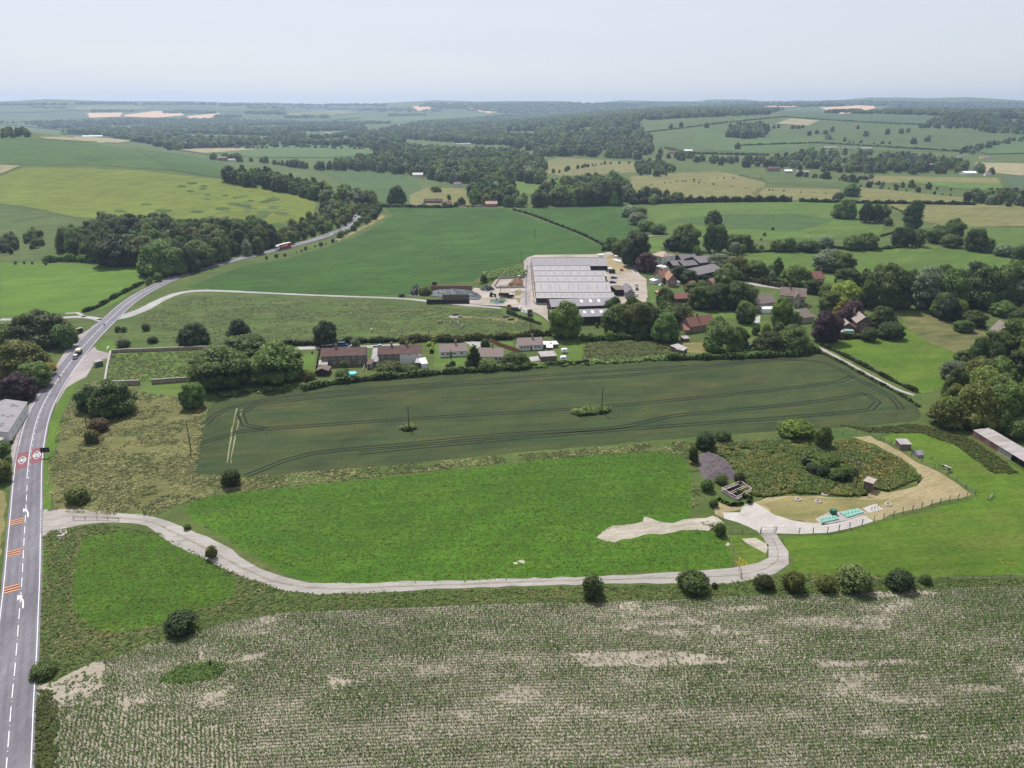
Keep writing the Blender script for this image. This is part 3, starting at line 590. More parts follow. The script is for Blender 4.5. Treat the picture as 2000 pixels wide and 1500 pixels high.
def crown_mesh(name, shape, seed, nleaf, lsize, mat=None, core=1):
    """unit crown: width 1 (radius .5), height 1, base at z=0"""
    r = np.random.default_rng(seed); L = []
    def add(x, y, z, rad, fz=1.0): L.append((x, y, z, rad, fz))
    if shape == 'round':
        add(0, 0, .52, .33, 1.15)
        for i in range(7): add(.29*math.cos(i*.9), .29*math.sin(i*.9), .2, .18, 1.1)
        for i in range(17):
            a = r.uniform(0, 6.28); e = math.asin(r.uniform(-.55, 1)); rad = r.uniform(.11, .2); d = .5-rad*.95
            add(d*math.cos(a)*math.cos(e), d*math.sin(a)*math.cos(e), .5+(.5-rad*.9)*math.sin(e)*1.0, rad, .9)
    elif shape == 'wide':
        for i in range(22):
            a = r.uniform(0, 6.28); q = math.sqrt(r.uniform(0, 1)); rad = r.uniform(.11, .19); d = (.5-rad)*q
            add(d*math.cos(a), d*math.sin(a), .28+.58*(1-q**2.2)*r.uniform(.75, 1.05)*.95, rad, 1.0)
        add(0, 0, .4, .32, 1.1)
        for i in range(9):
            a = i*.7+r.uniform(-.3,.3); add(.34*math.cos(a), .34*math.sin(a), .2, .17, 1.25)
    elif shape == 'tall':
        for i in range(15):
            z = .1+.8*i/14; wd = .46*math.sin(math.pi*min(1, .18+z*.82))**.55; a = r.uniform(0, 6.28); rad = r.uniform(.15, .24)
            add((wd-rad*.7)*.75*math.cos(a), (wd-rad*.7)*.75*math.sin(a), z, rad, .62)
        add(0, 0, .45, .3, 1.3)
    elif shape == 'bush':
        add(0, 0, .42, .36, 1.1)
        for i in range(14):
            a = r.uniform(0, 6.28); rad = r.uniform(.12, .2); q = r.uniform(.3, 1); add((.48-rad)*q*math.cos(a), (.48-rad)*q*math.sin(a), max(rad*.8, .72*(1-q*q*.75)*r.uniform(.6, 1.05)), rad, 1.05)
    elif shape == 'cone':
        for i in range(20):
            z = .06+.86*(i/19)**1.0; wd = .46*(1-z)**.8+.03; a = i*2.4; rad = max(.05, wd*.55)
            add(wd*.55*math.cos(a), wd*.55*math.sin(a), z, rad, .75)
    VV = []; FF = []; n0 = 0; U, UF = ico(core)
    for (x, y, z, rad, fz) in L:
        dv = U*(1+.16*r.normal(0, 1, (len(U), 1)))*rad*.86; dv[:, 2] *= fz
        V = dv+np.array([x, y, z]); V[:, 2] = np.maximum(V[:, 2], .0); VV.append(V); FF.append(UF+n0); n0 += len(V)
    tri = np.vstack(FF); tri4 = np.column_stack([tri, tri[:, 2]])
    area = np.array([q[3]**2 for q in L]); cnt = r.multinomial(nleaf, area/area.sum()); PP = []; NN = []
    for (x, y, z, rad, fz), k in zip(L, cnt):
        d = r.normal(0, 1, (int(k*1.5), 3)); d /= np.linalg.norm(d, axis=1)[:, None]; d[:, 2] = np.where(d[:, 2] < -.3, -d[:, 2], d[:, 2])
        p = d*rad*r.uniform(.86, 1.24, (len(d), 1)); p[:, 2] *= fz; p += np.array([x, y, z])
        keep = np.ones(len(p), bool)
        for (X, Y, Z, Rr, f2) in L:
            if (X, Y, Z) != (x, y, z): keep &= (((p-np.array([X, Y, Z]))/np.array([1, 1, f2]))**2).sum(1) > (Rr*.8)**2
        keep &= p[:, 2] > .0
        PP.append(p[keep][:k]); NN.append(d[keep][:k])
    PP = np.vstack(PP); NN = np.vstack(NN); Vl, Fl = leaf_quads(PP, NN, lsize, r)
    Nl = np.repeat(NN*.8+np.array([0, 0, .35])+r.normal(0, .28, NN.shape), 4, axis=0); Nc = np.vstack([v-v.mean(0) for v in VV])
    NA = np.vstack([Nc, Nl]); NA /= np.linalg.norm(NA, axis=1)[:, None]+1e-9
    V = np.vstack(VV+[Vl]); lo, hi = np.percentile(V, .3, axis=0), np.percentile(V, 99.7, axis=0); V[:, 2] = np.maximum(V[:, 2], 0)/hi[2]; V[:, :2] = (V[:, :2]-(lo+hi)[:2]/2)/(hi-lo)[:2]; nco = n0; me = bpy.data.meshes.new(name)
    F = [tuple(f) for f in tri]+[tuple(f) for f in (Fl+nco)]
    me.from_pydata(V.tolist(), [], F); me.materials.append(mat or LEAF); me.update(); upnormals(me, NA); return me
def trunk_mesh(name, seed, hgt=1.0):
    r = random.Random(seed); mb = MB(); mb.tube((0,0,-.02), (.01,0,.35), .045, .032, 7)
    for i in range(6):
        a = i*1.05+r.uniform(-.2,.2); z = r.uniform(.22,.36); mb.tube((0,0,z), (.22*math.cos(a), .22*math.sin(a), z+r.uniform(.18,.34)), .02, .008, 5)
    mb.tube((.01,0,.34), (0,.02,.7), .03, .01, 6); return mb.mesh(name, BARK)
CR = {}
SH = {'round': 3, 'wide': 3, 'tall': 3, 'bush': 3, 'cone': 1}
def crown(shape, lod, k):
    key = (shape, lod, k)
    if key not in CR:
        nl, ls = ((3400, .030), (1400, .042), (480, .062))[lod]
        if shape == 'bush' and lod == 0: nl, ls = 1900, .042
        if shape == 'cone': nl, ls = int(nl*.8), ls*.8
        CR[key] = crown_mesh('crown', shape, hash(shape) % 1 + {'round':10,'wide':40,'tall':70,'bush':100,'cone':130}[shape]+k, nl, ls, core=2 if lod == 0 else 1)
    return CR[key]
TRK_M = [trunk_mesh('trunk', i) for i in range(3)]
NAMES = dict(round='broadleaf_tree', wide='spreading_tree', tall='tall_tree', bush='bush', cone='conifer_tree')
def place_tree(p, wd, hg, shape, tint, label, group=None, rz=None):
    d = math.hypot(p.x, p.y); lod = 0 if (wd/mpp(p) > 30 or d < 330) else (1 if wd/mpp(p) > 12 else 2)
    k = random.randrange(SH[shape]); rz = random.uniform(0, 6.28) if rz is None else rz
    isb = shape == 'bush'
    e = empty(NAMES[shape], p, rz, label, 'bush' if isb else 'tree', group)
    c = link('crown', crown(shape, lod, k), e); tk = 0 if isb else .02
    c.location = (0, 0, hg*tk-.1); c.scale = (wd, wd, hg*(1-tk)); t = TINT[tint] if isinstance(tint, str) else tint
    f = random.uniform(.86, 1.16); c.color = (t[0]*f*random.uniform(.92, 1.1), t[1]*f, t[2]*f, 1)
    if isb: 
        s = link('stem', TRK_M[k % 3], e); s.scale = (hg*.8, hg*.8, hg*.8)
    else:
        s = link('trunk', TRK_M[k % 3], e); s.scale = (hg*1.0, hg*1.0, hg)
    return e
def tree(px, py, w_, h_, shape, tint, label, group=None):
    """base (px,py) of the visible crown in the photograph, width and height there in photo pixels"""
    p = P(px, py); m = mpp(p); wd = w_*m
    g = Vector((p.x, p.y, 0)).normalized(); q = Vector((p.x, p.y, 0))+g*wd*.36; q.z = T(q.x, q.y)
    e_ang = math.atan2(CAMH, math.hypot(p.x, p.y)); hg = max((h_*m-wd*.55*math.sin(e_ang))/math.cos(e_ang)*1.02, wd*.45)
    return place_tree(q, wd*1.06, hg, shape, tint, label, group)
TREES = [
 (322,541,86,72,'wide','mid','big pale green tree at the roadside end of the wood'),(236,522,84,66,'round','dark','dark tree overhanging the corner of the mown ley'),(392,524,60,56,'round','mid','rounded tree above the road at the end of the wood'),(285,520,70,60,'round','mid','tree behind the big pale one at the end of the wood'),
 (358,1243,62,50,'bush','deep','dark bush on the bank between the bright paddock and the maize'),
 (415,1094,22,30,'bush','olive','small bush at the inner edge of the gravel track bend'),
 (367,1036,14,14,'bush','mid','tiny bush above the wide part of the gravel track'),
 (155,986,42,38,'bush','olive','olive bush in the tawny grass above the track mouth'),
 (453,953,36,40,'bush','dark','dark bush at the corner of the cereal field and the bright field'),
 (182,867,28,30,'bush','olive','olive bush beside the short pole in the tawny grass'),
 (196,845,36,30,'bush','brown','brownish thin bush behind the olive bush by the pole'),
 (226,816,84,78,'wide','dark','large dark rounded tree below the walled garden'),
 (183,806,52,56,'round','dark','smaller dark tree joined to the left of the large one below the garden'),
 (379,800,44,54,'round','mid','lone upright tree at the top corner of the tawny grass'),
 (437,764,118,96,'round','mid','big tree at the left end of the terraces, nearer of the pair'),
 (542,754,98,92,'round','mid','big tree directly left of the first terrace'),
 (478,702,84,50,'round','mid','tree peeping over the pair left of the terraces'),
 (381,678,56,50,'wide','deep','very dark dome shaped tree by the garden wall'),
 (467,664,44,42,'wide','deep','dark tree standing above the garden tree clump'),
 (637,678,42,54,'round','deep','dark upright tree at the edge of the meadow behind the first terrace'),
 (231,649,12,13,'bush','dark','left of two little bushes near the side road'),(243,649,12,12,'bush','dark','right of two little bushes near the side road'),
 (286,647,15,16,'bush','dark','single small round bush in the middle of the rough meadow corner'),
 (243,679,26,17,'bush','deep','low dark bush just above the garden wall near the road'),(300,671,19,15,'bush','deep','small dark ball bush above the garden wall'),
 (82,682,118,80,'wide','dark','great dark tree at the roadside opposite the side road'),
 (22,668,60,40,'round','mid','tree at the left frame edge behind the great roadside tree'),(130,683,46,52,'bush','mid','shrub at the kerb end of the roadside wood'),
 (45,742,104,82,'wide','olive','broad olive tree hanging over the road shoulder'),(95,736,34,30,'bush','gold','yellowish bush at the road edge of the roadside wood'),
 (5,730,60,60,'round','mid','tree at the left frame edge above the grey roofs'),(72,762,60,56,'round','mid','fresh green tree behind the copper tree'),
 (42,786,62,58,'round','copper','copper tree above the long grey roofed building'),
 (4,905,40,46,'bush','mid','bush at the left frame edge below the grey sheds'),(6,945,38,50,'bush','olive','olive bush at the left frame edge beside the road'),
 (88,1326,48,22,'bush','mid','low rounded bush at the field gateway by the road'),
 (1156,1172,42,50,'bush','dark','dark bush between the gravel track and the maize, leftmost of the row'),
 (1352,1162,62,48,'bush','dark','large ragged dark bush beside the track before the bend'),(1395,1150,12,13,'bush','dark','tiny bush right of the ragged dark bush'),
 (1490,1155,38,34,'bush','dark','round bush just below the track bend'),(1548,1159,42,44,'bush','olive','bush with yellowish top below the grazing corner'),
 (1610,1158,36,36,'bush','olive','thin olive bush left of the largest one in the row'),(1663,1160,64,58,'bush','pale','largest bush of the row, pale flowering top'),
 (1753,1156,50,46,'bush','deep','compact very dark bush near the right end of the row'),(1805,1142,21,22,'bush','dark','smallest round bush at the right end of the row'),
 (1376,880,38,38,'bush','deep','dark round bush at the top left corner of the compound'),(1412,864,32,24,'bush','dark','bush on the fence line at the compound corner'),
 (1353,905,20,34,'bush','dark','narrow bush left of the gravel heap'),(1606,876,30,46,'round','mid','upright small tree on the compound top fence'),
 (1553,859,68,36,'bush','bright','wide bright bush on the compound top fence'),(1380,962,26,28,'bush','mid','bush left of the sunken tank'),(1409,948,24,22,'bush','mid','bush above the sunken tank'),
 (1443,946,22,24,'bush','dark','small dark bush right of the gravel heap'),(1405,1048,22,30,'bush','mid','little tree on the compound left fence by the bare chalk'),
 (1393,992,18,18,'bush','mid','low bush against the tank railings'),
 (1586,926,26,22,'bush','deep','dark shrub at the left end of the overgrown enclosure'),(1606,932,30,26,'bush','deep','dark shrub inside the overgrown enclosure'),(1632,940,34,26,'bush','mid','shrub in the middle of the overgrown enclosure'),
 (1655,930,34,24,'bush','mid','shrub at the right of the overgrown enclosure'),(1618,912,40,24,'bush','mid','shrub at the back of the overgrown enclosure'),
 (1104,664,60,78,'round','bright','fresh green tall tree in front of the lower barn'),(1208,656,62,66,'round','mid','left of the big trees between barn and village'),
 (1240,658,62,70,'round','mid','right of the big trees between barn and village'),(1298,670,52,62,'wide','mid','green domed tree above the paddock'),
 (1262,640,50,52,'round','dark','dark tree behind the green domed tree'),(1188,640,30,34,'bush','mid','bush at the side of the lower barn'),(1320,640,44,44,'round','dark','dark tree left of the red roofed cottage'),
 (1400,668,44,52,'round','mid','tree right of the red roofed cottage'),(1410,694,72,66,'wide','mid','spreading tree by the village edge of the cereal field'),(1440,682,40,46,'round','mid','narrow tree beside the blue car'),
 (1502,690,62,46,'wide','dark','dark dome of the left half of the yew clump'),(1545,690,72,56,'wide','mid','right half of the large clump by the footpath'),
 (1612,672,54,66,'round','copper','copper beech beside the start of the footpath'),(1662,640,54,54,'wide','copper','dark purple beech behind the brown brick house'),
 (1637,632,40,46,'cone','gold','golden conifer between the copper trees'),(1718,644,54,48,'wide','dark','dark tree right behind the brown brick house'),
 (1696,668,32,30,'bush','dark','bush at the house end of the clipped hedge'),(1735,664,50,38,'bush','dark','dark bushes at the right end of the clipped hedge'),
 (1652,600,64,52,'wide','lime','yellow green weeping tree above the copper trees'),(1620,612,44,44,'round','mid','green tree left below the yellow green tree'),
 (1694,604,36,56,'round','dark','narrow dark tree right of the yellow green tree'),(1728,606,74,92,'round','mid','tall tree behind the pale mown field corner'),
 (1806,608,58,88,'tall','grey','tall silvery willow beside the mown field'),(1850,606,62,82,'round','mid','full tree right of the silvery willow'),(1862,624,44,42,'bush','bright','bright bush below the full tree'),
 (1918,606,80,88,'wide','dark','dark broad tree behind the thatched cottage'),(1975,600,76,92,'wide','mid','broad tree at the right frame edge above the cottage'),
 (1552,562,62,46,'wide','bright','bright spreading tree behind the stone manor'),(1522,638,38,58,'round','bright','light green tree in front of the stone manor'),(1545,640,32,34,'round','mid','tree right of the light green one'),
 (1455,634,36,46,'round','mid','tree on the lawn left of the white canopy'),(1444,608,60,60,'round','mid','dense tree behind the long red roofed shed'),(1400,604,60,52,'round','dark','dark tree at the garden of the brick cottages'),
 (1372,606,56,50,'round','mid','tree covering the end of the red roofed shed'),(1420,572,52,58,'round','mid','tall tree in front of the slate roofed barns'),
 (1435,546,50,46,'round','olive','yellowish tree right of the slate roofed barns'),(1474,546,42,38,'round','mid','tree pair right of the yellowish tree'),(1518,546,34,44,'cone','mid','small conifer in the manor garden'),(1504,545,28,30,'bush','mid','bush beside the small conifer'),
 (1345,556,36,30,'round','dark','dark tree between the brick cottages and barns'),(1325,552,34,34,'round','deep','deep green tree behind the brick cottages'),(1352,580,30,28,'round','mid','little tree beside the cottage garden'),
 (1240,524,54,72,'round','deep','dark tall conifer like tree by the farm lane'),(1262,533,38,40,'round','copper','dark reddish tree below the white house'),(1213,502,36,36,'round','mid','tree at the back corner of the barn yard'),(1196,490,30,28,'round','mid','tree where the hedge meets the barn yard'),
 (1312,490,32,26,'round','dark','round tree behind the white house'),
 (1339,492,50,56,'round','mid','big tree left of the poplars behind the white house'),(1385,494,28,58,'tall','mid','left poplar behind the farm'),(1405,496,30,56,'tall','mid','right poplar behind the farm'),
 (1432,492,32,34,'round','mid','left of two trees right of the poplars'),(1452,492,30,34,'round','mid','right of two trees right of the poplars'),(1405,524,52,30,'wide','grey','grey green willow right of the slate barns'),(1430,522,30,22,'bush','grey','grey shrub beside the grey green willow'),
 (1517,493,26,26,'round','mid','tree by the stream, left of a pair'),(1540,493,25,29,'round','mid','tree by the stream, right of a pair'),(1578,494,46,26,'bush','dark','dark low clump by the stream'),(1611,487,32,26,'bush','grey','grey bush clump by the stream'),
 (1664,490,34,32,'round','mid','dense tree by the stream under the meadow trees'),(1692,489,38,36,'round','mid','right neighbour of the dense stream tree'),(1758,483,38,40,'round','dark','dark tree below the tall lone tree'),(1790,483,28,36,'round','mid','tree beside the dark tree below the tall lone one'),
 (1828,476,40,36,'round','mid','left tree of the row at the right meadow'),(1861,468,34,42,'round','mid','back tree of the row at the right meadow'),(1856,485,40,28,'bush','mid','front bush of the row at the right meadow'),
 (1902,492,38,46,'round','mid','tall tree of the row at the right meadow'),(1926,494,28,30,'round','mid','right tree of the row at the right meadow'),(1960,502,40,24,'bush','grey','grey bush near the right frame edge'),(1994,530,40,58,'round','dark','dark tree at the right frame edge above the meadow'),
 (1615,532,58,46,'round','grey','grey green rounded tree by the stream bend'),(1640,536,48,44,'round','mid','dark green tree right of the stream bend'),(1655,560,50,38,'round','mid','tree above the yellow green weeping tree'),(1588,575,36,30,'round','dark','dark tree at the red tiled barn'),
 (1392.7,440,33,30,'wide','mid','lone round tree in the middle of the meadow'),(1646.5,428,44,40,'wide','mid','lone oak with a shadow in the right meadow'),
 (1690,436,26,42,'round','dark','left of the tall meadow trees'),(1708,436,26,38,'round','dark','middle of the tall meadow trees'),(1723,436,24,36,'round','mid','right of the tall meadow trees'),(1733.5,441,18,17,'bush','dark','small round bush at the end of the tall meadow trees'),
 (1779,450,38,58,'tall','dark','tallest lone tree at the meadow fence'),(1509,450,6,7,'bush','dark','tiny dark bush in the open meadow'),
 (1230,425,34,24,'bush','grey','grey bush at the top of the diagonal hedge'),(1245,440,36,26,'bush','grey','second grey bush of the diagonal hedge'),(1262,452,34,24,'bush','mid','third bush of the diagonal hedge'),(1285,458,34,22,'bush','mid','lowest bush of the diagonal hedge'),(1250,425,26,22,'bush','mid','bush behind the grey ones of the diagonal hedge'),
 (776,401,36,38,'wide','dark','large dark lone tree at the field corner'),(725,394,24,22,'round','mid','tree left of the large dark lone one'),(877,391,9,11,'bush','dark','small round tree in the yellow paddock'),(901,402,18,17,'wide','mid','round tree left of the copper tree at the hamlet'),(928,403,10,13,'bush','dark','bush beside the copper tree'),
 (945,399,24,20,'round','copper','copper tree behind the pink roofed cottage'),(992,405,21,24,'wide','dark','round dark tree right of the pink roofed cottage'),(1016,405,26,20,'bush','mid','bush right of the round dark tree'),(928,386,32,28,'wide','dark','dark tree behind the copper one'),
 (851,376,22,13,'bush','mid','bush on the edge of the yellow paddock'),(1052,405,30,36,'round','mid','front tree of the wood behind the ley'),(1189,401,46,48,'round','dark','dark end tree of the wood behind the ley'),(1140,402,46,44,'round','mid','middle tree of the wood behind the ley'),(1095,403,44,40,'round','mid','left middle tree of the wood behind the ley'),(1165,396,44,48,'round','mid','tall back tree of the wood behind the ley'),
 (928,722,34,50,'cone','dark','dark conifer in front of the bungalows'),(950,726,42,28,'bush','mid','bushes right of the dark conifer'),(1007,722,58,36,'wide','mid','spreading bushy tree below the third bungalow'),
 (670,746,28,28,'bush','mid','bush below the first terrace garden'),(695,684,18,26,'round','grey','silver grey tree between the parked cars'),(762,735,54,24,'bush','mid','leafy shrubbery below the second terrace'),(790,730,30,20,'bush','mid','shrub below the white half of the second terrace'),
 (800,732,36,22,'bush','dark','dark shrub beside the white conservatory'),(719,725,0,0,'bush','mid',''),(600,745,34,24,'bush','olive','olive bush left of the dark gable shed'),(790,678,20,22,'bush','mid','bush at the lane behind the second terrace'),
 (838,676,11,10,'bush','lime','lime green ball shrub by the yellow hedge'),(948,680,18,20,'bush','deep','dark ball tree by the driveway'),(876,722,12,13,'bush','dark','small dark bush in the bungalow garden'),(884,716,12,12,'bush','dark','second small dark bush in the bungalow garden'),(672,724,16,22,'bush','mid','garden shrub in front of the first terrace'),
 (694,712,12,11,'bush','olive','round shrub against the first terrace wall'),(683,713,10,8,'bush','lime','light shrub against the first terrace wall'),(780,708,14,10,'bush','mid','shrub against the second terrace wall'),
 (945,553,14,18,'bush','dark','dark bush in the weeds left of the manure pit'),(831,577,26,20,'bush','olive','yellowish bush at the end of the silage clamp'),(813,573,20,12,'bush','deep','dark heap of brambles by the silage clamp'),(785,580,12,7,'bush','dark','small bush on the farm track'),
 (1662,384,30,26,'round','mid','tree clump on the field boundary'),(1637,392,22,16,'bush','dark','bush left of the tree clump on the field boundary'),
 (1848,838,70,60,'bush','olive','olive bush at the left corner of the right hand wood'),(1862,830,60,60,'round','mid','tree at the corner where the footpath enters the wood'),(1900,842,84,100,'wide','olive','broad olive crown in the front of the right hand wood'),(1950,846,84,104,'wide','mid','broad green crown above the long red shed'),(1993,836,70,100,'round','mid','tree at the frame edge above the long red shed'),
 (1986,862,50,50,'bush','mid','bushes behind the far end of the long red shed'),(1868,748,60,46,'round','grey','grey green tree at the top left of the right hand wood'),(1884,718,42,36,'round','mid','small tree at the top of the right hand wood'),(1900,764,70,66,'wide','olive','olive crown in the middle of the right hand wood'),(1945,770,80,76,'wide','mid','crown in the middle right of the right hand wood'),
 (1990,770,70,90,'round','dark','dark tree at the frame edge of the right hand wood'),(1942,700,60,56,'round','mid','tree below the thatched cottage'),(1985,700,70,80,'round','mid','tree at the frame edge below the thatched cottage'),(1880,650,36,26,'round','mid','small tree left of the thatched cottage'),(1900,640,40,36,'round','mid','tree at the thatched cottage drive'),
 (1958,620,46,34,'round','mid','tree right behind the thatched cottage'),(1993,650,50,50,'round','dark','dark tree right of the thatched cottage'),(1836,560,34,30,'round','grey','grey tree in the wooded stream'),
]
for a in TREES:
    if a[2] > 0: tree(*a)
# ---- woods: scattered trees inside outlines; the largest become individuals, the rest one mass of far trees
SC = []    # (apparent px, pos, w, h, shape, tint, label, group)
def where(px):
    xs = [q[0] for q in px]; ys = [q[1] for q in px]; x0, x1, y0, y1 = min(xs), max(xs), min(ys), max(ys)
    def f(p, label, deep=True):
        a, b = proj(p); s = (a-x0)/max(1, x1-x0)
        h = 'far left' if s < .2 else 'left' if s < .4 else 'middle' if s < .6 else 'right' if s < .8 else 'far right'
        v = ''
        if deep: t = (b-y0)/max(1, y1-y0); v = 'back' if t < .35 else 'front' if t > .65 else 'centre'
        t = label+', '+(h+' '+v).strip(); return t if len(t.split()) <= 16 else label
    return f
def wood(px, spacing, hr, shapes, tints, label, group, wf=.85, keep=1.0, holes=(), isb=None):
    pts = [P(*q).xy for q in densify(px, 40)]; hol = [[P(*q).xy for q in densify(h, 30)] for h in holes]
    xs = [q.x for q in pts]; ys = [q.y for q in pts]; r = random.Random(len(label)+int(px[0][0])); y = min(ys); wh = where(px)
    while y < max(ys):
        g = spacing; x = min(xs)+r.uniform(0, g)
        while x < max(xs):
            q = (x+r.uniform(-.4,.4)*g, y+r.uniform(-.4,.4)*g); x += g
            if r.random() > keep or not inside(q, pts) or any(inside(q, h) for h in hol): continue
            hg = r.uniform(*hr); wd = hg*r.uniform(.75, 1.15)*wf; p = Vector((q[0], q[1], T(*q))); sh = r.choice(shapes)
            SC.append((hg/mpp(p), p, wd, hg, sh, r.choice(tints), wh(p, label), group))
        y += spacing*.86
def row(px, spacing, hr, shapes, tints, label, group, wf=.9, jit=.25, wob=1.2):
    cl = catmull([P(*q) for q in densify(px+px[::-1], 25)[:10**6]][:0] or [P(*q) for q in px], spacing*.25); r = random.Random(len(label)); s = 0; last = None; wh = where(px)
    for p in cl:
        if last is not None and (p-last).length < spacing*r.choice((.35,.5,.7,.9,1.2,2.1)): continue
        last = p; wb = wob+max(0, p.length-600)*.006; q = (p.x+r.uniform(-wb, wb), p.y+r.uniform(-wb, wb)*1.6); hg = r.uniform(hr[0]*.6, hr[1]*1.1); wd = hg*r.uniform(.8, 1.25)*wf
        v = Vector((q[0], q[1], T(*q))); SC.append((hg/mpp(v), v, wd, hg, r.choice(shapes), r.choice(tints), wh(v, label, False), group))
MIXT = ['dark','dark','mid','mid','mid','deep','olive']; FART = ['dark','mid','mid','mid','dark','deep','olive','grey']
wood([(120,485),(150,468),(215,452),(330,458),(430,462),(520,466),(548,478),(505,497),(430,515),(380,527),(340,545),(285,543),(262,522),(190,515),(130,500)], 12.5, (12,19), ['round','wide','wide'], MIXT, 'dark tree in the wood inside the road bend', 'trees of the wood inside the road bend')
wood([(190,445),(330,452),(440,458),(530,462),(520,470),(330,466),(200,462)], 8, (12,16), ['round','tall','round'], ['deep','dark','dark'], 'tall dark tree at the hill edge of the roadside wood', 'trees along the top of the road bend wood')
wood([(532,482),(545,462),(570,446),(600,436),(622,422),(638,404),(655,388),(708,398),(720,410),(702,412),(692,424),(682,437),(662,447),(630,458),(590,470),(555,480)], 7.5, (5,10), ['bush','bush','round'], ['mid','dark','olive','olive','bright'], 'scrubby bush on the slope above the road beyond the lorry', 'scrub on the slope above the road')
wood([(450,350),(520,355),(600,368),(650,382),(700,390),(736,402),(722,410),(690,402),(640,402),(600,388),(540,374),(470,364),(440,358)], 12, (12,18), ['round','wide'], MIXT, 'tree of the hanging wood along the crest of the hill field', 'trees of the hanging wood on the hill')
wood([(705,408),(735,404),(745,410),(738,425),(715,440),(703,436),(703,420)], 8, (5,8), ['bush'], ['mid','dark','olive'], 'bush on the outer side of the road where it disappears', 'bushes outside the far road bend')
row([(520,507),(560,499),(600,488),(640,477),(660,470)], 9, (2,3.6), ['bush'], ['dark','mid'], 'low bush on the field side of the road', 'low bushes on the field side of the road')
row([(665,464),(680,455),(694,447),(703,436)], 7, (4,6), ['bush'], ['dark','mid'], 'bush on the field side of the road beside the parked white cars', 'bushes beside the bend in the road')
wood([(0,470),(30,462),(35,486),(20,500),(0,505)], 8, (5,9), ['bush','round'], ['mid','dark'], 'scrub tree at the left frame edge below the hill', 'scrub at the left edge below the hill')
wood([(48,470),(70,455),(95,460),(80,485),(55,488)], 10, (4,8), ['bush'], ['mid','dark'], 'scrub bush on the slope left of the road bend wood', 'scrub on the slope')
row([(0,517),(60,516),(100,517)], 9, (1.5,3), ['bush'], ['mid'], 'small bush on the bank above the mown ley', 'bank bushes above the mown ley')
row([(290,556),(310,548),(325,540)], 6, (4,6), ['bush'], ['bright','mid'], 'bright bush at the roadside under the wood', 'roadside bushes under the wood')
# village and right side woods
wood([(1740,600),(1790,575),(1900,560),(2010,565),(2060,640),(1990,640),(1960,600),(1880,600),(1850,625),(1800,612)], 15, (12,19), ['round','wide','tall'], MIXT+['grey'], 'tree in the wood behind the thatched cottage', 'trees behind the thatched cottage')
wood([(1660,560),(1700,548),(1760,552),(1850,550),(1900,556),(1860,570),(1760,575),(1700,575)], 12, (7,12), ['round','bush'], ['mid','grey','dark'], 'tree along the stream behind the village', 'trees along the village stream')
wood([(1850,840),(1830,800),(1850,760),(1890,720),(1940,690),(2020,680),(2120,760),(2100,900),(2000,850),(1930,838)], 14, (9,14), ['wide','round','bush'], ['mid','olive','dark'], 'tree filling the right hand wood behind the long red shed', 'trees of the right hand wood')
wood([(1345,560),(1400,565),(1460,560),(1470,600),(1500,640),(1440,640),(1380,615),(1350,600)], 14, (5,9), ['bush','round'], ['mid','dark','bright'], 'garden shrub in the middle of the village', 'garden shrubs in the middle of the village', keep=.8)
wood([(1300,600),(1345,600),(1350,640),(1310,650),(1280,640)], 10, (5,9), ['round','bush'], ['mid','dark','olive'], 'tree between the long red roofed range and the cottage', 'trees between the range and the cottage', keep=.8)
wood([(1470,640),(1530,640),(1600,636),(1600,668),(1560,680),(1480,672)], 9, (4,8), ['bush','round'], ['mid','dark','bright'], 'shrub around the village centre thatched cottage', 'shrubs around the thatched cottage', keep=.8)
wood([(1420,548),(1500,545),(1560,548),(1580,560),(1500,556),(1430,556)], 11, (5,9), ['bush','round'], ['mid','grey','dark'], 'shrub behind the manor drive', 'shrubs behind the manor drive', keep=.7)
wood([(1270,600),(1300,596),(1310,640),(1270,640),(1180,640),(1180,625),(1240,610)], 11, (8,13), ['round'], ['mid','dark'], 'tree below the farm yard entrance', 'trees below the farm yard entrance', keep=.7)
wood([(1300,668),(1345,672),(1340,690),(1290,690)], 9, (2,4), ['bush'], ['mid','olive'], 'low bush near the small grey sheds', 'low bushes near the grey sheds', keep=.6)
wood([(1590,560),(1640,560),(1690,580),(1700,620),(1650,625),(1600,600)], 13, (5,10), ['bush','round'], ['mid','dark'], 'tree between the manor and the copper trees', 'trees between the manor and the copper trees', keep=.6)
row([(1170,640),(1230,645),(1270,650),(1330,668)], 8, (4,8), ['round','bush'], ['mid','dark'], 'understorey bush below the trees between barn and village', 'understorey between barn and village')
row([(1135,660),(1180,662),(1240,664)], 7, (3,5), ['bush'], ['mid'], 'hedge bush at the top of the small paddock', 'hedge bushes at the small paddock')
row([(1180,490),(1192,488),(1215,485)], 7, (5,8), ['round'], ['mid'], 'tree in the row at the back of the barn', 'trees at the back of the barn')
row([(735,405),(800,404),(870,405),(940,404)], 12, (3,6), ['bush','bush'], ['mid','dark'], 'hedge shrub in front of the far hamlet', 'hedge shrubs before the far hamlet')
row([(1690,366),(1760,372),(1830,380),(1900,388)], 14, (4,8), ['bush','round'], ['dark','mid'], 'bush of the field boundary left of the right frame edge', 'bushes of the far field boundary')
wood([(1880,395),(1900,380),(1960,385),(2060,400),(2060,412),(1960,404)], 14, (9,14), ['round','wide'], ['dark','deep'], 'dark tree of the copse at the right frame edge', 'trees of the copse at the right edge')
row([(1580,455),(1500,455),(1480,480)], 40, (2,3), ['bush'], ['dark'], 'small bush by the meadow ditch', 'meadow ditch bushes')
row([(1470,492),(1500,489),(1550,487),(1620,484),(1700,486),(1740,484)], 16, (2.5,5), ['bush'], ['mid','grey','dark'], 'low bush along the meadow stream', 'low bushes along the meadow stream')
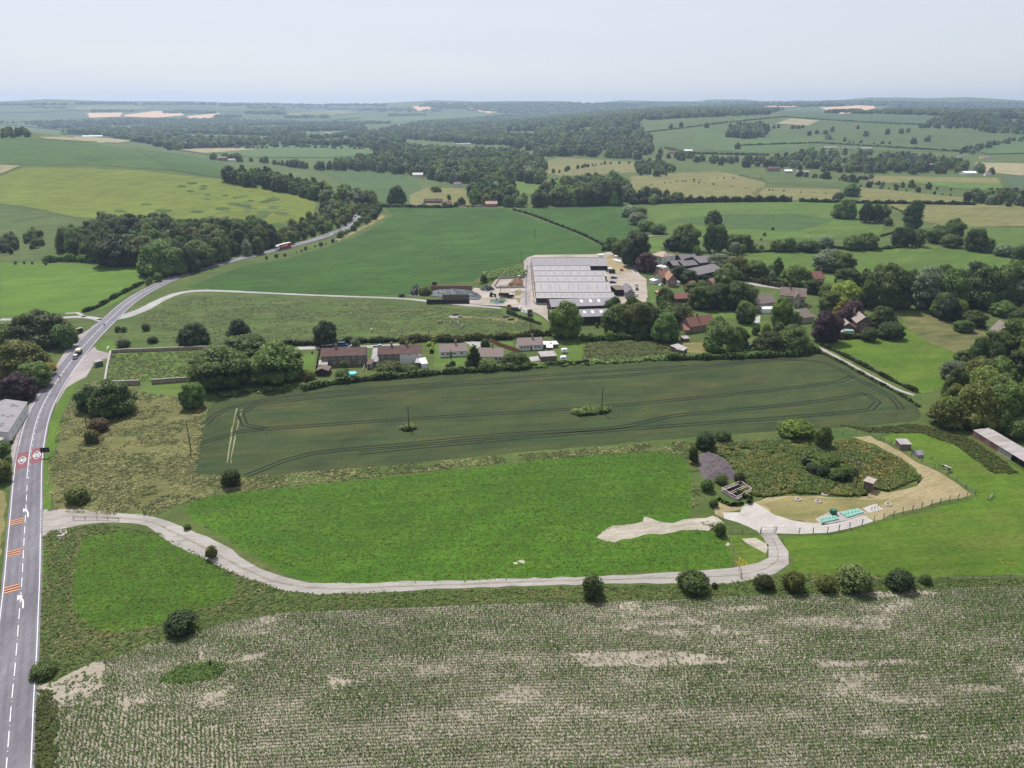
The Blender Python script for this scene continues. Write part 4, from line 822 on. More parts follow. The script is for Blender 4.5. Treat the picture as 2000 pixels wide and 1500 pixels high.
row([(1310,480),(1350,495),(1375,500),(1425,500),(1470,492)], 16, (5,10), ['round','bush'], ['mid','grey'], 'tree along the stream behind the farm', 'stream trees behind the farm')
# middle distance woods
wood([(1055,402),(1060,382),(1110,372),(1150,360),(1200,362),(1225,380),(1235,396),(1200,402),(1120,404)], 15, (14,21), ['round','wide','tall'], MIXT, 'tree in the wood beyond the deep green fields', 'trees of the wood beyond the deep green fields')
wood([(925,400),(915,372),(930,355),(985,352),(1000,372),(1015,390),(1030,402),(985,404)], 14, (10,18), ['round','wide'], MIXT, 'tree around the far hamlet cottages', 'trees around the far hamlet')
wood([(820,340),(860,328),(960,325),(1040,330),(1062,345),(1070,365),(1000,352),(930,352),(900,362),(860,356),(830,350)], 15, (11,18), ['round','wide','tall'], MIXT, 'tree in the belt above the far hamlet', 'trees of the belt above the far hamlet')
wood([(640,332),(660,322),(740,308),(850,300),(990,304),(1060,318),(1070,336),(960,332),(860,334),(815,344),(740,338)], 17, (11,18), ['round','wide'], FART, 'tree of the valley wood beyond the hill spur', 'trees of the valley wood beyond the spur', keep=.85)
wood([(730,300),(760,288),(860,296),(1000,300),(1060,318),(900,308),(780,306)], 18, (12,18), ['round'], FART, 'tree of the valley wood by the far green field', 'trees of the valley wood by the far green field')
wood([(780,252),(850,238),(1000,226),(1150,223),(1245,236),(1255,262),(1280,290),(1250,312),(1140,306),(1060,306),(1020,292),(900,280),(790,272)], 27, (14,21), ['round','wide'], FART, 'tree of the great wood in the middle distance', 'trees of the great wood', holes=[[(1110,254),(1165,248),(1155,258),(1108,264)],[(985,258),(1050,256),(1045,268),(990,270)],[(870,283),(1000,285),(990,292),(905,292)]], wf=1.1)
wood([(1150,223),(1240,236),(1330,232),(1500,224),(1530,214),(1420,214),(1200,214)], 26, (14,20), ['round'], FART, 'tree of the far wood edge on the right slope', 'trees of the far wood edge', wf=1.1)
wood([(150,238),(300,234),(470,236),(640,240),(780,250),(790,280),(730,290),(600,284),(420,290),(330,294),(300,285),(200,265),(130,262),(60,240)], 27, (12,19), ['round','wide'], FART, 'tree in the wooded valley on the left', 'trees of the wooded valley', keep=.62, wf=1.2, holes=[[(470,246),(560,244),(570,250),(480,253)],[(200,246),(300,244),(310,251),(210,254)],[(600,274),(700,270),(705,278),(610,282)],[(100,252),(180,250),(185,256),(110,258)],[(330,262),(420,263),(560,268),(520,276),(380,272)],[(560,258),(680,256),(680,264),(640,270),(560,264)],[(712,240),(780,248),(715,262)]])
row([(335,294),(400,289),(480,291),(560,288),(640,290),(725,292)], 12, (6,10), ['round','bush'], FART, 'tree of the hedge behind the long green field', 'hedge trees behind the long green field')
row([(410,312),(430,310),(470,316),(520,318),(600,330),(640,332)], 16, (9,15), ['round'], FART, 'tree near the house beyond the hill spur', 'trees near the house beyond the spur')
wood([(0,262),(40,258),(60,268),(0,272)], 15, (8,12), ['round','wide'], FART, 'dark tree on the hill top at the left frame edge', 'trees on the hill top at the left edge')
row([(0,240),(60,242),(100,250)], 30, (12,16), ['round'], FART, 'tree of the far ridge belt at the left', 'trees of the far ridge belt')
wood([(1270,318),(1300,312),(1400,322),(1480,330),(1530,330),(1640,338),(1760,342),(1900,338),(1980,345),(1900,328),(1840,312),(1760,306),(1700,302),(1640,302),(1560,300),(1530,308),(1440,316),(1340,308),(1290,302)], 21, (9,16), ['round','wide'], FART, 'tree among the houses of the far right village', 'trees of the far right village', keep=.62, wf=1.0)
row([(1560,345),(1620,350),(1660,354),(1700,350),(1640,352),(1700,360),(1760,366),(1860,372)], 14, (6,11), ['round','bush'], FART, 'tree below the far right village', 'trees below the far right village')
wood([(1418,268),(1440,250),(1490,248),(1502,256),(1490,270),(1450,272)], 18, (15,22), ['tall','cone','round'], ['deep','dark'], 'tree of the square plantation on the far slope', 'trees of the square plantation')
row([(1503,252),(1540,251),(1572,251)], 14, (8,11), ['round'], ['deep'], 'tree of the straight belt beside the plantation', 'trees of the belt beside the plantation')
for (a, b, k) in ((1312,251,2),(1330,249,1),(1380,250,1),(1427,250,1),(1440,291,1),(1421,268,2),(1580,265,1),(1595,262,1),(1612,262,2),(1617,272,3),(1625,258,1),(1675,252,1),(1735,262,2),(1760,261,1),(1773,258,1),(1785,282,2),(1812,276,2),(1690,267,2)):
    for _ in range(k):
        p = P(a+random.uniform(-3, 3)*(k > 1), b+random.uniform(-1, 1)); SC.append((14/mpp(p), p, random.uniform(10,15), random.uniform(11,17), 'round', 'dark', 'lone tree on the far right slope pasture', 'lone trees on the far right slope'))
row([(1630,275),(1660,278),(1700,281),(1740,281)], 20, (7,12), ['round','bush'], ['dark'], 'tree of the hedge on the far right slope', 'hedge trees on the far right slope')
wood([(1790,250),(1840,232),(1900,230),(1960,238),(2000,243),(2080,250),(2000,262),(1950,262),(1890,252),(1840,252)], 26, (13,18), ['round','wide'], ['dark','deep','mid'], 'dark tree of the wood on the right skyline slope', 'trees of the right skyline wood')
row([(1880,300),(1920,290),(1960,280),(2000,272)], 16, (8,13), ['round'], ['dark'], 'tree of the slanting hedge at the right', 'trees of the slanting hedge at the right')
row([(1080,338),(1130,330),(1180,322),(1260,318)], 22, (4,8), ['bush','round'], ['dark','mid'], 'bush dotted on the dry meadow', 'bushes dotted on the dry meadow'); row([(1040,352),(1100,352),(1180,345),(1210,345)], 12, (3,6), ['bush'], ['dark','mid'], 'hedge bush on the dry meadow', 'hedge bushes on the dry meadow')
row([(1240,372),(1300,358),(1400,350),(1500,346)], 18, (1.5,3), ['bush'], ['dark'], 'bush of the ditch across the dry meadows', 'ditch bushes across the dry meadows'); row([(1300,352),(1400,362),(1500,372),(1620,380)], 14, (1,2.4), ['bush'], ['dark'], 'low bush of the second ditch across the dry meadows', 'second ditch bushes')
wood([(1240,322),(1290,320),(1320,335),(1300,346),(1250,345)], 16, (6,13), ['round','bush'], FART, 'tree between the dry meadows', 'trees between the dry meadows')
wood([(1232,398),(1260,392),(1290,388),(1275,380),(1245,385)], 12, (8,14), ['round','bush'], FART, 'tree right of the wood beyond the deep green fields', 'trees right of that wood')
row([(1270,398),(1290,385),(1320,395),(1345,392)], 11, (6,11), ['round','bush'], ['mid','grey'], 'tree where the meadow hedgerow starts', 'trees where the meadow hedgerow starts')
# horizon forests and hedges as one far mass
FARMASS = []
def far(px, n, hr=(12,18)):
    k = 0; r = random.Random(n); xs = [q[0] for q in px]; ys = [q[1] for q in px]
    while k < n:
        q = (r.uniform(min(xs), max(xs)), r.uniform(min(ys), max(ys)))
        if inside(q, px): p = P(*q); h_ = r.uniform(*hr); FARMASS.append((p, h_*r.uniform(1.2, 2.2), h_)); k += 1
def farl(px, n, hr=(12,18)):
    cl = [P(*q) for q in densify(px, 5)]; cl = cl[:int(len(cl)*.5)+1]
    for i in range(n):
        p = random.choice(cl)+Vector((random.gauss(0, 60), random.gauss(0, 60), 0)); p.z = T(p.x, p.y); h_ = random.uniform(*hr); FARMASS.append((p, h_*2.2, h_))
far([(1000,222),(1150,218),(1250,210),(1400,208),(1560,209),(1700,207),(1900,210),(2010,222),(2010,202),(1650,198),(1350,201),(1000,202),(830,203),(860,212)], 2600)
far([(1580,222),(1640,222),(1800,226),(2010,234),(2010,222),(1900,212),(1750,209),(1720,218)], 500)
for x0, x1, y, n in ((0,130,205,60),(150,270,203,150),(280,420,204,60),(430,640,206,140),(640,760,206,80),(180,260,218,60),(320,420,221,90),(420,470,229,60),(60,130,212,20),(480,560,222,80),(640,800,214,60),(700,860,217,50),(820,900,208,60),(560,640,230,40),(760,830,226,60),(340,380,218,30),(200,460,236,160),(470,760,242,200),(850,1010,212,120),(480,640,212,70)):
    far([(x0,y+1.6),(x1,y+1.6),(x1,y-1.6),(x0,y-1.6)], n)
# hedges dividing far fields
for ln in ([(1240,262),(1420,240),(1540,228)],[(1540,230),(1700,240),(1830,246)],[(1450,285),(1600,280),(1900,298)],[(120,262),(250,268)],[(0,243),(150,258)],[(330,262),(560,267)],[(300,244),(560,238)],[(1300,290),(1340,300),(1500,304)]):
    for i in range(len(ln)-1):
        a, b = ln[i], ln[i+1]
        for t in np.arange(0, 1, .018): p = P(a[0]+(b[0]-a[0])*t, a[1]+(b[1]-a[1])*t); FARMASS.append((p, random.uniform(5,10), random.uniform(3,6)))
SC.sort(key=lambda q: -q[0])
NB = sum(1 for a in TREES if a[4] == 'bush'); NT = len(TREES)-NB; rest = []
for q in SC:
    big = q[4] != 'bush'
    if (big and NT < 295 and q[0] > 8) or (not big and NB < 285 and q[0] > 5):
        NT += big; NB += not big; place_tree(q[1], q[2], q[3], q[4], q[5], q[6], q[7])
    else: rest.append(q)
def gn_scatter(name, pts, shapes, label=None, tints=('mid',), kind='stuff'):
    """one object of instanced crowns: point mesh with per-point size, drawn through geometry nodes"""
    n = len(pts); me = bpy.data.meshes.new(name); me.from_pydata([tuple(p[0]) for p in pts], [], [])
    at = me.attributes.new('sz', 'FLOAT_VECTOR', 'POINT'); at.data.foreach_set('vector', np.array([(p[1], p[1], p[2]) for p in pts], np.float32).ravel())
    at = me.attributes.new('rz', 'FLOAT_VECTOR', 'POINT'); at.data.foreach_set('vector', np.array([(0, 0, random.uniform(0, 6.28)) for p in pts], np.float32).ravel())
    tn = [TINT[random.choice(['dark','mid','mid','deep','olive','grey','bright','dark'])] for p in pts]; at = me.attributes.new('tone', 'FLOAT_VECTOR', 'POINT'); at.data.foreach_set('vector', (np.array(tn, np.float32)-np.array([.080,.108,.032], np.float32)).ravel())
    at = me.attributes.new('vi', 'INT', 'POINT'); at.data.foreach_set('value', np.random.default_rng(3).integers(0, len(shapes), n).astype(np.int32))
    o = link(name, me); o.color = (.080,.108,.032,1); tag(o, label, None, None, kind)
    ng = bpy.data.node_groups.new(name, 'GeometryNodeTree'); ng.interface.new_socket('Geometry', in_out='INPUT', socket_type='NodeSocketGeometry'); ng.interface.new_socket('Geometry', in_out='OUTPUT', socket_type='NodeSocketGeometry')
    N = ng.nodes; Lk = ng.links; gi = N.new('NodeGroupInput'); go = N.new('NodeGroupOutput'); iop = N.new('GeometryNodeInstanceOnPoints')
    gti = N.new('GeometryNodeGeometryToInstance')
    for c in reversed(shapes):
        oi = N.new('GeometryNodeObjectInfo'); oi.inputs['Object'].default_value = c; oi.transform_space = 'ORIGINAL'; oi.inputs['As Instance'].default_value = True; Lk.new(oi.outputs['Geometry'], gti.inputs[0])
    def nat(nm, ty):
        q = N.new('GeometryNodeInputNamedAttribute'); q.data_type = ty; q.inputs['Name'].default_value = nm; return q.outputs['Attribute']
    Lk.new(gi.outputs[0], iop.inputs['Points']); Lk.new(gti.outputs[0], iop.inputs['Instance']); iop.inputs['Pick Instance'].default_value = True
    Lk.new(nat('vi', 'INT'), iop.inputs['Instance Index']); Lk.new(nat('rz', 'FLOAT_VECTOR'), iop.inputs['Rotation']); Lk.new(nat('sz', 'FLOAT_VECTOR'), iop.inputs['Scale'])
    Lk.new(iop.outputs[0], go.inputs[0]); md = o.modifiers.new('scatter', 'NODES'); md.node_group = ng; return o
# source crowns: two ordinary trees per far tone, standing in the woods themselves
def sources(shape, lod, tints, k0=0):
    out = []
    for i, t in enumerate(tints):
        q = rest.pop(random.randrange(len(rest)//2)) if rest else None
        e = empty('broadleaf_tree' if shape != 'bush' else 'bush', q[1], 0, q[6], 'tree' if shape != 'bush' else 'bush', q[7]); c = link('crown', crown(shape, lod, (k0+i) % SH[shape]), e)
        c.scale = (q[2], q[2], q[3]); c.color = (*TINT[t], 1); s = link('trunk' if shape != 'bush' else 'stem', TRK_M[0], e); s.scale = (q[3],)*3; out.append(c)
    return out
sT = sources('round', 2, ['dark','mid','mid','deep','olive'])+sources('wide', 2, ['dark','mid','grey']); sB = sources('bush', 2, ['dark','mid','olive'])
tw = [(q[1], q[2], q[3]) for q in rest if q[4] != 'bush']; bw = [(q[1], q[2], q[3]) for q in rest if q[4] == 'bush']
gn_scatter('distant_woodland', tw, sT, 'wooded valley floor of countless rounded trees in the middle distance'); gn_scatter('distant_scrub', bw, sB, 'small bushes dotted along far field boundaries')
gn_scatter('horizon_forest', FARMASS, sT[:5], 'bluish forest and hedges on the far hills at the horizon')
print('SC', len(SC), 'trees', NT, 'bush', NB, 'rest', len(tw), len(bw), 'far', len(FARMASS))
# continuous hedges: a leafy bank following a line
def hedge(px, wd, hg, tint, label, name='hedge', group=None, dens=9, ls=.22, top=None):
    cl = catmull([P(*q) for q in px], 1.5); r = np.random.default_rng(int(px[0][0]+px[0][1])); V = []; NN = []
    cl3 = [Vector((p.x, p.y, T(p.x, p.y))) for p in cl]; o0 = cl3[0].copy(); core = MB(); prev = None
    for i, p in enumerate(cl3):
        d = ((cl[min(i+1, len(cl)-1)]-cl[max(i-1, 0)])).normalized(); s = Vector((d.y, -d.x, 0)); k = 1+.22*math.sin(i*.7)+.12*r.normal(); q = p-o0
        prof = [q+s*(-wd*.42*k), q+s*(-wd*.36*k)+Vector((0,0,hg*.7*k)), q+Vector((0,0,hg*.9*k)), q+s*(wd*.36*k)+Vector((0,0,hg*.7*k)), q+s*(wd*.42*k)]
        if prev:
            for j in range(4): core.quad(prev[j], prof[j], prof[j+1], prev[j+1])
        prev = prof
        for _ in range(int(dens*(wd+2*hg)*.75)):
            a = r.uniform(0, math.pi); c, sn = math.cos(a), math.sin(a); t = r.uniform(-.75, .75)
            V.append(tuple(q+s*(c*wd*.5*k)+Vector((0,0,abs(sn)**.6*hg*k))+Vector((d.x, d.y, 0))*t)); NN.append((s.x*c, s.y*c, sn+.2))
    Vl, Fl = leaf_quads(np.array(V), np.array(NN), ls, r); n0 = len(core.v); me = bpy.data.meshes.new(name)
    me.from_pydata([tuple(v) for v in core.v]+Vl.tolist(), [], core.f+[tuple(f) for f in (Fl+n0)]); me.materials.append(LEAF); me.update()
    NA = np.array([(0,0,1)]*n0+[tuple(q) for q in np.repeat(np.array(NN)*.8+np.array([0,0,.4]), 4, axis=0)]); upnormals(me, NA/np.linalg.norm(NA, axis=1)[:, None])
    o = link(name, me, None, o0); t = TINT[tint]; o.color = (*t, 1); return tag(o, label, 'hedge', group)
hedge([(846,663),(846,675),(843,690)], 1.8, 1.6, 'lime', 'bright yellow green clipped hedge between terrace and bungalow'); hedge([(805,671),(820,667),(836,665)], 1.3, 1.3, 'lime', 'bright yellow green hedge curling behind the second terrace')
hedge([(849,668),(880,668),(905,669)], 2, 2.2, 'dark', 'dark clipped hedge behind the first bungalow lawn'); hedge([(965,664),(1000,663)], 2, 2.2, 'dark', 'dark clipped hedge by the brown garden fence')
hedge([(1635,662),(1665,661),(1695,661)], 2.5, 2.6, 'olive', 'long clipped hedge below the brown brick house'); hedge([(1445,547),(1480,553),(1532,563)], 3.0, 3.4, 'olive', 'tall clipped hedge with sunlit top beside the manor drive')
hedge([(1268,508),(1285,503),(1302,500)], 2, 3, 'deep', 'dark hedge behind the white house'); hedge([(1362,560),(1385,556),(1411,550)], 4, 5.5, 'deep', 'big dark hedge in front of the slate roofed barns')
hedge([(992,612),(1020,622),(1055,634)], 2.2, 1.8, 'dark', 'hedge under the parked farm trailers'); hedge([(1500,655),(1530,652),(1560,655)], 0.1, .1, 'mid', '') if 0 else None
hedge([(1440,965),(1465,978),(1462,985)], 1.2, 1.3, 'mid', 'overgrown hedge on the right of the sunken tank'); hedge([(1402,975),(1425,987),(1452,985)], 1.3, .8, 'bright', 'weeds grown against the front of the sunken tank')
hedge([(1569,905),(1600,928),(1640,942),(1658,938)], 2.4, 1.8, 'deep', 'bramble bank along the old enclosure fence')

hedge([(163,610),(190,601),(225,581),(255,566),(280,553)], 2.4, 2.0, 'dark', 'ragged low hedge between the mown ley and the main road')
hedge([(592,762),(640,752),(700,744),(770,738),(840,732),(900,727),(960,724),(1010,720)], 3.2, 2.4, 'mid', 'overgrown hedge between the terrace gardens and the cereal field', ls=.3)
hedge([(1010,718),(1080,712),(1150,709)], 2.2, 1.2, 'mid', 'low hedge below the long grey garden shed'); hedge([(1300,702),(1400,701),(1480,698),(1560,694),(1595,688)], 3.4, 2.4, 'mid', 'overgrown hedge between the village trees and the cereal field', ls=.3)
hedge([(1604,674),(1650,696),(1700,722),(1750,748),(1790,766)], 1.8, 1.4, 'dark', 'low hedge along the paddock side of the footpath'); hedge([(1590,684),(1640,707),(1700,740),(1760,772),(1795,795)], 1.6, .9, 'mid', 'weedy strip along the cereal side of the footpath')
hedge([(432,681),(520,676),(600,673),(700,669),(800,666)], 3.4, 2.4, 'dark', 'long dark hedge between the grazed meadow and the lane', ls=.3); hedge([(800,666),(900,664),(1000,660),(1075,654)], 4.2, 3.0, 'olive', 'taller rough hedge between the grazed meadow and the bungalows', ls=.32)
hedge([(1002,410),(1040,421),(1090,440),(1140,460),(1187,484)], 2.2, 1.8, 'deep', 'straight dark hedge dividing the two deep green fields', ls=.3, dens=6); hedge([(85,513),(130,510),(182,513)], 4, 4.4, 'bright', 'leafy bright hedge above the mown ley', ls=.4)
hedge([(1230,399),(1310,397),(1400,395),(1500,394),(1545,394)], 6, 6, 'dark', 'long tall hedgerow across the right hand meadow', ls=.6, dens=3); hedge([(1560,394),(1620,396),(1700,398),(1780,399),(1905,401)], 4, 4, 'dark', 'hedgerow continuing along the yellow fields', ls=.5, dens=3)
hedge([(1140,666),(1180,664),(1240,662),(1300,664)], 3, 2.6, 'mid', 'hedge along the top of the small rough paddock', ls=.3); hedge([(745,404),(800,405),(870,406),(890,404)], 3, 3, 'mid', 'garden hedge before the far hamlet', ls=.5, dens=4)
hedge([(1470,494),(1540,490),(1620,486),(1700,488),(1760,484)], 3, 2.2, 'mid', 'low scrub line along the meadow stream', ls=.4, dens=4); hedge([(1720,462),(1760,450),(1800,434),(1740,404)], 2.0, 1.4, 'mid', 'reedy ditch edge between the meadow and the yellow field', ls=.4, dens=3)
# ------------------------------------------------------------------ buildings
m_stone = M('dark_stone_wall', (.19,.16,.13), .9, .3, 2.2, bump=.4); m_rend = M('pale_render', (.66,.645,.61), .85, .07, .8); m_pstone = M('pale_stone_wall', (.40,.36,.29), .9, .25, 2.2, bump=.4)
m_brick = M('brown_brick', (.155,.085,.06), .9, .22, 3.5, bump=.3); m_obrick = M('warm_brick', (.27,.19,.145), .9, .2, 3); m_dark = M('dark_timber', (.035,.03,.03), .85, .2, 1)
m_rbrown = M('brown_tile_roof', (.135,.078,.066), .85, .16, .9, streak=(4,.35), bump=.5); m_rmot = M('mottled_tile_roof', (.20,.175,.18), .85, .2, .5, (.24,.16,.115), streak=(3,.9), bump=.4); m_rred = M('red_tile_roof', (.27,.115,.085), .85, .2, 1.4, (.17,.085,.07), bump=.5)
m_ror = M('orange_tile_roof', (.36,.20,.13), .85, .2, 1.2, (.26,.145,.10), bump=.4); m_slate = M('slate_grey_sheet', (.19,.17,.175), .8, .2, .7, (.135,.12,.125), streak=(1,5)); m_thatch = M('thatch', (.27,.225,.19), .95, .2, 1.6, (.19,.155,.135), streak=(.3,2), bump=.6)
m_fib = M('fibre_cement_roof', (.38,.355,.35), .8, .1, .45, (.30,.28,.285), streak=(.5,6)); m_fibd = M('weathered_fibre_roof', (.28,.26,.28), .8, .14, .6, (.21,.195,.21), streak=(.6,5)); m_ptile = M('pink_tile_roof', (.50,.29,.235), .85, .12, 1)
m_glass = M('window_glass', (.03,.035,.045), .12, .1, 1, spec=.6); m_wh = M('white_frame', (.74,.74,.73), .6, .04, 1); m_light = M('rooflight_sheet', (.25,.245,.24), .5, .1, 1); m_rlw = M('white_rooflight', (.72,.72,.70), .5, .05, 1)
m_conc = M('concrete_wall', (.36,.34,.31), .9, .15, 1.2); m_wood = M('weathered_wood', (.17,.135,.105), .9, .25, 2.5); m_rust = M('rusty_sheet', (.30,.12,.085), .85, .25, 1, (.22,.13,.10)); m_tin = M('pale_tin_sheet', (.36,.34,.34), .7, .15, .5, (.24,.20,.18), streak=(1,4)); m_fence = M('brown_fence_boards', (.32,.155,.085), .9, .15, 2)
m_black = M('black_plastic', (.018,.02,.024), .5, .2, 2); m_white = M('bright_white', (.78,.79,.80), .5, .04, 1)
WIN = {}
def win_mesh(w_, h_, n):
    k = (round(w_,2), round(h_,2), n)
    if k not in WIN:
        f = MB(); t = .09
        f.box(-w_/2, w_/2, -.06, .02, 0, t); f.box(-w_/2, w_/2, -.06, .02, h_-t, h_); f.box(-w_/2, -w_/2+t, -.06, .02, t, h_-t); f.box(w_/2-t, w_/2, -.06, .02, t, h_-t)
        for i in range(1, n): x = -w_/2+w_*i/n; f.box(x-.035, x+.035, -.05, .01, t, h_-t)
        p = MB().box(-w_/2+t, w_/2-t, -.02, .015, t, h_-t); WIN[k] = (f.mesh('window', m_wh), p.mesh('pane', m_glass))
    return WIN[k]
def window(root, x, y, z, w_, h_, rz=0, n=2):
    a, b = win_mesh(w_, h_, n); o = link('window', a, root, (x, y, z)); o.rotation_euler = (0, 0, rz); link('pane', b, o); return o
def frame(pl, pr):
    a, b = P(*pl), P(*pr); d = b.xy-a.xy; return a, math.atan2(d.y, d.x), d.length
def roofslab(mb, ax, a, b, t):   # a,b: profile points (from eave to ridge), sloped slab of thickness t between x0,x1 = ax
    n = Vector((-(b[1]-a[1]), b[0]-a[0])).normalized()*t
    if n.y < 0: n = -n
    return [(a[0], a[1]), (b[0], b[1]), (b[0]+n.x, b[1]+n.y), (a[0]+n.x, a[1]+n.y)]
def house(name, label, pl, pr, W, hw, rise, wall, roof, wins=(), chim=(), doors=(), ridge='x', hip=0, t=.16, oh=.35, group=None, cat='house', L=None, mir=None, sink=.3, wall2=None):
    a, rz, LL = frame(pl, pr); L = L or LL; e = empty(name, a, rz, label, cat, group)
    w_ = MB(); r = MB()
    if ridge == 'x':
        w_.prism([(0,-sink),(W,-sink),(W,hw),(W/2,hw+rise*(0 if hip else 1)),(0,hw)], 0, L if not wall2 else L*wall2[0])
        if wall2: v = MB().prism([(-.02,-sink),(W+.02,-sink),(W+.02,hw),(W/2,hw+rise),(-.02,hw)], L*wall2[0]+.01, L); v.build('wall', wall2[1], e)
        if not hip:
            k = rise/(W/2); r.prism(roofslab(r, 0, (-oh, hw-k*oh+.02), (W/2, hw+rise+.02), t), -oh, L+oh); r.prism(roofslab(r, 0, (W+oh, hw-k*oh+.02), (W/2, hw+rise+.02), t)[::-1], -oh, L+oh)
    else:
        w_.prismy([(0,-sink),(L,-sink),(L,hw),(L/2,hw+rise),(0,hw)], 0, W); k = rise/(L/2)
        r.prismy(roofslab(r, 0, (-oh, hw-k*oh+.02), (L/2, hw+rise+.02), t), -oh, W+oh); r.prismy(roofslab(r, 0, (L+oh, hw-k*oh+.02), (L/2, hw+rise+.02), t)[::-1], -oh, W+oh)
    if hip:
        z = hw+.02; x0, x1, y0, y1 = -oh, L+oh, -oh, W+oh; q = hip; A, B = (q, W/2, hw+rise), (L-q, W/2, hw+rise)
        r.quad((x0,y0,z),(x1,y0,z),B,A); r.quad((x1,y1,z),(x0,y1,z),A,B); r.quad((x0,y1,z),(x0,y0,z),A); r.quad((x1,y0,z),(x1,y1,z),B); r.quad((x0,y0,z-.1),(x0,y1,z-.1),(x1,y1,z-.1),(x1,y0,z-.1))
        for p, q2 in (((x0,y0),(x1,y0)),((x1,y0),(x1,y1)),((x1,y1),(x0,y1)),((x0,y1),(x0,y0))): r.quad((*p,z-.1),(*q2,z-.1),(*q2,z),(*p,z))
    w_.build('wall', wall, e); ro = r.build('roof', roof, e)
    for c in chim:
        x, y = c[0]*L, c[1]*W; zr = hw+rise-.6; s = c[2] if len(c) > 2 else .45; h_ = c[3] if len(c) > 3 else 1.5
        m = MB().box(x-s, x+s, y-s*.8, y+s*.8, zr, zr+.6+h_).box(x-s-.08, x+s+.08, y-s*.8-.08, y+s*.8+.08, zr+.6+h_, zr+.75+h_); m.tube((x-.2,y,zr+.75+h_),(x-.2,y,zr+1.1+h_),.12); m.tube((x+.2,y,zr+.75+h_),(x+.2,y,zr+1.1+h_),.12); m.build('chimney', m_obrick, ro)
    for q in wins:
        f, x, z, ww, hh = q[:5]; n = q[5] if len(q) > 5 else 2
        if f == 'f': window(e, x*L, 0, z, ww, hh, 0, n)
        elif f == 'r': window(e, L, x*W, z, ww, hh, math.pi/2, n)
        elif f == 'l': window(e, 0, x*W, z, ww, hh, -math.pi/2, n)
    for f, x in doors:
        if f == 'f': MB().box(x*L-.5, x*L+.5, -.06, .03, -.02, 2.05).build('door', M('door_paint', (.12,.14,.13)), e)
        else: MB().box(L-.03, L+.06, x*W-.5, x*W+.5, -.02, 2.05).build('door', M('door_paint', (.12,.14,.13)), e)
    return e
def row_w(face, xs, z, w_, h_, n=2): return [(face, x, z, w_, h_, n) for x in xs]
g = 'brown roofed terraces facing the cereal field'
house('terraced_house', 'first brown roofed stone terrace with a single chimney, beside the dark gable shed', (629,716), (715,713), 7.5, 4.7, 2.3, m_stone, m_rbrown, row_w('f', (.09,.27,.43,.58,.73,.9), 3.2, 1.15, 1.15)+row_w('f', (.28,.44,.59,.86), .9, .9, 1.2), [(.32,.55)], [('f',.7)], group=g)
house('terraced_house', 'second brown roofed terrace with two chimneys and a white right half', (740,712), (823,709), 7.5, 4.7, 2.3, m_stone, m_rbrown, row_w('f', (.1,.26,.42), 3.2, 1.1, 1.15)+row_w('f', (.58,.73,.9), 3.4, .7, .9, 1), [(.31,.55),(.67,.55)], [('f',.2)], group=g, wall2=(.5, m_rend))
g = 'white bungalows with mottled roofs'
house('bungalow', 'white bungalow left of the dark conifer, on a bright lawn', (860,698), (912,695), 8.5, 2.5, 2.2, m_rend, m_rmot, row_w('f', (.1,.28,.52,.8), .95, 1.5, 1.0, 3), [(.62,.5)], [('f',.4)], group=g)
house('bungalow', 'white bungalow half hidden between the dark conifer and the spreading bush', (936,707), (982,707), 9.5, 2.5, 2.4, m_rend, m_rmot, row_w('f', (.2,.72,.9), .95, 1.4, 1.0, 2), [(.55,.6)], group=g)
house('bungalow', 'white bungalow at the right end with a patched orange and grey roof', (1013,685), (1060,683), 8.5, 2.5, 2.2, m_rend, m_rmot, row_w('f', (.12,.25,.38,.7,.85), .95, 1.2, 1.0, 2), [(.62,.5)], [('f',.52)], group=g)
MB_ = MB
def shed(label, pl, pr, W, h0, h1, wall, roof, name='shed', cat='shed', group=None, door=False):
    a, rz, L = frame(pl, pr); e = empty(name, a, rz, label, cat, group); MB().prism([(0,-.2),(W,-.2),(W,h1),(0,h0)], 0, L).build('wall', wall, e)
    k = (h1-h0)/W; MB().prism([(-.25,h0-k*.25+.02),(W+.25,h1+k*.25+.02),(W+.25,h1+k*.25+.1),(-.25,h0-k*.25+.1)], -.2, L+.2).build('roof', roof, e)
    if door: MB().box(L*.35, L*.65, -.05, .02, 0, min(2, h0*.85)).build('door', m_dark, e)
    return e
house('garden_shed', 'dark brown gabled shed at the corner below the first terrace', (618,734), (642,734), 5, 2.2, 1.0, m_dark, m_wood, ridge='y', cat='shed', oh=.2, t=.08)
shed('pale grey roofed shed behind the dark gabled shed', (624,722), (640,721), 4, 2.1, 2.6, m_wood, m_tin)
shed('left of two small garages between the terraces, dark door', (717,721), (726,721), 5, 2.3, 2.6, m_conc, m_rbrown, 'garage', door=True); shed('right of two small garages between the terraces, pale roof', (727,716), (738,716), 5, 2.3, 2.6, m_conc, m_fibd, 'garage', door=True)
shed('black low outbuilding at the back of the first terrace yard', (629,684), (650,683), 4.5, 2.2, 2.5, m_dark, m_black, 'outbuilding', 'outbuilding')
shed('white roofed conservatory at the right end of the second terrace', (824,720), (835,719), 6, 2.2, 2.7, m_wh, m_white, 'conservatory', 'conservatory'); shed('small brick lean-to beside the white conservatory', (812,718), (822,718), 4, 2.2, 2.6, m_stone, m_fib, 'outbuilding', 'outbuilding')
for a, b, l in (((1062,680),(1074,680),'white roofed shed nearest the right hand bungalow'),((1068,686),(1079,686),'small white roofed shed in front of the other garden sheds'),((1080,680),(1090,679),'white roofed shed standing farthest right of the garden sheds')): shed(l, a, b, 3.2, 1.8, 2.2, m_wood, m_white, group='white roofed garden sheds')
shed('long grey garden shed with a white band on its roof', (1057,706), (1087,704), 5, 2.2, 2.8, m_wood, m_tin)
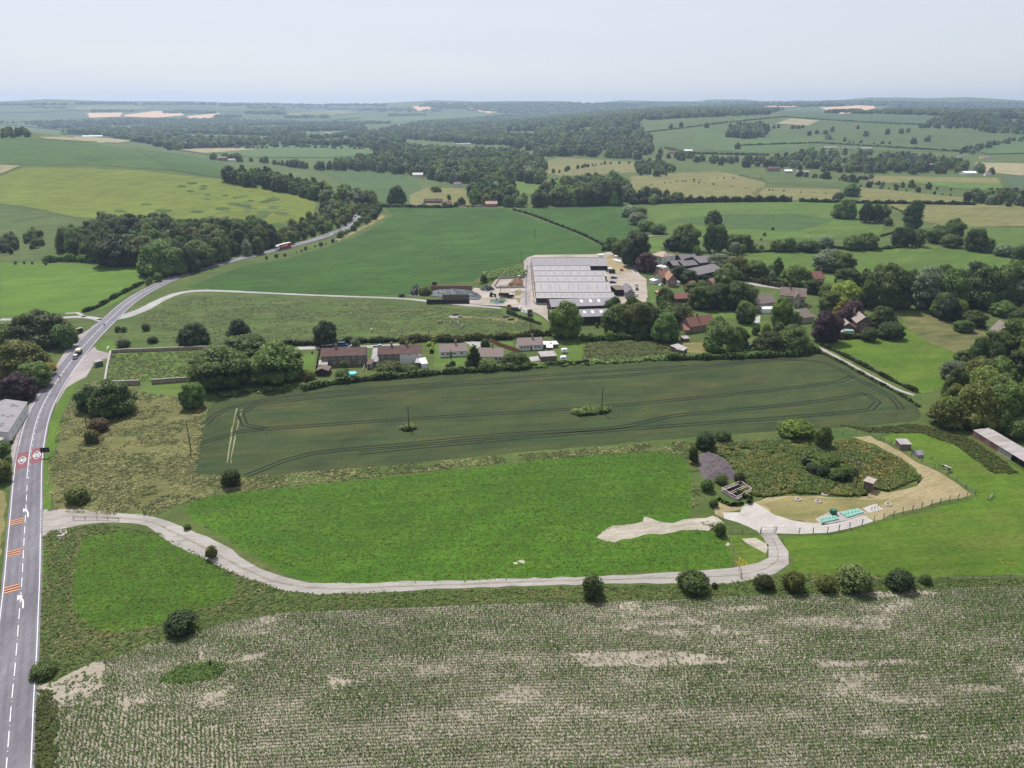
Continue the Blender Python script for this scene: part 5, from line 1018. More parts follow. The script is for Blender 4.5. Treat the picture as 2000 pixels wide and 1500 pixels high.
for px, py, l in ((1103,690,'small white caravan upper of two on the dry lawn'),(1101,705,'small white caravan lower of two on the dry lawn')):
    a = P(px, py); e = empty('caravan', a, .1, l, 'caravan', 'small white caravans'); MB().prismy([(-1.3,.35),(1.3,.35),(1.5,1.2),(1.1,1.95),(-1.1,1.95),(-1.5,1.2)], 0, 1.7).build('body', m_white, e)
    for s in (-.02, 1.72): MB().tube((0,s-.1,.3),(0,s+.1,.3),.3,k=10).build('wheel', m_black, e)
    window(e, 0, -.02, 1.1, 1.0, .5)
def boards(label, px, h_, mat, name='fence', sp=1.8):
    cl = [P(*q) for q in px]; e = empty(name, cl[0], 0, label, 'fence')
    for i in range(len(cl)-1):
        a, b = cl[i]-cl[0], cl[i+1]-cl[0]; d = b-a; n = max(1, int(d.length/sp)); r = math.atan2(d.y, d.x); s = d.length/n
        me = MB().box(.06, s-.06, -.03, .03, .05, h_).mesh('panel', mat); mp = MB().box(-.07, .07, -.07, .07, 0, h_+.1).mesh('post', mat)
        for k in range(n):
            for nm, m in (('panel', me), ('post', mp)): o = link(nm, m, e, a+d*(k/n)); o.rotation_euler = (0, 0, r)
boards('orange brown board fence zigzagging between the bungalows', [(956,668),(975,676),(998,684),(1015,690)], 1.9, m_fence); boards('dark board fence at the left side of the first terrace garden', [(627,680),(622,700),(616,735)], 1.8, m_dark)
boards('low white fence between the terrace gardens', [(709,727),(713,715)], 1.2, m_white)
a = P(688,731); e = tag(MB().tube((0,0,0),(0,0,.7),1.9,k=20).build('paddling_pool', M('turquoise_pool', (.15,.55,.62)), None, a), 'round turquoise paddling pool in the first terrace garden', 'pool')
# ---- the dairy barn: six spans of roof seen from the end
def hd(y, z):  # forward distance where image row y meets height z (flat ground)
    v = (y-H0/2)/FPX; s = sp+v*cp; return (CAMH-z)/s*(cp-v*sp)
spans = [(571,582),(551,571),(539.5,551),(529.5,539.5),(520,529.5),(505,520)]; x0 = 13.6; xr = [57.8,57.6,57.5,60.0,51.5,64.5]
barn = empty('dairy_barn', (x0, hd(582,3.6), 0), 0, 'huge grey roofed dairy barn of six parallel spans in the pale farm yard', 'barn')
for k, (yt, yb) in enumerate(spans):
    f = hd(yb, 3.6)-hd(582, 3.6); b = hd(yt, 3.6)-hd(582, 3.6); ez = 3.6
    if k == 5: f += 1.2
    L = xr[k]-x0; mid = (f+b)/2; rz_ = ez+(hd(yt,3.6)-hd(582,3.6)-mid)*.235 if k < 5 else ez+(b-mid)*.235
    mb = MB().prism(roofslab(None, 0, (f-.3, ez-.08), (mid, rz_), .12), 0, L); mb.prism(roofslab(None, 0, (b-.2, ez), (mid, rz_), .12)[::-1], 0, L)
    ro = mb.build('roof', m_fibd if k in (5,) else m_fib, barn); rg = MB().box(0, L, mid-.35, mid+.35, rz_+.08, rz_+.28).build('ridge_cap', m_fibd, ro)
    MB().prism([(f+.02,0),(b-.25,0),(b-.25,ez-.15),(mid,rz_-.15),(f+.02,ez-.15)], .1, .3).build('gable_wall', m_wood, barn); MB().prism([(f+.02,0),(b-.25,0),(b-.25,ez-.15),(mid,rz_-.15),(f+.02,ez-.15)], L-.3, L-.1).build('gable_wall', m_dark, barn)
    nl = [14, 8, 8, 9, 8, 0][k]; sl_ = (rz_-ez)/(mid-f); ln = (mid-f)*[.38,.5,.3,.35,.22,0][k]
    for i in range(nl):
        x = L*(i+.6)/nl; c = f+(mid-f)*.5; w_ = .55 if k != 3 else .8
        me = MB(); me.quad((x-w_, c-ln/2, ez+(c-ln/2-f)*sl_+.17), (x+w_, c-ln/2, ez+(c-ln/2-f)*sl_+.17), (x+w_, c+ln/2, ez+(c+ln/2-f)*sl_+.17), (x-w_, c+ln/2, ez+(c+ln/2-f)*sl_+.17)); me.build('rooflight', m_light, ro)
    nb = int(L/1.1)
    if k != 5: continue
    rb = MB()
    for i in range(nb): x = L*(i+.5)/nb; rb.prism([(f-.3,ez+.02),(mid,rz_+.12),(mid,rz_+.2),(f-.3,ez+.1)], x-.1, x+.1)
    tag(rb.build('roof_rib', m_fib, ro), None, None, None, 'stuff')
MB().box(0, xr[0]-x0, 0, .2, 0, 3.3).build('front_wall', m_dark, barn); MB().box(-.4, xr[0]-x0+.3, -.6, -.4, 0, .9).build('kerb_wall', m_conc, barn)
for x in (51, 57, 64.3): MB().box(x-x0-.15, x-x0+.15, hd(529,0)-hd(582,3.6), hd(529,0)-hd(582,3.6)+.3, 0, 3.8).build('post', m_dark, barn)
strip('concrete_lane', [(1025,600),(1028,560),(1031,525),(1033,508)], 5.5, G_foot, 5)
# low rails of the cattle lane
def fence(label, px, sp, h_, mat, rails=(.45,.85), name='fence', rr=.02, pr=.06, lean=.04, cat='fence', group=None):
    cl = [P(*q) for q in px]; e = empty(name, cl[0], 0, label, cat, group); pm = MB().box(-pr, pr, -pr, pr, 0, h_).mesh('post', mat); wm = MB()
    for i in range(len(cl)-1):
        a, b = cl[i]-cl[0], cl[i+1]-cl[0]; d = b-a; n = max(1, int(d.length/sp))
        for k in range(n+(i == len(cl)-2)): o = link('post', pm, e, a+d*(k/n)); o.rotation_euler = (random.gauss(0, lean), random.gauss(0, lean), random.random())
        for r_ in rails: wm.tube(a+Vector((0,0,h_*r_)), b+Vector((0,0,h_*r_)), rr, k=4)
    if rails: wm.build('rail' if rr > .03 else 'wire', mat if rr > .03 else M('fence_wire', (.22,.22,.22), .5), e)
    return e
fence('metal railing along the left side of the concrete cattle lane', [(1027,597),(1027,560),(1030,520)], 5, 1.3, m_dark, (.5,.95), rr=.06); fence('metal railing between the cattle lane and the dairy barn', [(1043,592),(1040,560),(1036,515)], 5, 1.3, m_dark, (.5,.95), rr=.06)
lb = house('barn', 'lower barn with white rooflights and a black open front, behind the fresh green tree', (1078,636), (1196,632), 13, 4.2, 2.0, m_dark, m_fibd, cat='barn', oh=.4)
def slope_lights(e, L, W, hw, rise, xs, y0, y1, w_, mat):
    ro = [c for c in e.children if c.name.startswith('roof')][0]; k = rise/(W/2)
    for x in xs: m = MB(); m.quad((x*L-w_,y0*W,hw+y0*W*k+.24),(x*L+w_,y0*W,hw+y0*W*k+.24),(x*L+w_,y1*W,hw+y1*W*k+.24),(x*L-w_,y1*W,hw+y1*W*k+.24)); m.build('rooflight', mat, ro)
slope_lights(lb, 35, 13, 4.2, 2.0, (.5,.62,.75,.87), .2, .38, .7, m_rlw)
b2 = house('barn', 'back span of the lower barn with three white rooflights', (1077,616), (1205,612), 15, 4.6, 2.2, m_dark, m_fibd, cat='barn', oh=.3); slope_lights(b2, 38, 15, 4.6, 2.2, (.45,.58,.7), .22, .4, .7, m_rlw)
b3 = house('shed_barn', 'narrow dark shed with rooflights between the parked cars and the dairy barn', (1222,584), (1239,584), 17, 3.6, 1.7, m_fibd, m_slate, ridge='y', cat='shed')
shed('open fronted lean-to joined to the narrow dark shed', (1203,578), (1221,577), 10, 3.6, 3.9, m_dark, m_wood, 'open_shed')
# silage clamp, manure pit, tank
cl0 = P(833,594); e = empty('silage_clamp', cl0, 0, 'silage clamp with dark walls and a blue grey sheet held by tyres', 'silage clamp')
def rel(px, py): return P(px, py)-cl0
def wallpx(e, o, a, b, h_, t, mat, nm='wall'):
    p, q = P(*a)-o, P(*b)-o; d = (q-p); r = math.atan2(d.y, d.x); m = MB().box(0, d.length, 0, t, 0, h_).build(nm, mat, e, p); m.rotation_euler = (0, 0, r)
wallpx(e, cl0, (833,594), (917,593), 2.6, .4, m_dark); wallpx(e, cl0, (864,584), (917,584), 2.6, .4, m_wood); wallpx(e, cl0, (840,567), (922,567), 2.9, .4, m_rust)
sh = [(838,578),(842,569),(880,567),(920,570),(936,575),(941,581),(934,586),(918,586),(900,582),(868,582)]
pts = [P(*q)-cl0 for q in sh]; cen = sum(pts, Vector())/len(pts); mb = MB()
for i in range(len(pts)):
    a, b = pts[i], pts[(i+1) % len(pts)]; am, bm_ = a.lerp(cen, .3)+Vector((0,0,1.9)), b.lerp(cen, .3)+Vector((0,0,1.9)); mb.quad(a+Vector((0,0,.3)), b+Vector((0,0,.3)), bm_, am); mb.quad(am, bm_, cen+Vector((0,0,2.4)))
m_sheet = M('silage_sheet', (.085,.115,.135), .6, .5, 1.2, (.03,.035,.04)); mb.build('silage_sheet', m_sheet, e)
ty = MB()
for _ in range(130):
    f = random.random()**.5*.8; i = random.randrange(len(pts)); q = cen.lerp(pts[i].lerp(pts[(i+1) % len(pts)], random.random()), f); z = 2.42-.75*f if f < .7 else 1.9-(f-.7)*5
    ty.tube((q.x,q.y,z), (q.x,q.y,z+.22), .34, .3, 7)
tag(ty.build('tyres', m_black, e), None, None, None, 'stuff')
tag(MB().box(-1.4,1.4,-1,1,0,3.2).box(-1.2,1.2,-.8,.8,3.2,3.5).build('feed_bin', m_black, None, P(849,561)), 'black square bin standing at the back corner of the silage clamp', 'bin')
cl1 = P(968,563); e = empty('manure_pit', cl1, 0, 'walled manure pit heaped with brown straw', 'manure pit')
wallpx(e, cl1, (968,563), (1025,562), 1.0, .3, m_conc); wallpx(e, cl1, (975,545), (1026,543), 1.6, .3, m_conc); wallpx(e, cl1, (966,560), (976,544), 1.2, .3, m_conc)
m_dung = M('brown_straw_dung', (.20,.12,.07), .95, .35, .9, bump=.8)
def mound(e, o, px, hg, mat, nm, seed=1, rough=.25, loc=False, edge=.25):
    pl = [P(*q) for q in px]; xs = [q.x for q in pl]; ys = [q.y for q in pl]; n = 34; r = np.random.default_rng(seed); V = []; 
    ph = r.uniform(0, 6.28, 12); idx = {}
    seg = [(pl[i].xy, pl[(i+1) % len(pl)].xy) for i in range(len(pl))]
    for j in range(n+1):
        for i in range(n+1):
            x = min(xs)+(max(xs)-min(xs))*i/n; y = min(ys)+(max(ys)-min(ys))*j/n; d = min((geometry.intersect_point_line((x, y), a, b)[0].xy-Vector((x, y))).length if 0 < geometry.intersect_point_line((x, y), a, b)[1] < 1 else min((a-Vector((x,y))).length, (b-Vector((x,y))).length) for a, b in seg)
            s = 1 if inside((x, y), [q.xy for q in pl]) else -1
            m_ = float(S(np.array(s*d/(edge*min(max(xs)-min(xs), max(ys)-min(ys)))))) if s > 0 else 0
            z = m_*hg*(1+rough*(math.sin(x*1.1+ph[0])*math.sin(y*.9+ph[1])+.6*math.sin(x*2.7+y*1.3+ph[2])+.5*math.sin(y*3.1-x*1.9+ph[3])))-(.08 if s < 0 else 0)
            V.append((x-o.x, y-o.y, z+.02))
    F_ = [(j*(n+1)+i, j*(n+1)+i+1, (j+1)*(n+1)+i+1, (j+1)*(n+1)+i) for j in range(n) for i in range(n) if max(V[j*(n+1)+i][2], V[(j+1)*(n+1)+i+1][2], V[j*(n+1)+i+1][2]) > 0]
    me = npmesh(nm, V, F_, [mat], True); return link(nm, me, e, None if e else o)
mound(e, cl1, [(985,561),(1000,548),(1022,546),(1024,560)], 2.0, m_dung, 'straw_heap', 4)
MB().box(0,5.5,-.1,.1,0,1.8).build('white_panel', m_white, e, P(974,562)-cl1)
# ---- left edge grey sheds
def longshed(label, pa, pb, W, hw, rise, wall, roof, wins=(), **k):  # pa->pb is the long right hand wall seen by the road, building lies to its left
    return house('building', label, pa, pb, W, hw, rise, wall, roof, wins, cat='building', **k)
bA = longshed('long grey roofed building beside the road at the left frame edge', (20,866), (57,806), 12.5, 4.0, 2.0, m_rend, m_fibd, row_w('f', (.2,.4,.6,.8), 1.2, 1.2, 1.1), oh=.3)
ro = [c for c in bA.children if c.name.startswith('roof')][0]
for x, y in ((.15,.2),(.22,.2),(.18,.3),(.45,.18),(.47,.3),(.5,.12),(.8,.25),(.86,.25),(.82,.16)): m = MB(); k = .32; L_ = frame((20,866),(57,806))[2]; m.quad((x*L_-.8,y*12.5-.5,4+(y*12.5-.5)*k+.22),(x*L_+.8,y*12.5-.5,4+(y*12.5-.5)*k+.22),(x*L_+.8,y*12.5+.5,4+(y*12.5+.5)*k+.22),(x*L_-.8,y*12.5+.5,4+(y*12.5+.5)*k+.22)); m.build('rooflight', m_slate, ro)
longshed('low grey roofed building below the long one at the left frame edge', (-22,895), (10,873), 9, 3.0, 1.6, m_conc, m_fib, oh=.3); longshed('grey roofed building behind the copper tree at the left frame edge', (-25,800), (12,775), 9, 3.4, 2.4, m_rend, m_fibd, oh=.3)
# ---- village
house('farmhouse', 'white farmhouse with a hipped brown roof beside the farm lane', (1272,514), (1291,519), 12, 6.2, 2.4, m_rend, M('weathered_pale_tile', (.40,.31,.24), .85, .2, 1), row_w('f', (.18,.45,.75), 3.6, .9, 1.3)+row_w('f', (.15,.5,.8), .9, .9, 1.4)+row_w('r', (.2,.75), 3.6, .9, 1.2)+row_w('r', (.2,.5), .8, 1, 1.8), [(.3,.55),(.7,.6)], hip=3.2, oh=.45, L=11)
house('outhouse', 'small red roofed outhouse touching the white farmhouse', (1315,511), (1326,509), 5, 2.6, 1.8, m_rend, m_rred, cat='outbuilding'); shed('white lean-to roofs in front of the white farmhouse', (1281,526), (1293,529), 4, 2.2, 2.6, m_rend, m_white, 'outbuilding', 'outbuilding')
shed('low pale roofed store beside the white lean-to', (1292,530), (1305,528), 4, 2.2, 2.6, m_rend, m_tin, 'outbuilding', 'outbuilding')
house('cottage', 'left brick cottage with gable towards the field, near the farm lane', (1277,553), (1293,555), 9, 4.2, 3.0, m_pstone, m_ror, row_w('f', (.3,.7), 2.6, .8, .9), [(.5,.5)], ridge='y')
house('cottage', 'right brick cottage with a large dark gable and orange roof', (1304,560), (1321,560), 13, 4.2, 3.2, m_obrick, m_ror, row_w('f', (.35,.65), 2.6, .8, .9), [(.5,.35)], ridge='y')
house('cottage', 'low orange roofed link range between the two brick cottages', (1291,548), (1312,545), 7, 3.4, 2.4, m_obrick, m_rred, cat='cottage'); shed('white rendered side wing at the left of the brick cottages', (1268,553), (1276,556), 6, 2.4, 3.2, m_rend, m_white, 'side_wing', 'outbuilding')
shed('white rendered side wing at the right of the brick cottages', (1321,559), (1328,558), 5, 2.4, 3.0, m_rend, m_fib, 'side_wing', 'outbuilding')
bb = house('barn', 'broad slate grey barn with a row of pale rooflights behind the big hedge', (1352,549), (1411,536), 16, 3.2, 2.6, m_dark, m_slate, cat='barn');
slope_lights(bb, frame((1352,549),(1411,536))[2], 16, 3.2, 2.6, (.35,.45,.55,.65,.75), .25, .4, .5, m_light)
house('barn', 'back slate barn nearest the stream field', (1366,524), (1412,519), 16, 3.6, 2.8, m_dark, m_slate, cat='barn'); house('barn', 'slate barn range directly right of the farmhouse outhouse', (1330,516), (1362,514), 10, 3.2, 2.4, m_dark, m_slate, cat='barn')
house('barn', 'brownish low barn in front of the slate range', (1314,527), (1340,525), 9, 3.0, 2.2, m_dark, M('brown_grey_roof', (.22,.185,.18), .85, .15, 1), cat='barn'); house('barn', 'slate barn in the centre of the farm range', (1335,528), (1362,525), 10, 3.0, 2.2, m_dark, m_slate, cat='barn')
house('cottage', 'small red brown roof deep among the village trees', (1352,569), (1362,567), 7, 3, 2.4, m_obrick, m_rred, cat='cottage'); house('cottage', 'red brown roof with pink tint behind the dense village trees', (1393,566), (1408,562), 8, 3.4, 2.6, m_obrick, M('pink_brown_roof', (.33,.20,.17), .85, .1, 1), cat='cottage')
house('shed_range', 'long low red roofed range left of the village trees', (1306,592), (1346,590), 7, 2.4, 2.2, m_brick, m_rred, cat='outbuilding')
shed('bright red long roof lying among the garden plots', (1284,575), (1309,571), 2.4, 1.0, 1.4, m_rust, M('salmon_sheet', (.62,.27,.22), .6, .1, 1), 'long_shed'); shed('grey slanted roof next to the big hedge', (1348,553), (1365,552), 5, 2, 2.5, m_conc, m_tin, 'outbuilding', 'outbuilding')
house('cottage', 'red roofed cottage at the paddock corner below the village', (1347,651), (1395,643), 7.5, 3.4, 3.4, m_obrick, m_rred, row_w('f', (.2,.4,.65,.85), 1.0, 1.1, 1.0), [(.45,.5)]); shed('red tiled lean-to at the left of the red roofed cottage', (1337,653), (1346,653), 5, 2.2, 3.6, m_obrick, m_rred, 'side_wing', 'outbuilding')
house('manor_house', 'pale stone manor with a brown stone roof and gabled porch', (1521,594), (1571,598), 8.5, 5.4, 3.6, m_pstone, M('stone_slate_roof', (.235,.185,.15), .9, .2, 1.2, bump=.5), row_w('f', (.12,.42,.9), 1.6, 1.6, 2.2, 3), [(.35,.5)])
house('porch', 'projecting gabled porch of the stone manor with an arched door', (1549,600), (1560,601), 4, 5.2, 2.6, m_pstone, M('stone_slate_roof', (.235,.185,.15)), row_w('f', (.5,), 4.2, 1.2, 1.3), doors=[('f',.5)], ridge='y', cat='porch')
house('thatched_barn', 'long thatched barn left of the stone manor', (1474,605), (1512,600), 8, 3.2, 3.4, m_pstone, m_thatch, t=.5, oh=.6, cat='barn'); tag(MB().prism([(0,0),(5,0),(5,2.5),(2.5,2.9),(0,2.4)], 0, 9).build('canopy', m_white, None, P(1488,612)), 'flat white canopy in front of the thatched barn', 'canopy')
house('thatched_cottage', 'small thatched cottage with rounded roof in the village centre', (1560,632), (1589,629), 8, 3.0, 3.6, m_pstone, m_thatch, t=.5, oh=.7, hip=2.5, chim=[(.9,.5)], cat='cottage')
house('brick_house', 'tall brown brick house with two stacked white windows by the clipped hedge', (1671,651), (1699,652), 10, 5.6, 2.8, m_brick, M('grey_brown_tiles', (.30,.265,.25), .85, .15, 1, (.24,.19,.16)), row_w('f', (.45,), 3.5, 2.6, 1.5, 3)+row_w('f', (.45,), .9, 2.4, 1.4, 3)+row_w('r', (.4,), 3.2, 1, 1), [(.1,.9)], ridge='y', oh=.5)
house('brick_annexe', 'lower brown annexe left of the tall brick house', (1642,649), (1668,650), 7, 2.7, 2.2, m_brick, M('grey_brown_tiles', (.30,.265,.25)), row_w('f', (.4,), .9, 1.6, 1.2, 3), ridge='y', cat='annexe', oh=.5); shed('flat pale roofed store at the left end of the annexe', (1632,655), (1646,656), 5, 2.0, 2.3, m_rend, m_tin, 'store', 'outbuilding')
tag(MB().box(0,4.5,0,3,0,2.3).build('greenhouse', M('greenish_glass', (.30,.45,.42), .2, .1, 1), None, P(1650,655)), 'greenish glass house in front of the brown annexe', 'greenhouse')
house('cottage', 'red tiled stone house standing alone by the meadow behind the manor', (1588,557), (1609,556), 9, 4.0, 3.6, m_pstone, m_rred, row_w('f', (.6,), 1, 1, 1), [(.97,.5)])
house('thatched_cottage', 'thatched cottage at the right edge beyond the mown field', (1933,657), (1962,666), 9, 3.0, 4.2, m_rend, m_thatch, row_w('r', (.5,), 2.6, 1.4, 1), t=.5, oh=.7, cat='cottage'); house('cottage', 'roof fragment showing among trees left of the thatched cottage', (1868,617), (1886,614), 7, 3, 2.6, m_pstone, m_rbrown, cat='cottage')
shed('small grey shed, upper of two at the paddock below the red roofed cottage', (1309,684), (1322,690), 4, 2.2, 2.5, m_wood, m_tin); shed('small grey shed, lower of two at the paddock below the red roofed cottage', (1320,691), (1334,694), 4, 2.2, 2.5, m_wood, m_tin); shed('pale roofed hen house beside the red roofed cottage garden', (1335,668), (1346,667), 3, 1.6, 1.9, m_wood, m_tin)
# ---- long shed at the right, field shelters, hut, compound kit
a, rz, L = frame((1899,852), (1998,914)); e = empty('tin_roofed_shed', a, rz, 'long low shed with patchy tin roof and red end at the right frame edge', 'shed'); L = 52
for k, (x0_, x1_, mt) in enumerate(((0,12,m_rust),(12,18,m_conc))): MB().box(x0_+.01, x1_-.01, 0, .15, -.2, 2.2).build('wall', mt, e)
MB().box(0,L,4.8,5,-.2,2.9).build('wall', m_rust, e); MB().box(0,.15,.16,4.79,-.2,2.2).build('wall', m_rust, e)
for k in range(12): MB().box(18+k*2.9-.08, 18+k*2.9+.08, .02, .18, 0, 2.25).build('post', m_wood, e)
for k in range(13): x = k*4; MB().prism([(-.35,2.28),(5.3,3.0),(5.3,3.06),(-.35,2.34)], x+.02, x+3.98).build('roof_sheet', (m_tin, m_tin, m_fibd, m_tin, m_rust, m_tin, m_tin)[k % 7] if k > 5 else m_tin, e)
for x in (2, 7): window(e, x, 0, .9, 1.6, .8)
shed('grey field shelter in the right hand paddock, upper of two', (1757,878), (1778,878), 3.2, 1.9, 2.2, m_wood, m_tin, 'field_shelter', 'shelter'); house('field_ark', 'little rounded pig ark, lower of two shelters in the right hand paddock', (1791,894), (1803,893), 3, .9, .9, m_fibd, m_fibd, cat='shelter', oh=.1, t=.08)
hut = house('hut', 'brown brick hut with a pale flat roof in the compound', (1685,957), (1701,962), 3.2, 2.9, .12, m_brick, M('pale_felt_roof', (.36,.31,.27), .9, .15, 2), row_w('r', (.6,), 1.2, 1.0, .9, 1), doors=[('f',.4)], cat='hut', oh=.25)
def box_at(name, label, cat, px, sx, sy, sz, mat, rz=0, z=0, group=None):
    p = P(*px); o = MB().box(-sx/2, sx/2, -sy/2, sy/2, z, z+sz).build(name, mat, None, p); o.rotation_euler = (0,0,rz); return tag(o, label, cat, group)
m_grn = M('green_cover', (.19,.42,.33), .55, .1, 1.5); m_dgrn = M('dark_green_cabinet', (.03,.12,.07), .5, .1, 1)
def cover(label, q, n):
    pp = [P(*c) for c in q]; o = pp[0]; e = empty('tank_cover', o, 0, label, 'tank cover', 'green tank covers'); A, B, D, Cc = [p-o for p in (pp[0], pp[1], pp[3], pp[2])]
    for i in range(n):
        t0, t1 = i/n+.012, (i+1)/n-.012; v = [A.lerp(B, t0), A.lerp(B, t1), D.lerp(Cc, t1), D.lerp(Cc, t0)]; m = MB(); up = Vector((0,0,.35)); m.f = []; n0 = len(m.v)
        m.v += [tuple(w) for w in v]+[tuple(w+up) for w in v]; m.f += [(4,5,6,7),(0,1,5,4),(1,2,6,5),(2,3,7,6),(3,0,4,7)]; m.build('panel', m_grn, e)
        h_ = (v[0].lerp(v[2], .5)); MB().box(-.1,.1,-.25,.25,.35,.45).build('handle', m_dgrn, e, h_)
cover('left and lower of two green slatted tank covers', [(1606,1022),(1639,1015),(1632,1008),(1600,1014)], 5); cover('right and upper of two green slatted tank covers', [(1654,1012),(1687,1002),(1674,995),(1640,1003)], 5)
kb = box_at('control_cabinet', 'dark green cabinet standing behind the tank covers', 'cabinet', (1627,1004), 1.5, 1.1, 1.3, m_dgrn, .2); l = MB().box(-.85,.85,-.65,.65,1.3,1.42).build('lid', m_dgrn, kb); 
e = empty('pump_equipment', P(1705,993), .3, 'grey pipes and valve rails on the concrete pad', 'equipment')
for x in (-1, 0, 1): MB().tube((x,-.6,0),(x,-.6,1.1),.08).tube((x,-.6,1.1),(x+.5,.6,.9),.07).build('pipe', m_fibd, e)
for s in (-.9, .9): MB().tube((-1.6,s,0),(-1.6,s,1.1),.04).tube((1.6,s,0),(1.6,s,1.1),.04).tube((-1.6,s,1.1),(1.6,s,1.1),.04).build('handrail', m_tin, e)
for px, py, l in ((1559,976,'leftmost concrete manhole ring on the dry grass'),(1598,980,'manhole ring second from the left on the dry grass'),(1611,966,'manhole ring at the edge of the weeds'),(1735,986,'manhole ring right of the concrete pad')):
    V, Fq = [], []
    for i in range(20):
        c_, s_ = math.cos(i*math.pi/10), math.sin(i*math.pi/10)
        V += [(c_*.95,s_*.95,0),(c_*.95,s_*.95,.28),(c_*.5,s_*.5,.28),(c_*.5,s_*.5,.05)]
    for i in range(20):
        j = (i+1) % 20; Fq += [(4*i+k, 4*j+k, 4*j+k+1, 4*i+k+1) for k in range(3)]
    r_ = empty('manhole_ring', P(px, py), 0, l, 'manhole', 'concrete manhole rings'); link('ring', npmesh('ring', V, Fq, [m_conc]), r_); MB().tube((0,0,.02),(0,0,.08),.5,k=16).build('lid', m_rust, r_)
# sunken tank with pinkish rails
q = [P(*c) for c in ((1409,961),(1438,978),(1467,962),(1446,947))]; o = q[0]; e = empty('open_tank', o, 0, 'open black tank framed by pale pink railings in the compound corner', 'tank'); qq = [p-o for p in q]
m_pk = M('pink_painted_rail', (.66,.50,.45), .6, .1, 2)
for i in range(4):
    a, b = qq[i], qq[(i+1) % 4]; d = b-a; r = math.atan2(d.y, d.x); w_ = MB().box(0,d.length,-.15,.15,0,.5).build('tank_wall', m_conc, e, a); w_.rotation_euler = (0,0,r); rl = MB()
    rl.tube(a+Vector((0,0,1.35)), b+Vector((0,0,1.35)), .09); rl.tube(a+Vector((0,0,.85)), b+Vector((0,0,.85)), .06); rl.build('rail', m_pk, e)
    for k in range(4): MB().tube(a+d*(k/4), a+d*(k/4)+Vector((0,0,1.35)), .07).build('post', m_pk, e)
m = MB(); m.quad(*[p+Vector((0,0,.3)) for p in qq]); m.build('tank_shade_sheet', M('tank_inside', (.012,.012,.014), 1, .1, 1, spec=0), e); c_ = (qq[0]+qq[1])/2; d_ = (qq[3]+qq[2])/2  # matt black sheet below the rim, standing in for the tank's deep shade
for k in (.0, .12): MB().tube(c_.lerp(d_, 0)+(qq[1]-qq[0])*(k-.06)+Vector((0,0,.9)), d_+(qq[1]-qq[0])*(k-.06)+Vector((0,0,.9)), .09).build('cross_rail', m_pk, e)
h_ = mound(None, P(1390,915), [(1363,887),(1380,884),(1401,886),(1421,900),(1440,924),(1436,936),(1401,943),(1373,937),(1363,915)], 1.5, M('grey_brown_gravel', (.125,.105,.11), .95, .35, 1.6, (.075,.06,.065), bump=1.0), 'gravel_heap', 9, .25, edge=.3); tag(h_, 'flat topped heap of grey brown gravel in the compound corner', 'heap')
# ---- fences, gates, walls
m_post = M('fence_post_wood', (.10,.085,.07), .9, .2, 2)
fence('front wire fence of the compound with angled posts', [(1515,1041),(1560,1043),(1616,1041),(1660,1032),(1706,1020),(1800,992),(1905,967)], 3.4, 1.9, m_post, (.3,.6,.9), pr=.075); fence('right hand wire fence of the compound', [(1905,967),(1850,930),(1800,903),(1740,870),(1700,848)], 3.6, 1.7, m_post, (.3,.6,.9))
fence('wire fence between the compound and the cereal field', [(1697,845),(1620,852),(1540,858),(1430,868),(1385,872)], 4, 1.3, m_post); fence('short fence left of the compound gate', [(1417,1041),(1450,1042),(1485,1042)], 3, 1.3, m_post); fence('fence dividing the bright field from the small corner paddock', [(1417,1041),(1432,1075),(1447,1118)], 4, 1.2, m_post)
fence('fence along the maize at the right frame edge', [(1700,1138),(1800,1136),(1900,1132),(2080,1124)], 4.2, 1.1, m_post); fence('post and rail fence beside the mouth of the gravel track', [(144,1015),(190,1015),(232,1017)], 2.2, 1.1, m_wood, (.5,.9), rr=.05); fence('fence round the overgrown enclosure', [(1563,893),(1590,920),(1620,938),(1655,938),(1690,918),(1640,893),(1600,880),(1563,893)], 2.6, 1.8, m_post, (.5,.9))
fence('fence along the edge of the rough field below the cereal field', [(280,1000),(340,986),(420,965),(480,955)], 5, 1.1, m_post); fence('fence at the corner of the right hand paddock', [(1725,862),(1790,880),(1850,915)], 4.5, 1.2, m_post); fence('fence along the footpath at the village end', [(1640,688),(1690,712),(1750,742)], 4.5, 1.1, m_post)
fence('fence along the farm track opposite the ley', [(380,577),(500,583),(640,589),(780,592)], 6, 1.1, m_post); fence('fence down from the hill pasture at the left', [(0,402),(60,408),(150,428),(195,436)], 7, 1.2, m_post)
def gate(label, a, b, h_=1.2):
    p, q = P(*a), P(*b); d = q-p; e = empty('gate', p, math.atan2(d.y, d.x), label, 'gate'); L = d.length
    for z in (.2,.5,.85,h_): MB().tube((0,0,z),(L,0,z),.035,k=5).build('bar', m_tin, e)
    for x in (0, L): MB().tube((x,0,0),(x,0,h_+.25),.07).build('post', m_post, e)
    MB().tube((0,0,.2),(L,0,h_),.03,k=4).build('brace', m_tin, e)
gate('wide metal gate where the track enters the compound', (1486,1042), (1512,1041), 1.8); gate('field gate beside the fence end on the gravel track', (1443,1115), (1447,1129)); gate('field gate leaning in the grass at the far right paddock corner', (1930,977), (1940,968))
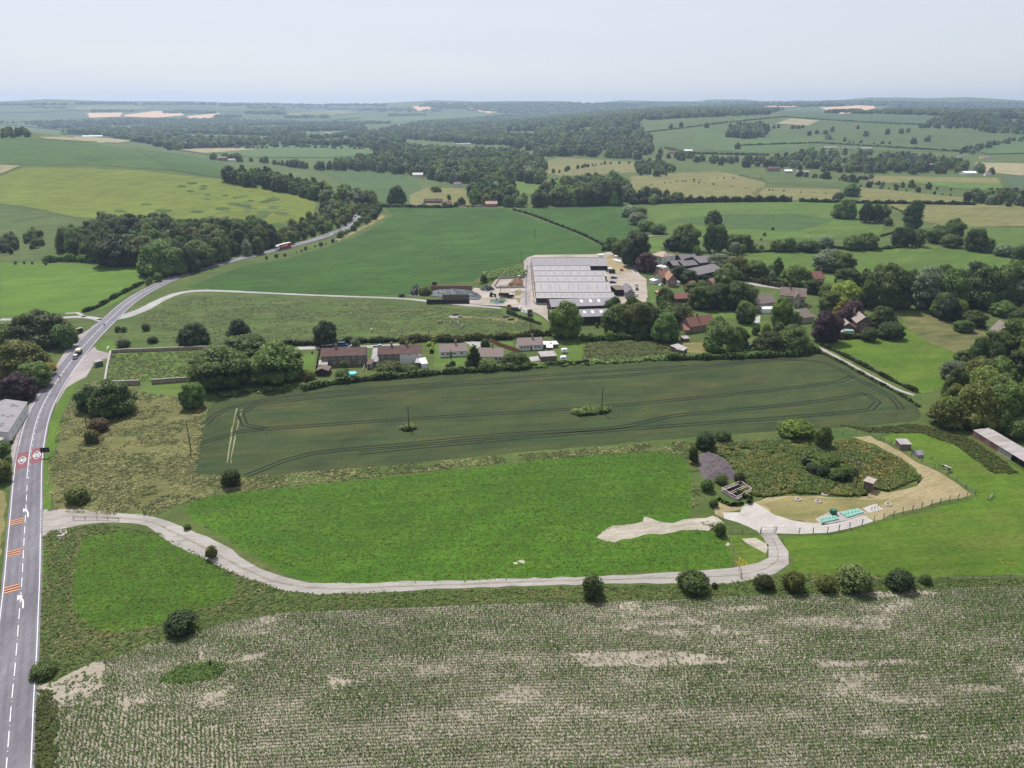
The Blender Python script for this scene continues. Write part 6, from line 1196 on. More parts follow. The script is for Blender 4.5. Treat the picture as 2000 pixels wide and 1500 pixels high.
def wall_line(label, px, h_, t, mat):
    cl = [P(*q) for q in px]; e = empty('garden_wall', cl[0], 0, label, 'wall', 'old walls of the walled garden')
    for i in range(len(cl)-1):
        a, b = cl[i]-cl[0], cl[i+1]-cl[0]; d = b-a; r = math.atan2(d.y, d.x); n = max(1, int(d.length/4)); s = d.length/n
        for k in range(n):
            hh = h_*random.uniform(.94, 1.05)
            for nm, m in (('wall_section', MB().box(0, s-.02, -t/2, t/2, -.1, hh).mesh('wall_section', mat)), ('coping', MB().box(-.0, s-.02, -t/2-.08, t/2+.08, hh, hh+.12).mesh('coping', m_conc))): o = link(nm, m, e, a+d*(k/n)); o.rotation_euler = (0,0,r)
m_wall = M('old_stone_wall', (.30,.25,.20), .95, .3, 1.5, bump=.5)
wall_line('far long wall of the walled garden', [(218,689),(300,686),(431,681)], 1.5, .5, m_wall); wall_line('left wall of the walled garden running towards the road', [(217,691),(211,718),(206,748)], 1.4, .6, M('pale_wall_top', (.50,.42,.34)))
wall_line('short left piece of the near garden wall', [(215,753),(274,751)], 1.8, .5, m_wall); wall_line('right piece of the near garden wall beyond the gap', [(297,750),(350,746),(400,742)], 1.8, .5, m_wall); wall_line('low wall in front of the pink roofed cottage', [(893,402),(946,405)], 1.6, .5, m_wall)
# ---- poles
def pole(px, top, label, arm=True, name='telegraph_pole'):
    p = P(*px); e = empty(name, p, random.uniform(-.2,.2), label, 'pole', 'wooden poles carrying overhead lines'); h_ = max(5.0, (px[1]-top)*mpp(p)/math.cos(math.atan2(CAMH, p.length)))
    MB().tube((0,0,-.2),(0,0,h_),.20,.14,8).build('shaft', m_post, e)
    if arm:
        c_ = MB().box(-1.1,1.1,-.07,.07,h_-.7,h_-.56).build('crossarm', m_post, e)
        for x in (-1,0,1): MB().tube((x,0,h_-.56),(x,0,h_-.3),.06).build('insulator', m_black, c_)
    return h_
for a in (((799,838),793,'pole standing in the left part of the cereal field'),((1175,806),757,'pole standing in the right part of the cereal field'),((373,880),826,'pole with a transformer box at the left edge of the cereal field'),((171,840),812,'short pole in the tawny grass by the olive bush',False),((1671,955),900,'pole beside the brown hut in the compound'),
          ((1036,655),612,'pole below the farm trailers at the end of the grazed meadow'),((838,664),648,'pole at the hedge behind the yellow hedge'),((969,664),645,'thin pole at the hedge behind the bungalows',False),((881,703),683,'pole in front of the first bungalow',False),((1018,514),492,'pole left of the dairy barn'),((1045,465),446,'pole in the middle of the deep green ley',False),
          ((1065,433),417,'left of two poles on the hedge of the deep green ley',False),((1073,435),415,'right of two poles on the hedge of the deep green ley',False),((978,590),562,'pole in the farm yard by the trailers',False),((1427,473),455,'thin pole in the water meadow',False),((1265,542),520,'post at the yard entrance by the cottages',False)): pole(*a)
tp = P(373,880); box_at('transformer', 'grey transformer box fixed high on the pole at the cereal field edge', 'transformer', (373,880), .6, .5, .8, m_tin, 0, 5.5)
# ---- far small houses
def far_house(px, py, w_, wall, roof, label, h_=2.8, dp=7, name='house', rise=2.4):
    p = P(px, py); L = w_*mpp(p); e = empty(name, p, random.uniform(-.25,.25), label, 'house'); W = dp
    MB().prism([(0,-1),(W,-1),(W,h_),(W/2,h_+rise),(0,h_)], -L/2, L/2).build('wall', wall, e); k = rise/(W/2)
    r = MB(); r.prism(roofslab(None,0,(-.3,h_-k*.3+.03),(W/2,h_+rise+.03),.2), -L/2-.3, L/2+.3); r.prism(roofslab(None,0,(W+.3,h_-k*.3+.03),(W/2,h_+rise+.03),.2)[::-1], -L/2-.3, L/2+.3); ro = r.build('roof', roof, e)
    MB().box(L*.2-.5, L*.2+.5, W/2-.4, W/2+.4, h_+rise-.4, h_+rise+1.2).build('chimney', m_obrick, ro)
    for i in range(max(2, int(L/4))): window(e, -L/2+L*(i+.5)/max(2, int(L/4)), 0, h_*.35, 1.2, h_*.4)
for a in ((960,404,23,m_obrick,m_ptile,'pink tiled cottage at the far edge of the deep green ley',3.2,8),(816,347,20,m_rend,m_rend,'white gabled house at the edge of the far green field',4.5,9),(790,327,24,m_rend,m_fib,'white villa among the valley trees',5,9),(785,315,18,m_obrick,m_slate,'dark roofed house above the white villa',4,9),(846,397,36,m_brick,m_rbrown,'long brown roofed stables at the far hamlet',2.2,6),
          (872,402,18,m_brick,m_rred,'red roofed shed at the end of the far stables',2.2,6),(893,365,14,m_rend,m_slate,'white fronted cottage deep in the far hamlet',3.5,8),(884,348,10,m_brick,m_ptile,'small orange roof in the far hamlet trees',4,8),(847,330,12,m_rend,m_slate,'white gable behind the white gabled house',4,8),(936,380,8,m_rend,m_white,'little white building by the copper tree',2.5,5),
          (433,314,18,m_obrick,m_rmot,'house beyond the hill spur with a pinkish front',5,9),(452,316,14,m_rend,m_fib,'white house beyond the hill spur',3,8),(180,268,36,m_rend,m_white,'white farm buildings on the far valley edge at the left',3,14),(642,261,16,m_rend,m_tin,'pale building far off in the wooded valley',3,10),(905,283,30,m_rend,m_tin,'low pale sheds by the great wood',2,10),
          (1512,335,24,m_obrick,m_rbrown,'large brown house of the far right village',5,9),(1540,338,14,m_conc,m_white,'white roofed barn left in the far right village',3,9),(1568,340,22,m_conc,m_tin,'pale grey barn in the far right village',3,9),(1622,332,12,m_rend,m_slate,'slate house in the middle of the far right village',4,8),(1664,334,26,m_obrick,m_ptile,'big pink roofed house of the far right village',4,9),
          (1743,306,12,m_rend,m_rmot,'pale house at the upper edge of the far right village',4,8),(1835,316,14,m_obrick,m_rmot,'brown house right in the far right village',4,8),(1822,327,14,m_rend,m_ptile,'pink roofed house at the right of the far village',4,8),(1878,308,14,m_rend,m_rmot,'left of the cottages above the pale stubble',3,8),(1925,310,18,m_rend,m_rmot,'right of the cottages above the pale stubble',3,8),
          (1896,341,27,m_rend,m_white,'long white roofed greenhouse at the right of the far village',2.4,14),(1930,344,10,m_rend,m_rmot,'grey roof beside the white roofed greenhouse',3,8),(1622,291,26,m_conc,m_tin,'left long farm roof on the far right slope',3,10),(1655,293,24,m_conc,m_rmot,'middle long farm roof on the far right slope',3,10),(1692,293,26,m_conc,m_tin,'right long farm roof on the far right slope',3,10),
          (1316,300,16,m_obrick,m_rred,'red roofed house at the foot of the right slope',3,8),(1344,297,16,m_rend,m_white,'white house at the foot of the right slope',3,8),(1594,298,10,m_rend,m_slate,'small house among trees below the long farm roofs',3,8),(1800,306,10,m_rend,m_slate,'little slate house in the far village trees',3,8)): far_house(*a)
# ------------------------------------------------------------------ vehicles, animals, street things
m_tyre = M('tyre_rubber', (.02,.02,.022), .8, .1, 3); m_lamp = M('lamp_glass', (.75,.75,.72), .2, .02, 1)
def paint(n, c): return M('paint_'+n, c, .3, .04, .5, spec=.5)
PC = dict(blue=(.03,.06,.17), navy=(.03,.045,.08), white=(.72,.73,.75), silver=(.42,.43,.45), dark=(.035,.037,.042), red=(.36,.03,.03), sky=(.20,.42,.55))
VM = {}
def car(px, to, col, label, kind='car', group=None, name='parked_car'):
    p, q = P(*px), P(*to); d = q-p; rz = math.atan2(d.y, d.x); e = empty(name, p, rz, label, 'car' if kind != 'van' else 'van', group); L, Wd, H = (4.3, 1.78, 1.48) if kind == 'car' else (5.0, 1.95, 2.0)
    if kind == 'car': lo = [(-L/2,.28),(L/2,.28),(L/2,.62),(L/2-.25,.78),(L/2-1.15,.92),(-L/2+.3,.95),(-L/2,.8)]; cb = [(L/2-1.2,.9),(L/2-1.95,H-.06),(-L/2+.75,H-.04),(-L/2+.2,.93)]
    else: lo = [(-L/2,.3),(L/2,.3),(L/2,.8),(L/2-.9,1.1),(-L/2,1.15)]; cb = [(L/2-.95,1.08),(L/2-1.6,H-.06),(-L/2+.15,H-.04),(-L/2+.05,1.13)]
    MB().prismy(lo, -Wd/2, Wd/2).build('body', paint(col, PC[col]), e); c = MB(); n = 0
    iw = Wd/2-.06; tw = Wd/2-.2
    v = [(x, s*(iw if i in (0,3) else tw), z) for s in (-1,1) for i, (x, z) in enumerate(cb)]; c.v = v; c.f = [(0,1,2,3),(7,6,5,4),(0,4,5,1),(1,5,6,2),(2,6,7,3)]; c.build('windows', m_glass, e)
    MB().box(cb[2][0]-.03, cb[1][0]+.03, -tw-.02, tw+.02, H-.07, H).build('roof', paint(col, PC[col]), e)
    wm = MB().tube((0,-.11,0),(0,.11,0),.33,k=12).mesh('wheel', m_tyre); hm_ = MB().tube((0,-.12,0),(0,.12,0),.19,k=8).mesh('rim', m_tin)
    for x in (L/2-.85, -L/2+.8):
        for y in (-Wd/2+.05, Wd/2-.05): w_ = link('wheel', wm, e, (x, y, .33)); link('rim', hm_, w_)
    for y in (-.6, .6): MB().box(L/2-.06, L/2+.03, y-.2, y+.2, .55, .7).build('headlight', m_lamp, e); MB().box(-L/2-.03, -L/2+.06, y-.15, y+.15, .65, .8).build('tail_light', paint('red', PC['red']), e)
    return e
s1 = rs(143,700); c1, d1 = rpt(s1, .9); e1 = car((150,697), (149,699), 'navy', 'dark blue car with a white roof towing a cream trailer down the main road', name='towing_car'); e1.location = (c1.x, c1.y, .07); e1.rotation_euler[2] = math.atan2(-d1.y, -d1.x)
MB().box(-1.55, .55, -.62, .62, 1.49, 1.53).build('white_roof_panel', m_white, e1)
c2, d2 = rpt(s1+6.2, .9); e = empty('livestock_trailer', (c2.x, c2.y, .07), math.atan2(-d2.y, -d2.x), 'cream livestock trailer pulled by the dark blue car', 'trailer'); MB().box(-2.2,2.0,-1,1,.45,1.5).build('body', m_dark, e); MB().box(-2.2,2.0,-1.0,1.0,1.51,2.35).build('canopy', M('cream_trailer', (.58,.52,.38), .6, .08, 1), e); MB().tube((2,0,.5),(3.4,0,.5),.06).build('drawbar', m_dark, e)
for x in (-.45,.45):
    for y in (-1.05,1.05): MB().tube((x,y-.1,.33),(x,y+.1,.33),.33,k=10).build('wheel', m_tyre, e)
car((1199,544), (1206,544), 'blue', 'blue car parked at the back of two beside the dairy barn', group='cars in the farm yard'); car((1197,553), (1204,553), 'blue', 'blue car parked at the front of two beside the dairy barn', group='cars in the farm yard')
car((1243,558), (1243,553), 'white', 'white car at the top of the three by the narrow dark shed', group='cars in the farm yard'); car((1244,566), (1244,560), 'dark', 'dark car in the middle of the three by the narrow dark shed', group='cars in the farm yard'); car((1243,578), (1243,572), 'white', 'white car at the bottom of the three by the narrow dark shed', group='cars in the farm yard')
car((1291,558), (1297,556), 'white', 'white car beside the brick cottages'); car((1463,678), (1470,676), 'sky', 'pale blue car tucked behind the trees at the village edge'); car((1921,637), (1926,640), 'white', 'white car at the thatched cottage, left of two'); car((1927,643), (1932,646), 'dark', 'dark car at the thatched cottage, right of two')
car((670,676), (678,676), 'blue', 'long blue van parked behind the first terrace', 'van', name='parked_van'); car((691,680), (697,680), 'white', 'white car parked behind the first terrace'); car((742,678), (742,673), 'sky', 'pale blue white car parked on the lane between the terraces')
for px, col, off, l in (((642,460),'white',-1.9,'first white car climbing the road past the lorry'),((650,458),'silver',1.9,'silver car passing the first white car on the road'),((698,432),'white',1.9,'white van in the far bend where the road disappears'),((700,425),'white',1.9,'second white vehicle in the far bend under the trees'),((583,480),'dark',-1.9,'dark car in the shade following the lorry')):
    s = rs(*px); c_, d_ = rpt(s, off); e = car(px, (px[0]+4, px[1]), col, l, name='moving_car', group='cars on the main road'); e.location = (c_.x, c_.y, T(c_.x, c_.y)+.15); e.rotation_euler[2] = math.atan2(d_.y*(1 if off < 0 else -1), d_.x*(1 if off < 0 else -1))
# articulated lorry
s = rs(546,487); c_, d_ = rpt(s, 1.9); e = empty('articulated_lorry', (c_.x, c_.y, T(c_.x, c_.y)+.1), math.atan2(-d_.y, -d_.x), 'red articulated lorry with a cream roof and white cab on the main road', 'lorry')
e.rotation_euler[2] = math.atan2(-d_.y, -d_.x); m_redt = M('red_curtain', (.34,.035,.05), .5, .08, 1)
tr = MB().box(-9.6,3.6,-1.27,1.27,1.0,3.95).build('trailer', m_redt, e); MB().box(-9.62,3.62,-1.29,1.29,3.96,4.05).build('trailer_roof', M('cream_roof', (.68,.62,.52), .6, .05, 1), tr); MB().box(-9.5,3.5,-.9,.9,.75,.99).build('chassis', m_dark, tr)
MB().prismy([(4.0,.45),(6.2,.45),(6.25,1.6),(6.05,2.9),(5.7,3.7),(4.0,3.9)], -1.22, 1.22).build('cab', m_white, e); MB().prismy([(6.27,1.75),(6.11,2.75),(6.15,2.75),(6.31,1.75)], -1.0, 1.0).build('windscreen', m_glass, e)
for y in (-1.24, 1.2): MB().box(4.9,5.9,y,y+.04,1.9,2.7).build('side_window', m_glass, e)
for y, f in ((-1.3,-1),(1.3,1)):
    m = MB()
    for x0_, x1_, z0, z1 in ((.2,.45,2.0,3.0),(1.3,1.55,2.0,3.0),(.45,1.3,2.75,3.0),(.45,1.3,2.0,2.2)): m.box(x0_,x1_,min(y,y-f*.02),max(y,y-f*.02),z0,z1)
    for k in range(8): m.box(-5.6+k*.62,-5.2+k*.62,min(y,y-f*.02),max(y,y-f*.02),2.5,3.0)
    for k in range(7): m.box(-5.2+k*.55,-4.8+k*.55,min(y,y-f*.02),max(y,y-f*.02),2.05,2.3)
    m.build('side_lettering', m_white, tr)
for x in (-8.2,-6.9,-5.6,4.3,5.4):
    for y in (-1.1,1.1): MB().tube((x,y-.15,.5),(x,y+.15,.5),.5,k=12).build('wheel', m_tyre, e)
for y in (-.85,.85): MB().box(6.2,6.32,y-.2,y+.2,.8,1.05).build('headlight', m_lamp, e)
# tractors and trailers in the yard
def tractor(px, rz, col, label):
    e = empty('tractor', P(*px), rz, label, 'tractor'); c_ = paint(col, PC.get(col, (.05,.12,.06))); MB().prismy([(0,.8),(2.1,.8),(2.1,1.6),(0,1.75)], -.4, .4).build('bonnet', c_, e); MB().box(-1.4,0,-.75,.75,1.0,2.5).build('cab', m_glass, e); MB().box(-1.5,.1,-.85,.85,2.51,2.7).build('cab_roof', c_, e)
    for x, r in ((-1.0,.85),(1.6,.6)):
        for y in (-.95,.95): MB().tube((x,y-.25,r),(x,y+.25,r),r,k=14).build('wheel', m_tyre, e)
    MB().tube((.6,.3,1.7),(.6,.3,2.6),.05).build('exhaust', m_dark, e)
PC['green'] = (.04,.11,.05); tractor((962,579), 0, 'green', 'green tractor standing in the yard in front of the silage clamp'); tractor((1014,546), 1.4, 'white', 'white loader tractor on top of the manure pit wall')
def trailer(px, rz, L, h_, mat, label, name='farm_trailer'):
    e = empty(name, P(*px), rz, label, 'trailer'); MB().box(-L/2,L/2,-1.1,1.1,.8,.95).build('bed', m_dark, e)
    for b in ((-L/2,L/2,-1.1,-1.02),(-L/2,L/2,1.02,1.1),(-L/2,-L/2+.08,-1.0,1.0),(L/2-.08,L/2,-1.0,1.0)): MB().box(*b,.96,.96+h_).build('side_panel', mat, e)
    for x in (-.7,.6):
        for y in (-1.2,1.2): MB().tube((x,y-.12,.45),(x,y+.12,.45),.45,k=10).build('wheel', m_tyre, e)
    MB().tube((L/2,0,.7),(L/2+1.5,0,.5),.07).build('drawbar', m_dark, e); return e
trailer((984,580), -.1, 6, 1.2, m_dark, 'dark spreader trailer beside the green tractor'); trailer((996,582), -.1, 4.5, .8, m_dark, 'second dark trailer behind the spreader'); trailer((994,606), 1.5, 5, 1.6, M('straw_load', (.30,.22,.11), .9, .2, 2), 'tall straw brown trailer on the grass bank'); trailer((1035,616), 1.5, 6, 1.5, m_wood, 'brown wooden trailer at the right end of the grass bank')
car((1008,607), (1013,607), 'dark', 'black off road car among the trailers on the grass bank', 'van', name='parked_van')
for i, (a, b) in enumerate(((1018,602),(1022,606),(1026,609),(1020,611),(1027,613),(1001,571),(1008,569),(1000,577),(1043,589),(1046,592),(1021,570))):
    l = ('white bag high on the bank beside the black car','white bag in the middle of the bank pile','white bag at the right of the bank pile','low white bag at the foot of the bank pile','lowest right white bag of the bank pile','white tank on the dry grass patch','small white tank right of the other on the dry patch','white drum below the tanks on the dry patch','white drum at the corner of the dairy barn','second white drum at the corner of the dairy barn','white feeder by the cattle lane railing')[i]
    e = MB().box(-.7,.7,-.6,.6,0,.9).box(-.5,.5,-.4,.4,.9,1.15).build('white_bag' if i < 5 else 'white_drum', m_white, None, P(a, b)); tag(e, l, 'bag' if i < 5 else 'drum')
for (a, b, w_, l) in ((1173,501,9,'left white pad roof behind the barn'),(1203,503,5,'small white block behind the barn'),(1190,528,7,'white container at the end of the back barn span')): box_at('white_container', l, 'container', (a, b), w_*.3+1, 3, 1.6, m_white)
tag(MB().box(-1.2,1.2,-14,14,0,.9).build('feed_trough', m_white, None, P(1222,515)), 'long white feed trough beside the farm lane', 'trough'); bpy.data.objects['feed_trough'].rotation_euler[2] = .55
box_at('dark_container', 'dark container at the end of the open barn span', 'container', (1195,533), 4, 3, 2.4, m_dark); box_at('skip', 'dark skip in the sandy corner of the yard', 'skip', (1214,529), 2, 2, 1.4, m_rust)
mound(None, P(848,565), [(843,566),(850,560),(856,563),(853,567)], 1.2, M('orange_meal', (.62,.38,.20), .9, .1, 1), 'meal_heap', 3); tag(bpy.data.objects['meal_heap'], 'orange heap of meal behind the silage clamp', 'heap')
h_ = mound(None, P(812,571), [(798,577),(804,564),(818,562),(828,570),(822,578)], 2.0, m_black, 'tyre_heap', 5, .6); tag(h_, 'heap of black tyres and waste beside the silage clamp', 'heap')
h_ = mound(None, P(955,567), [(935,567),(942,561),(965,562),(968,567),(950,570)], 1.2, m_black, 'tyre_pile', 6, .6); tag(h_, 'pile of black tyres right of the silage clamp', 'pile')
h_ = mound(None, P(965,591), [(956,592),(964,586),(986,587),(989,592),(970,595)], 1.1, M('mixed_scrap', (.30,.33,.30), .8, .5, 1.5, (.08,.14,.12)), 'scrap_heap', 8, .7); tag(h_, 'heap of mixed scrap on the green island in the yard', 'heap')
# cows
def cow_mesh(seed):
    sk = [(0,0,1.15,.34),(.55,0,1.12,.36),(1.0,0,1.15,.30),(1.4,0,1.05,.17),(1.75,0,.75,.13),(1.98,0,.55,.09),(-.5,0,1.18,.35),(-.85,0,1.2,.26),(-1.05,0,1.1,.07),(-1.1,0,.55,.035)]
    ed = [(0,1),(1,2),(2,3),(3,4),(4,5),(0,6),(6,7),(7,8),(8,9)]
    for x, y, b in ((.85,.2,2),(.85,-.2,2),(-.75,.2,7),(-.75,-.2,7)):
        n = len(sk); k = .12 if x < 0 else .0; sk += [(x,y,.95,.16),(x-k,y,.48,.075),(x,y,.05,.06)]; ed += [(b,n),(n,n+1),(n+1,n+2)]
    me = bpy.data.meshes.new('cow'); me.from_pydata([s[:3] for s in sk], ed, []); o = link('cow', me); md = o.modifiers.new('skin', 'SKIN')
    for i, s in enumerate(sk): me.skin_vertices[0].data[i].radius = (s[3], s[3])
    me.skin_vertices[0].data[0].use_root = True; sb = o.modifiers.new('sub', 'SUBSURF'); sb.levels = sb.render_levels = 1
    dg = bpy.context.evaluated_depsgraph_get(); m2 = bpy.data.meshes.new_from_object(o.evaluated_get(dg)); bpy.data.objects.remove(o); m2.materials.clear(); m2.polygons.foreach_set('use_smooth', [True]*len(m2.polygons)); return m2
cm, n_, l_, bs_ = newmat('black_and_white_hide'); oi_ = n_.new('ShaderNodeObjectInfo'); tc_ = n_.new('ShaderNodeTexCoord'); va = n_.new('ShaderNodeVectorMath'); l_.new(tc_.outputs['Object'], va.inputs[0]); sc_v = n_.new('ShaderNodeVectorMath'); sc_v.operation = 'SCALE'; sc_v.inputs['Scale'].default_value = 20; l_.new(oi_.outputs['Location'], sc_v.inputs[0]); l_.new(sc_v.outputs[0], va.inputs[1])
l_.new(mix_n(n_, l_, ramp_n(n_, l_, noise_n(n_, l_, va.outputs[0], 1.1, 1, .4), .49, .52), (.02,.02,.022), (.62,.60,.57)), bs_.inputs['Base Color'])
COW = cow_mesh(1); COW.materials.append(cm); cw = COW.copy(); cw.materials.clear(); cw.materials.append(M('cream_hide', (.60,.56,.50)))
for px, py, rz, l in ((861,632,2.6,'black and white cow leftmost of the four in the grazed meadow'),(882,633,.4,'black and white cow second from the left in the grazed meadow'),(893,634,3.4,'black and white cow third from the left in the grazed meadow'),(903,639,1.2,'black and white cow rightmost and nearest of the four'),(1851,922,.5,'black cow lying by the fence of the right hand paddock'),(1846,917,2.5,'black cow standing by the fence of the right hand paddock'),(1925,521,1.5,'dark cow alone in the far right meadow')):
    o = link('cow', COW, None, P(px, py)); o.rotation_euler[2] = rz; tag(o, l, 'cow', 'cows in the fields')
o = link('cow', cw, None, P(726,647)); o.rotation_euler[2] = 1.5; tag(o, 'single cream coloured cow in the grazed meadow above the first terrace', 'cow', 'cows in the fields')
for px, py, l in ((988,620,'left cattle trough on the bare patch below the yard'),(998,625,'right cattle trough on the bare patch below the yard'),(890,616,'black ring feeder on the worn patch in the grazed meadow')): box_at('cattle_trough', l, 'trough', (px, py), 3, 1.0, .7, m_dark)
# roadside furniture
def sign(px, h_, w_, hh, rz, label, front, back, name='road_sign', posts=(-.6,.6)):
    e = empty(name, P(*px), rz, label, 'sign')
    for x in posts: MB().tube((x,0,0),(x,0,h_),.05).build('post', m_fibd, e)
    MB().box(-w_/2,w_/2,-.03,0,h_-hh,h_).build('sign_back', back, e); MB().box(-w_/2,w_/2,.005,.03,h_-hh,h_).build('sign_face', front, e)
sign((91,893), 3.4, 2.6, 1.7, .25, 'large two post road sign seen from behind beside the red road surface', m_white, m_black); sign((112,891), 2.4, .7, .7, .2, 'small sign on one post beyond the large one', m_white, m_tin, posts=(0,)); sign((205,641), 2.2, .7, .7, .3, 'dark round backed sign at the kerb below the side tracks', m_white, m_dark, posts=(0,)); sign((225,628), 1.6, .3, .9, .3, 'white marker post at the farm track mouth', m_white, m_white, 'marker_post', (0,)); sign((118,745), 2.2, .6, .6, .4, 'small sign at the kerb under the roadside trees', m_white, m_dark, posts=(0,))
def shelter(px, rz, label):
    e = empty('bus_shelter', P(*px), rz, label, 'bus shelter'); MB().box(-1.5,1.5,.9,1.0,0,2.2).build('back_panel', M('green_shelter', (.07,.13,.11), .4), e)
    for x in (-1.5,1.42): MB().box(x,x+.08,-.8,.89,.2,2.0).build('side_panel', m_glass, e)
    MB().prism([(-1.1,2.25),(1.2,2.25),(1.2,2.33),(-1.1,2.45)], -1.7, 1.7).build('roof', m_tin, e); MB().box(-1.2,1.2,.5,.85,.42,.5).build('bench', m_wood, e)
shelter((155,650), 1.0, 'bus shelter on the left side of the main road'); shelter((193,715), -2.2, 'bus shelter on the right by the side road corner')
for px, py, l in ((24,866,'dark bin on the worn verge at the end of the grey sheds'),(64,781,'upper bin on the pavement below the copper tree'),(61,786,'lower bin on the pavement below the copper tree'),(610,690,'green box on the lane in front of the first terrace fence')): box_at('bin', l, 'bin', (px, py), .7, .7, 1.1, m_dgrn if px == 610 else m_black)
box_at('yellow_machine', 'small yellow machine at the edge of the far village', 'machine', (1921,311), 5, 3, 4, M('yellow_machine_paint', (.65,.50,.08)))
box_at('concrete_chamber', 'concrete chamber with a dark lid by the mouth of the gravel track', 'chamber', (120,1046), 1.6, 1.6, .35, m_conc, .1); box_at('chamber_lid', 'dark lid on the concrete chamber by the track mouth', 'lid', (118,1045), .9, .9, .05, m_dark, .1, .36)
box_at('field_marker', 'dark marker post in the weedy patch of the maize field', 'post', (411,1299), .3, .3, 1.2, m_dark)
# ------------------------------------------------------------------ maize rows, weeds and tussocks
def stuff_mesh(name, V, Fq, mat, label):
    me = npmesh(name, V, Fq, [mat]); r = np.random.default_rng(3); k = len(Fq); A = V[Fq[:,0]]; nz = np.cross(V[Fq[:,1]]-A, V[Fq[:,2]]-A)[:,2] < 0
    if nz.any(): bpy.data.meshes.remove(me); Fq = Fq.copy(); Fq[nz] = Fq[nz][:, ::-1]; me = npmesh(name, V, Fq, [mat])
    N = np.repeat(r.normal(0, .33, (k, 3))+np.array([0, 0, 1]), 4, axis=0); N /= np.linalg.norm(N, axis=1)[:, None]; upnormals(me, N)
    return tag(link(name, me), label, None, None, 'stuff')
MAIZE = leaf_mat('maize_leaf', False, (.085,.165,.034), .4, .6)
soil_px = [(-60,1700),(60,1520),(106,1500),(108,1385),(72,1352),(70,1338),(100,1335),(150,1309),(180,1294),(225,1283),(270,1266),(330,1249),(390,1231),(450,1213),(540,1198),(600,1194),(750,1187),(1000,1178),(1160,1176),(1350,1168),(1500,1162),(1700,1156),(1900,1146),(2000,1142),(2300,1128),(2900,1500),(2500,1800),(1000,1800)]
soil_px = [(q[0], q[1]) for q in soil_px[1:-2]]+[(2600,1640),(1000,1640),(60,1640)]
sheet('maize_field', soil_px, G_soil, 2, jit=.15)
sheet('bare_patch', [(70,1340),(100,1334),(128,1338),(150,1345),(140,1358),(118,1368),(105,1378),(88,1362)], G_chalk, 3, jit=.8)
edge = [P(*q) for q in soil_px[4:24]]; ex = np.array([q.x for q in edge]); ey = np.array([q.y for q in edge]); od = np.argsort(ex); ex, ey = ex[od], ey[od]
def vn(x, y, s, seed): # cheap value noise 0..1
    r = np.random.default_rng(seed).random((64, 64)); X = x/s; Y = y/s; i = np.floor(X).astype(int); j = np.floor(Y).astype(int); fx = X-i; fy = Y-j; fx = fx*fx*(3-2*fx); fy = fy*fy*(3-2*fy)
    g_ = lambda a, b: r[a % 64, b % 64]
    return (g_(i,j)*(1-fx)+g_(i+1,j)*fx)*(1-fy)+(g_(i,j+1)*(1-fx)+g_(i+1,j+1)*fx)*fy
def inpoly(x, y, poly):
    c = np.zeros(len(x), bool); n = len(poly)
    for i in range(n):
        x1, y1 = poly[i][0], poly[i][1]; x2, y2 = poly[i-1][0], poly[i-1][1]
        if y1 == y2: continue
        c ^= ((y1 > y) != (y2 > y)) & (x < (x2-x1)*(y-y1)/(y2-y1)+x1)
    return c
def wp(px): return [tuple(P(*q).xy) for q in px]
head = wp([(112,1388),(160,1372),(245,1352),(262,1392),(315,1380),(330,1404),(380,1394),(395,1424),(462,1414),(480,1640),(60,1640),(112,1500)])
bare = [wp(q) for q in ([(395,1378),(440,1355),(460,1348),(455,1340),(400,1357)],[(440,1292),(515,1275),(520,1282),(490,1290),(445,1296)],[(388,1262),(402,1260),(396,1292),(390,1298)],[(1110,1275),(1300,1270),(1420,1284),(1440,1292),(1320,1302),(1140,1300)],[(1580,1290),(1790,1290),(1790,1300),(1590,1302)],[(1850,1340),(1940,1338),(1980,1352),(1900,1356)],[(1400,1188),(1500,1184),(1500,1190),(1420,1196)],[(1660,1158),(1800,1152),(1840,1160),(1700,1166)],[(1740,1436),(1830,1434),(1800,1446)],[(640,1320),(700,1330),(650,1350)])]
rg_ = np.random.default_rng(5); X = []; Y = []; D = []
for k in range(0, 96):
    x = np.arange(-104, 172, .21); x = x+rg_.uniform(-.07, .07, len(x)); y = np.interp(x, ex, ey)-.25-k*.76+rg_.normal(0, .035, len(x)); X.append(x); Y.append(y); D.append(np.zeros(len(x)))
X = np.concatenate(X); Y = np.concatenate(Y); inh = inpoly(X, Y, head); fld = inpoly(X, Y, [tuple(P(*q).xy) for q in soil_px])
chk = inpoly(X, Y, wp([(60,1338),(150,1305),(182,1290),(205,1296),(203,1318),(196,1325),(208,1338),(184,1348),(172,1364),(150,1358),(112,1392),(60,1400)]))
z_ = CAMH*cp*0+Y*cp+CAMH*sp; u_ = np.abs(X)/z_*FPX; keep = fld & ~inh & (~chk | (rg_.random(len(X)) < .04)) & (u_ < 1090) & (Y > 84)
dens = vn(X*.45+7, Y*1.6, 6, 1)*.6+vn(X*.5, Y*1.4+50, 2.2, 2)*.4; prob = np.clip((dens-.16)*3.6+.45, .6, 1)
for b in bare: prob = np.where(inpoly(X, Y, b), prob*.33, prob)
keep &= rg_.random(len(X)) < prob; X, Y, dens = X[keep], Y[keep], dens[keep]
hx = []; hy = []
hd0 = np.array(P(470,1500).xy); ha = np.array(P(115,1400).xy); hb = np.array(P(112,1500).xy); hc = np.array(P(462,1414).xy)
xa, xb = min(q[0] for q in head), max(q[0] for q in head)
top_l, bot_l = P(180,1372).xy, P(158,1500).xy; sl2 = (top_l.x-bot_l.x)/(top_l.y-bot_l.y)
for x in np.arange(xa-6, xb+4, .78):
    y = np.arange(84, 135, .24); hx.append(x+(y-100)*sl2+rg_.normal(0, .03, len(y))); hy.append(y+rg_.uniform(-.06,.06,len(y)))
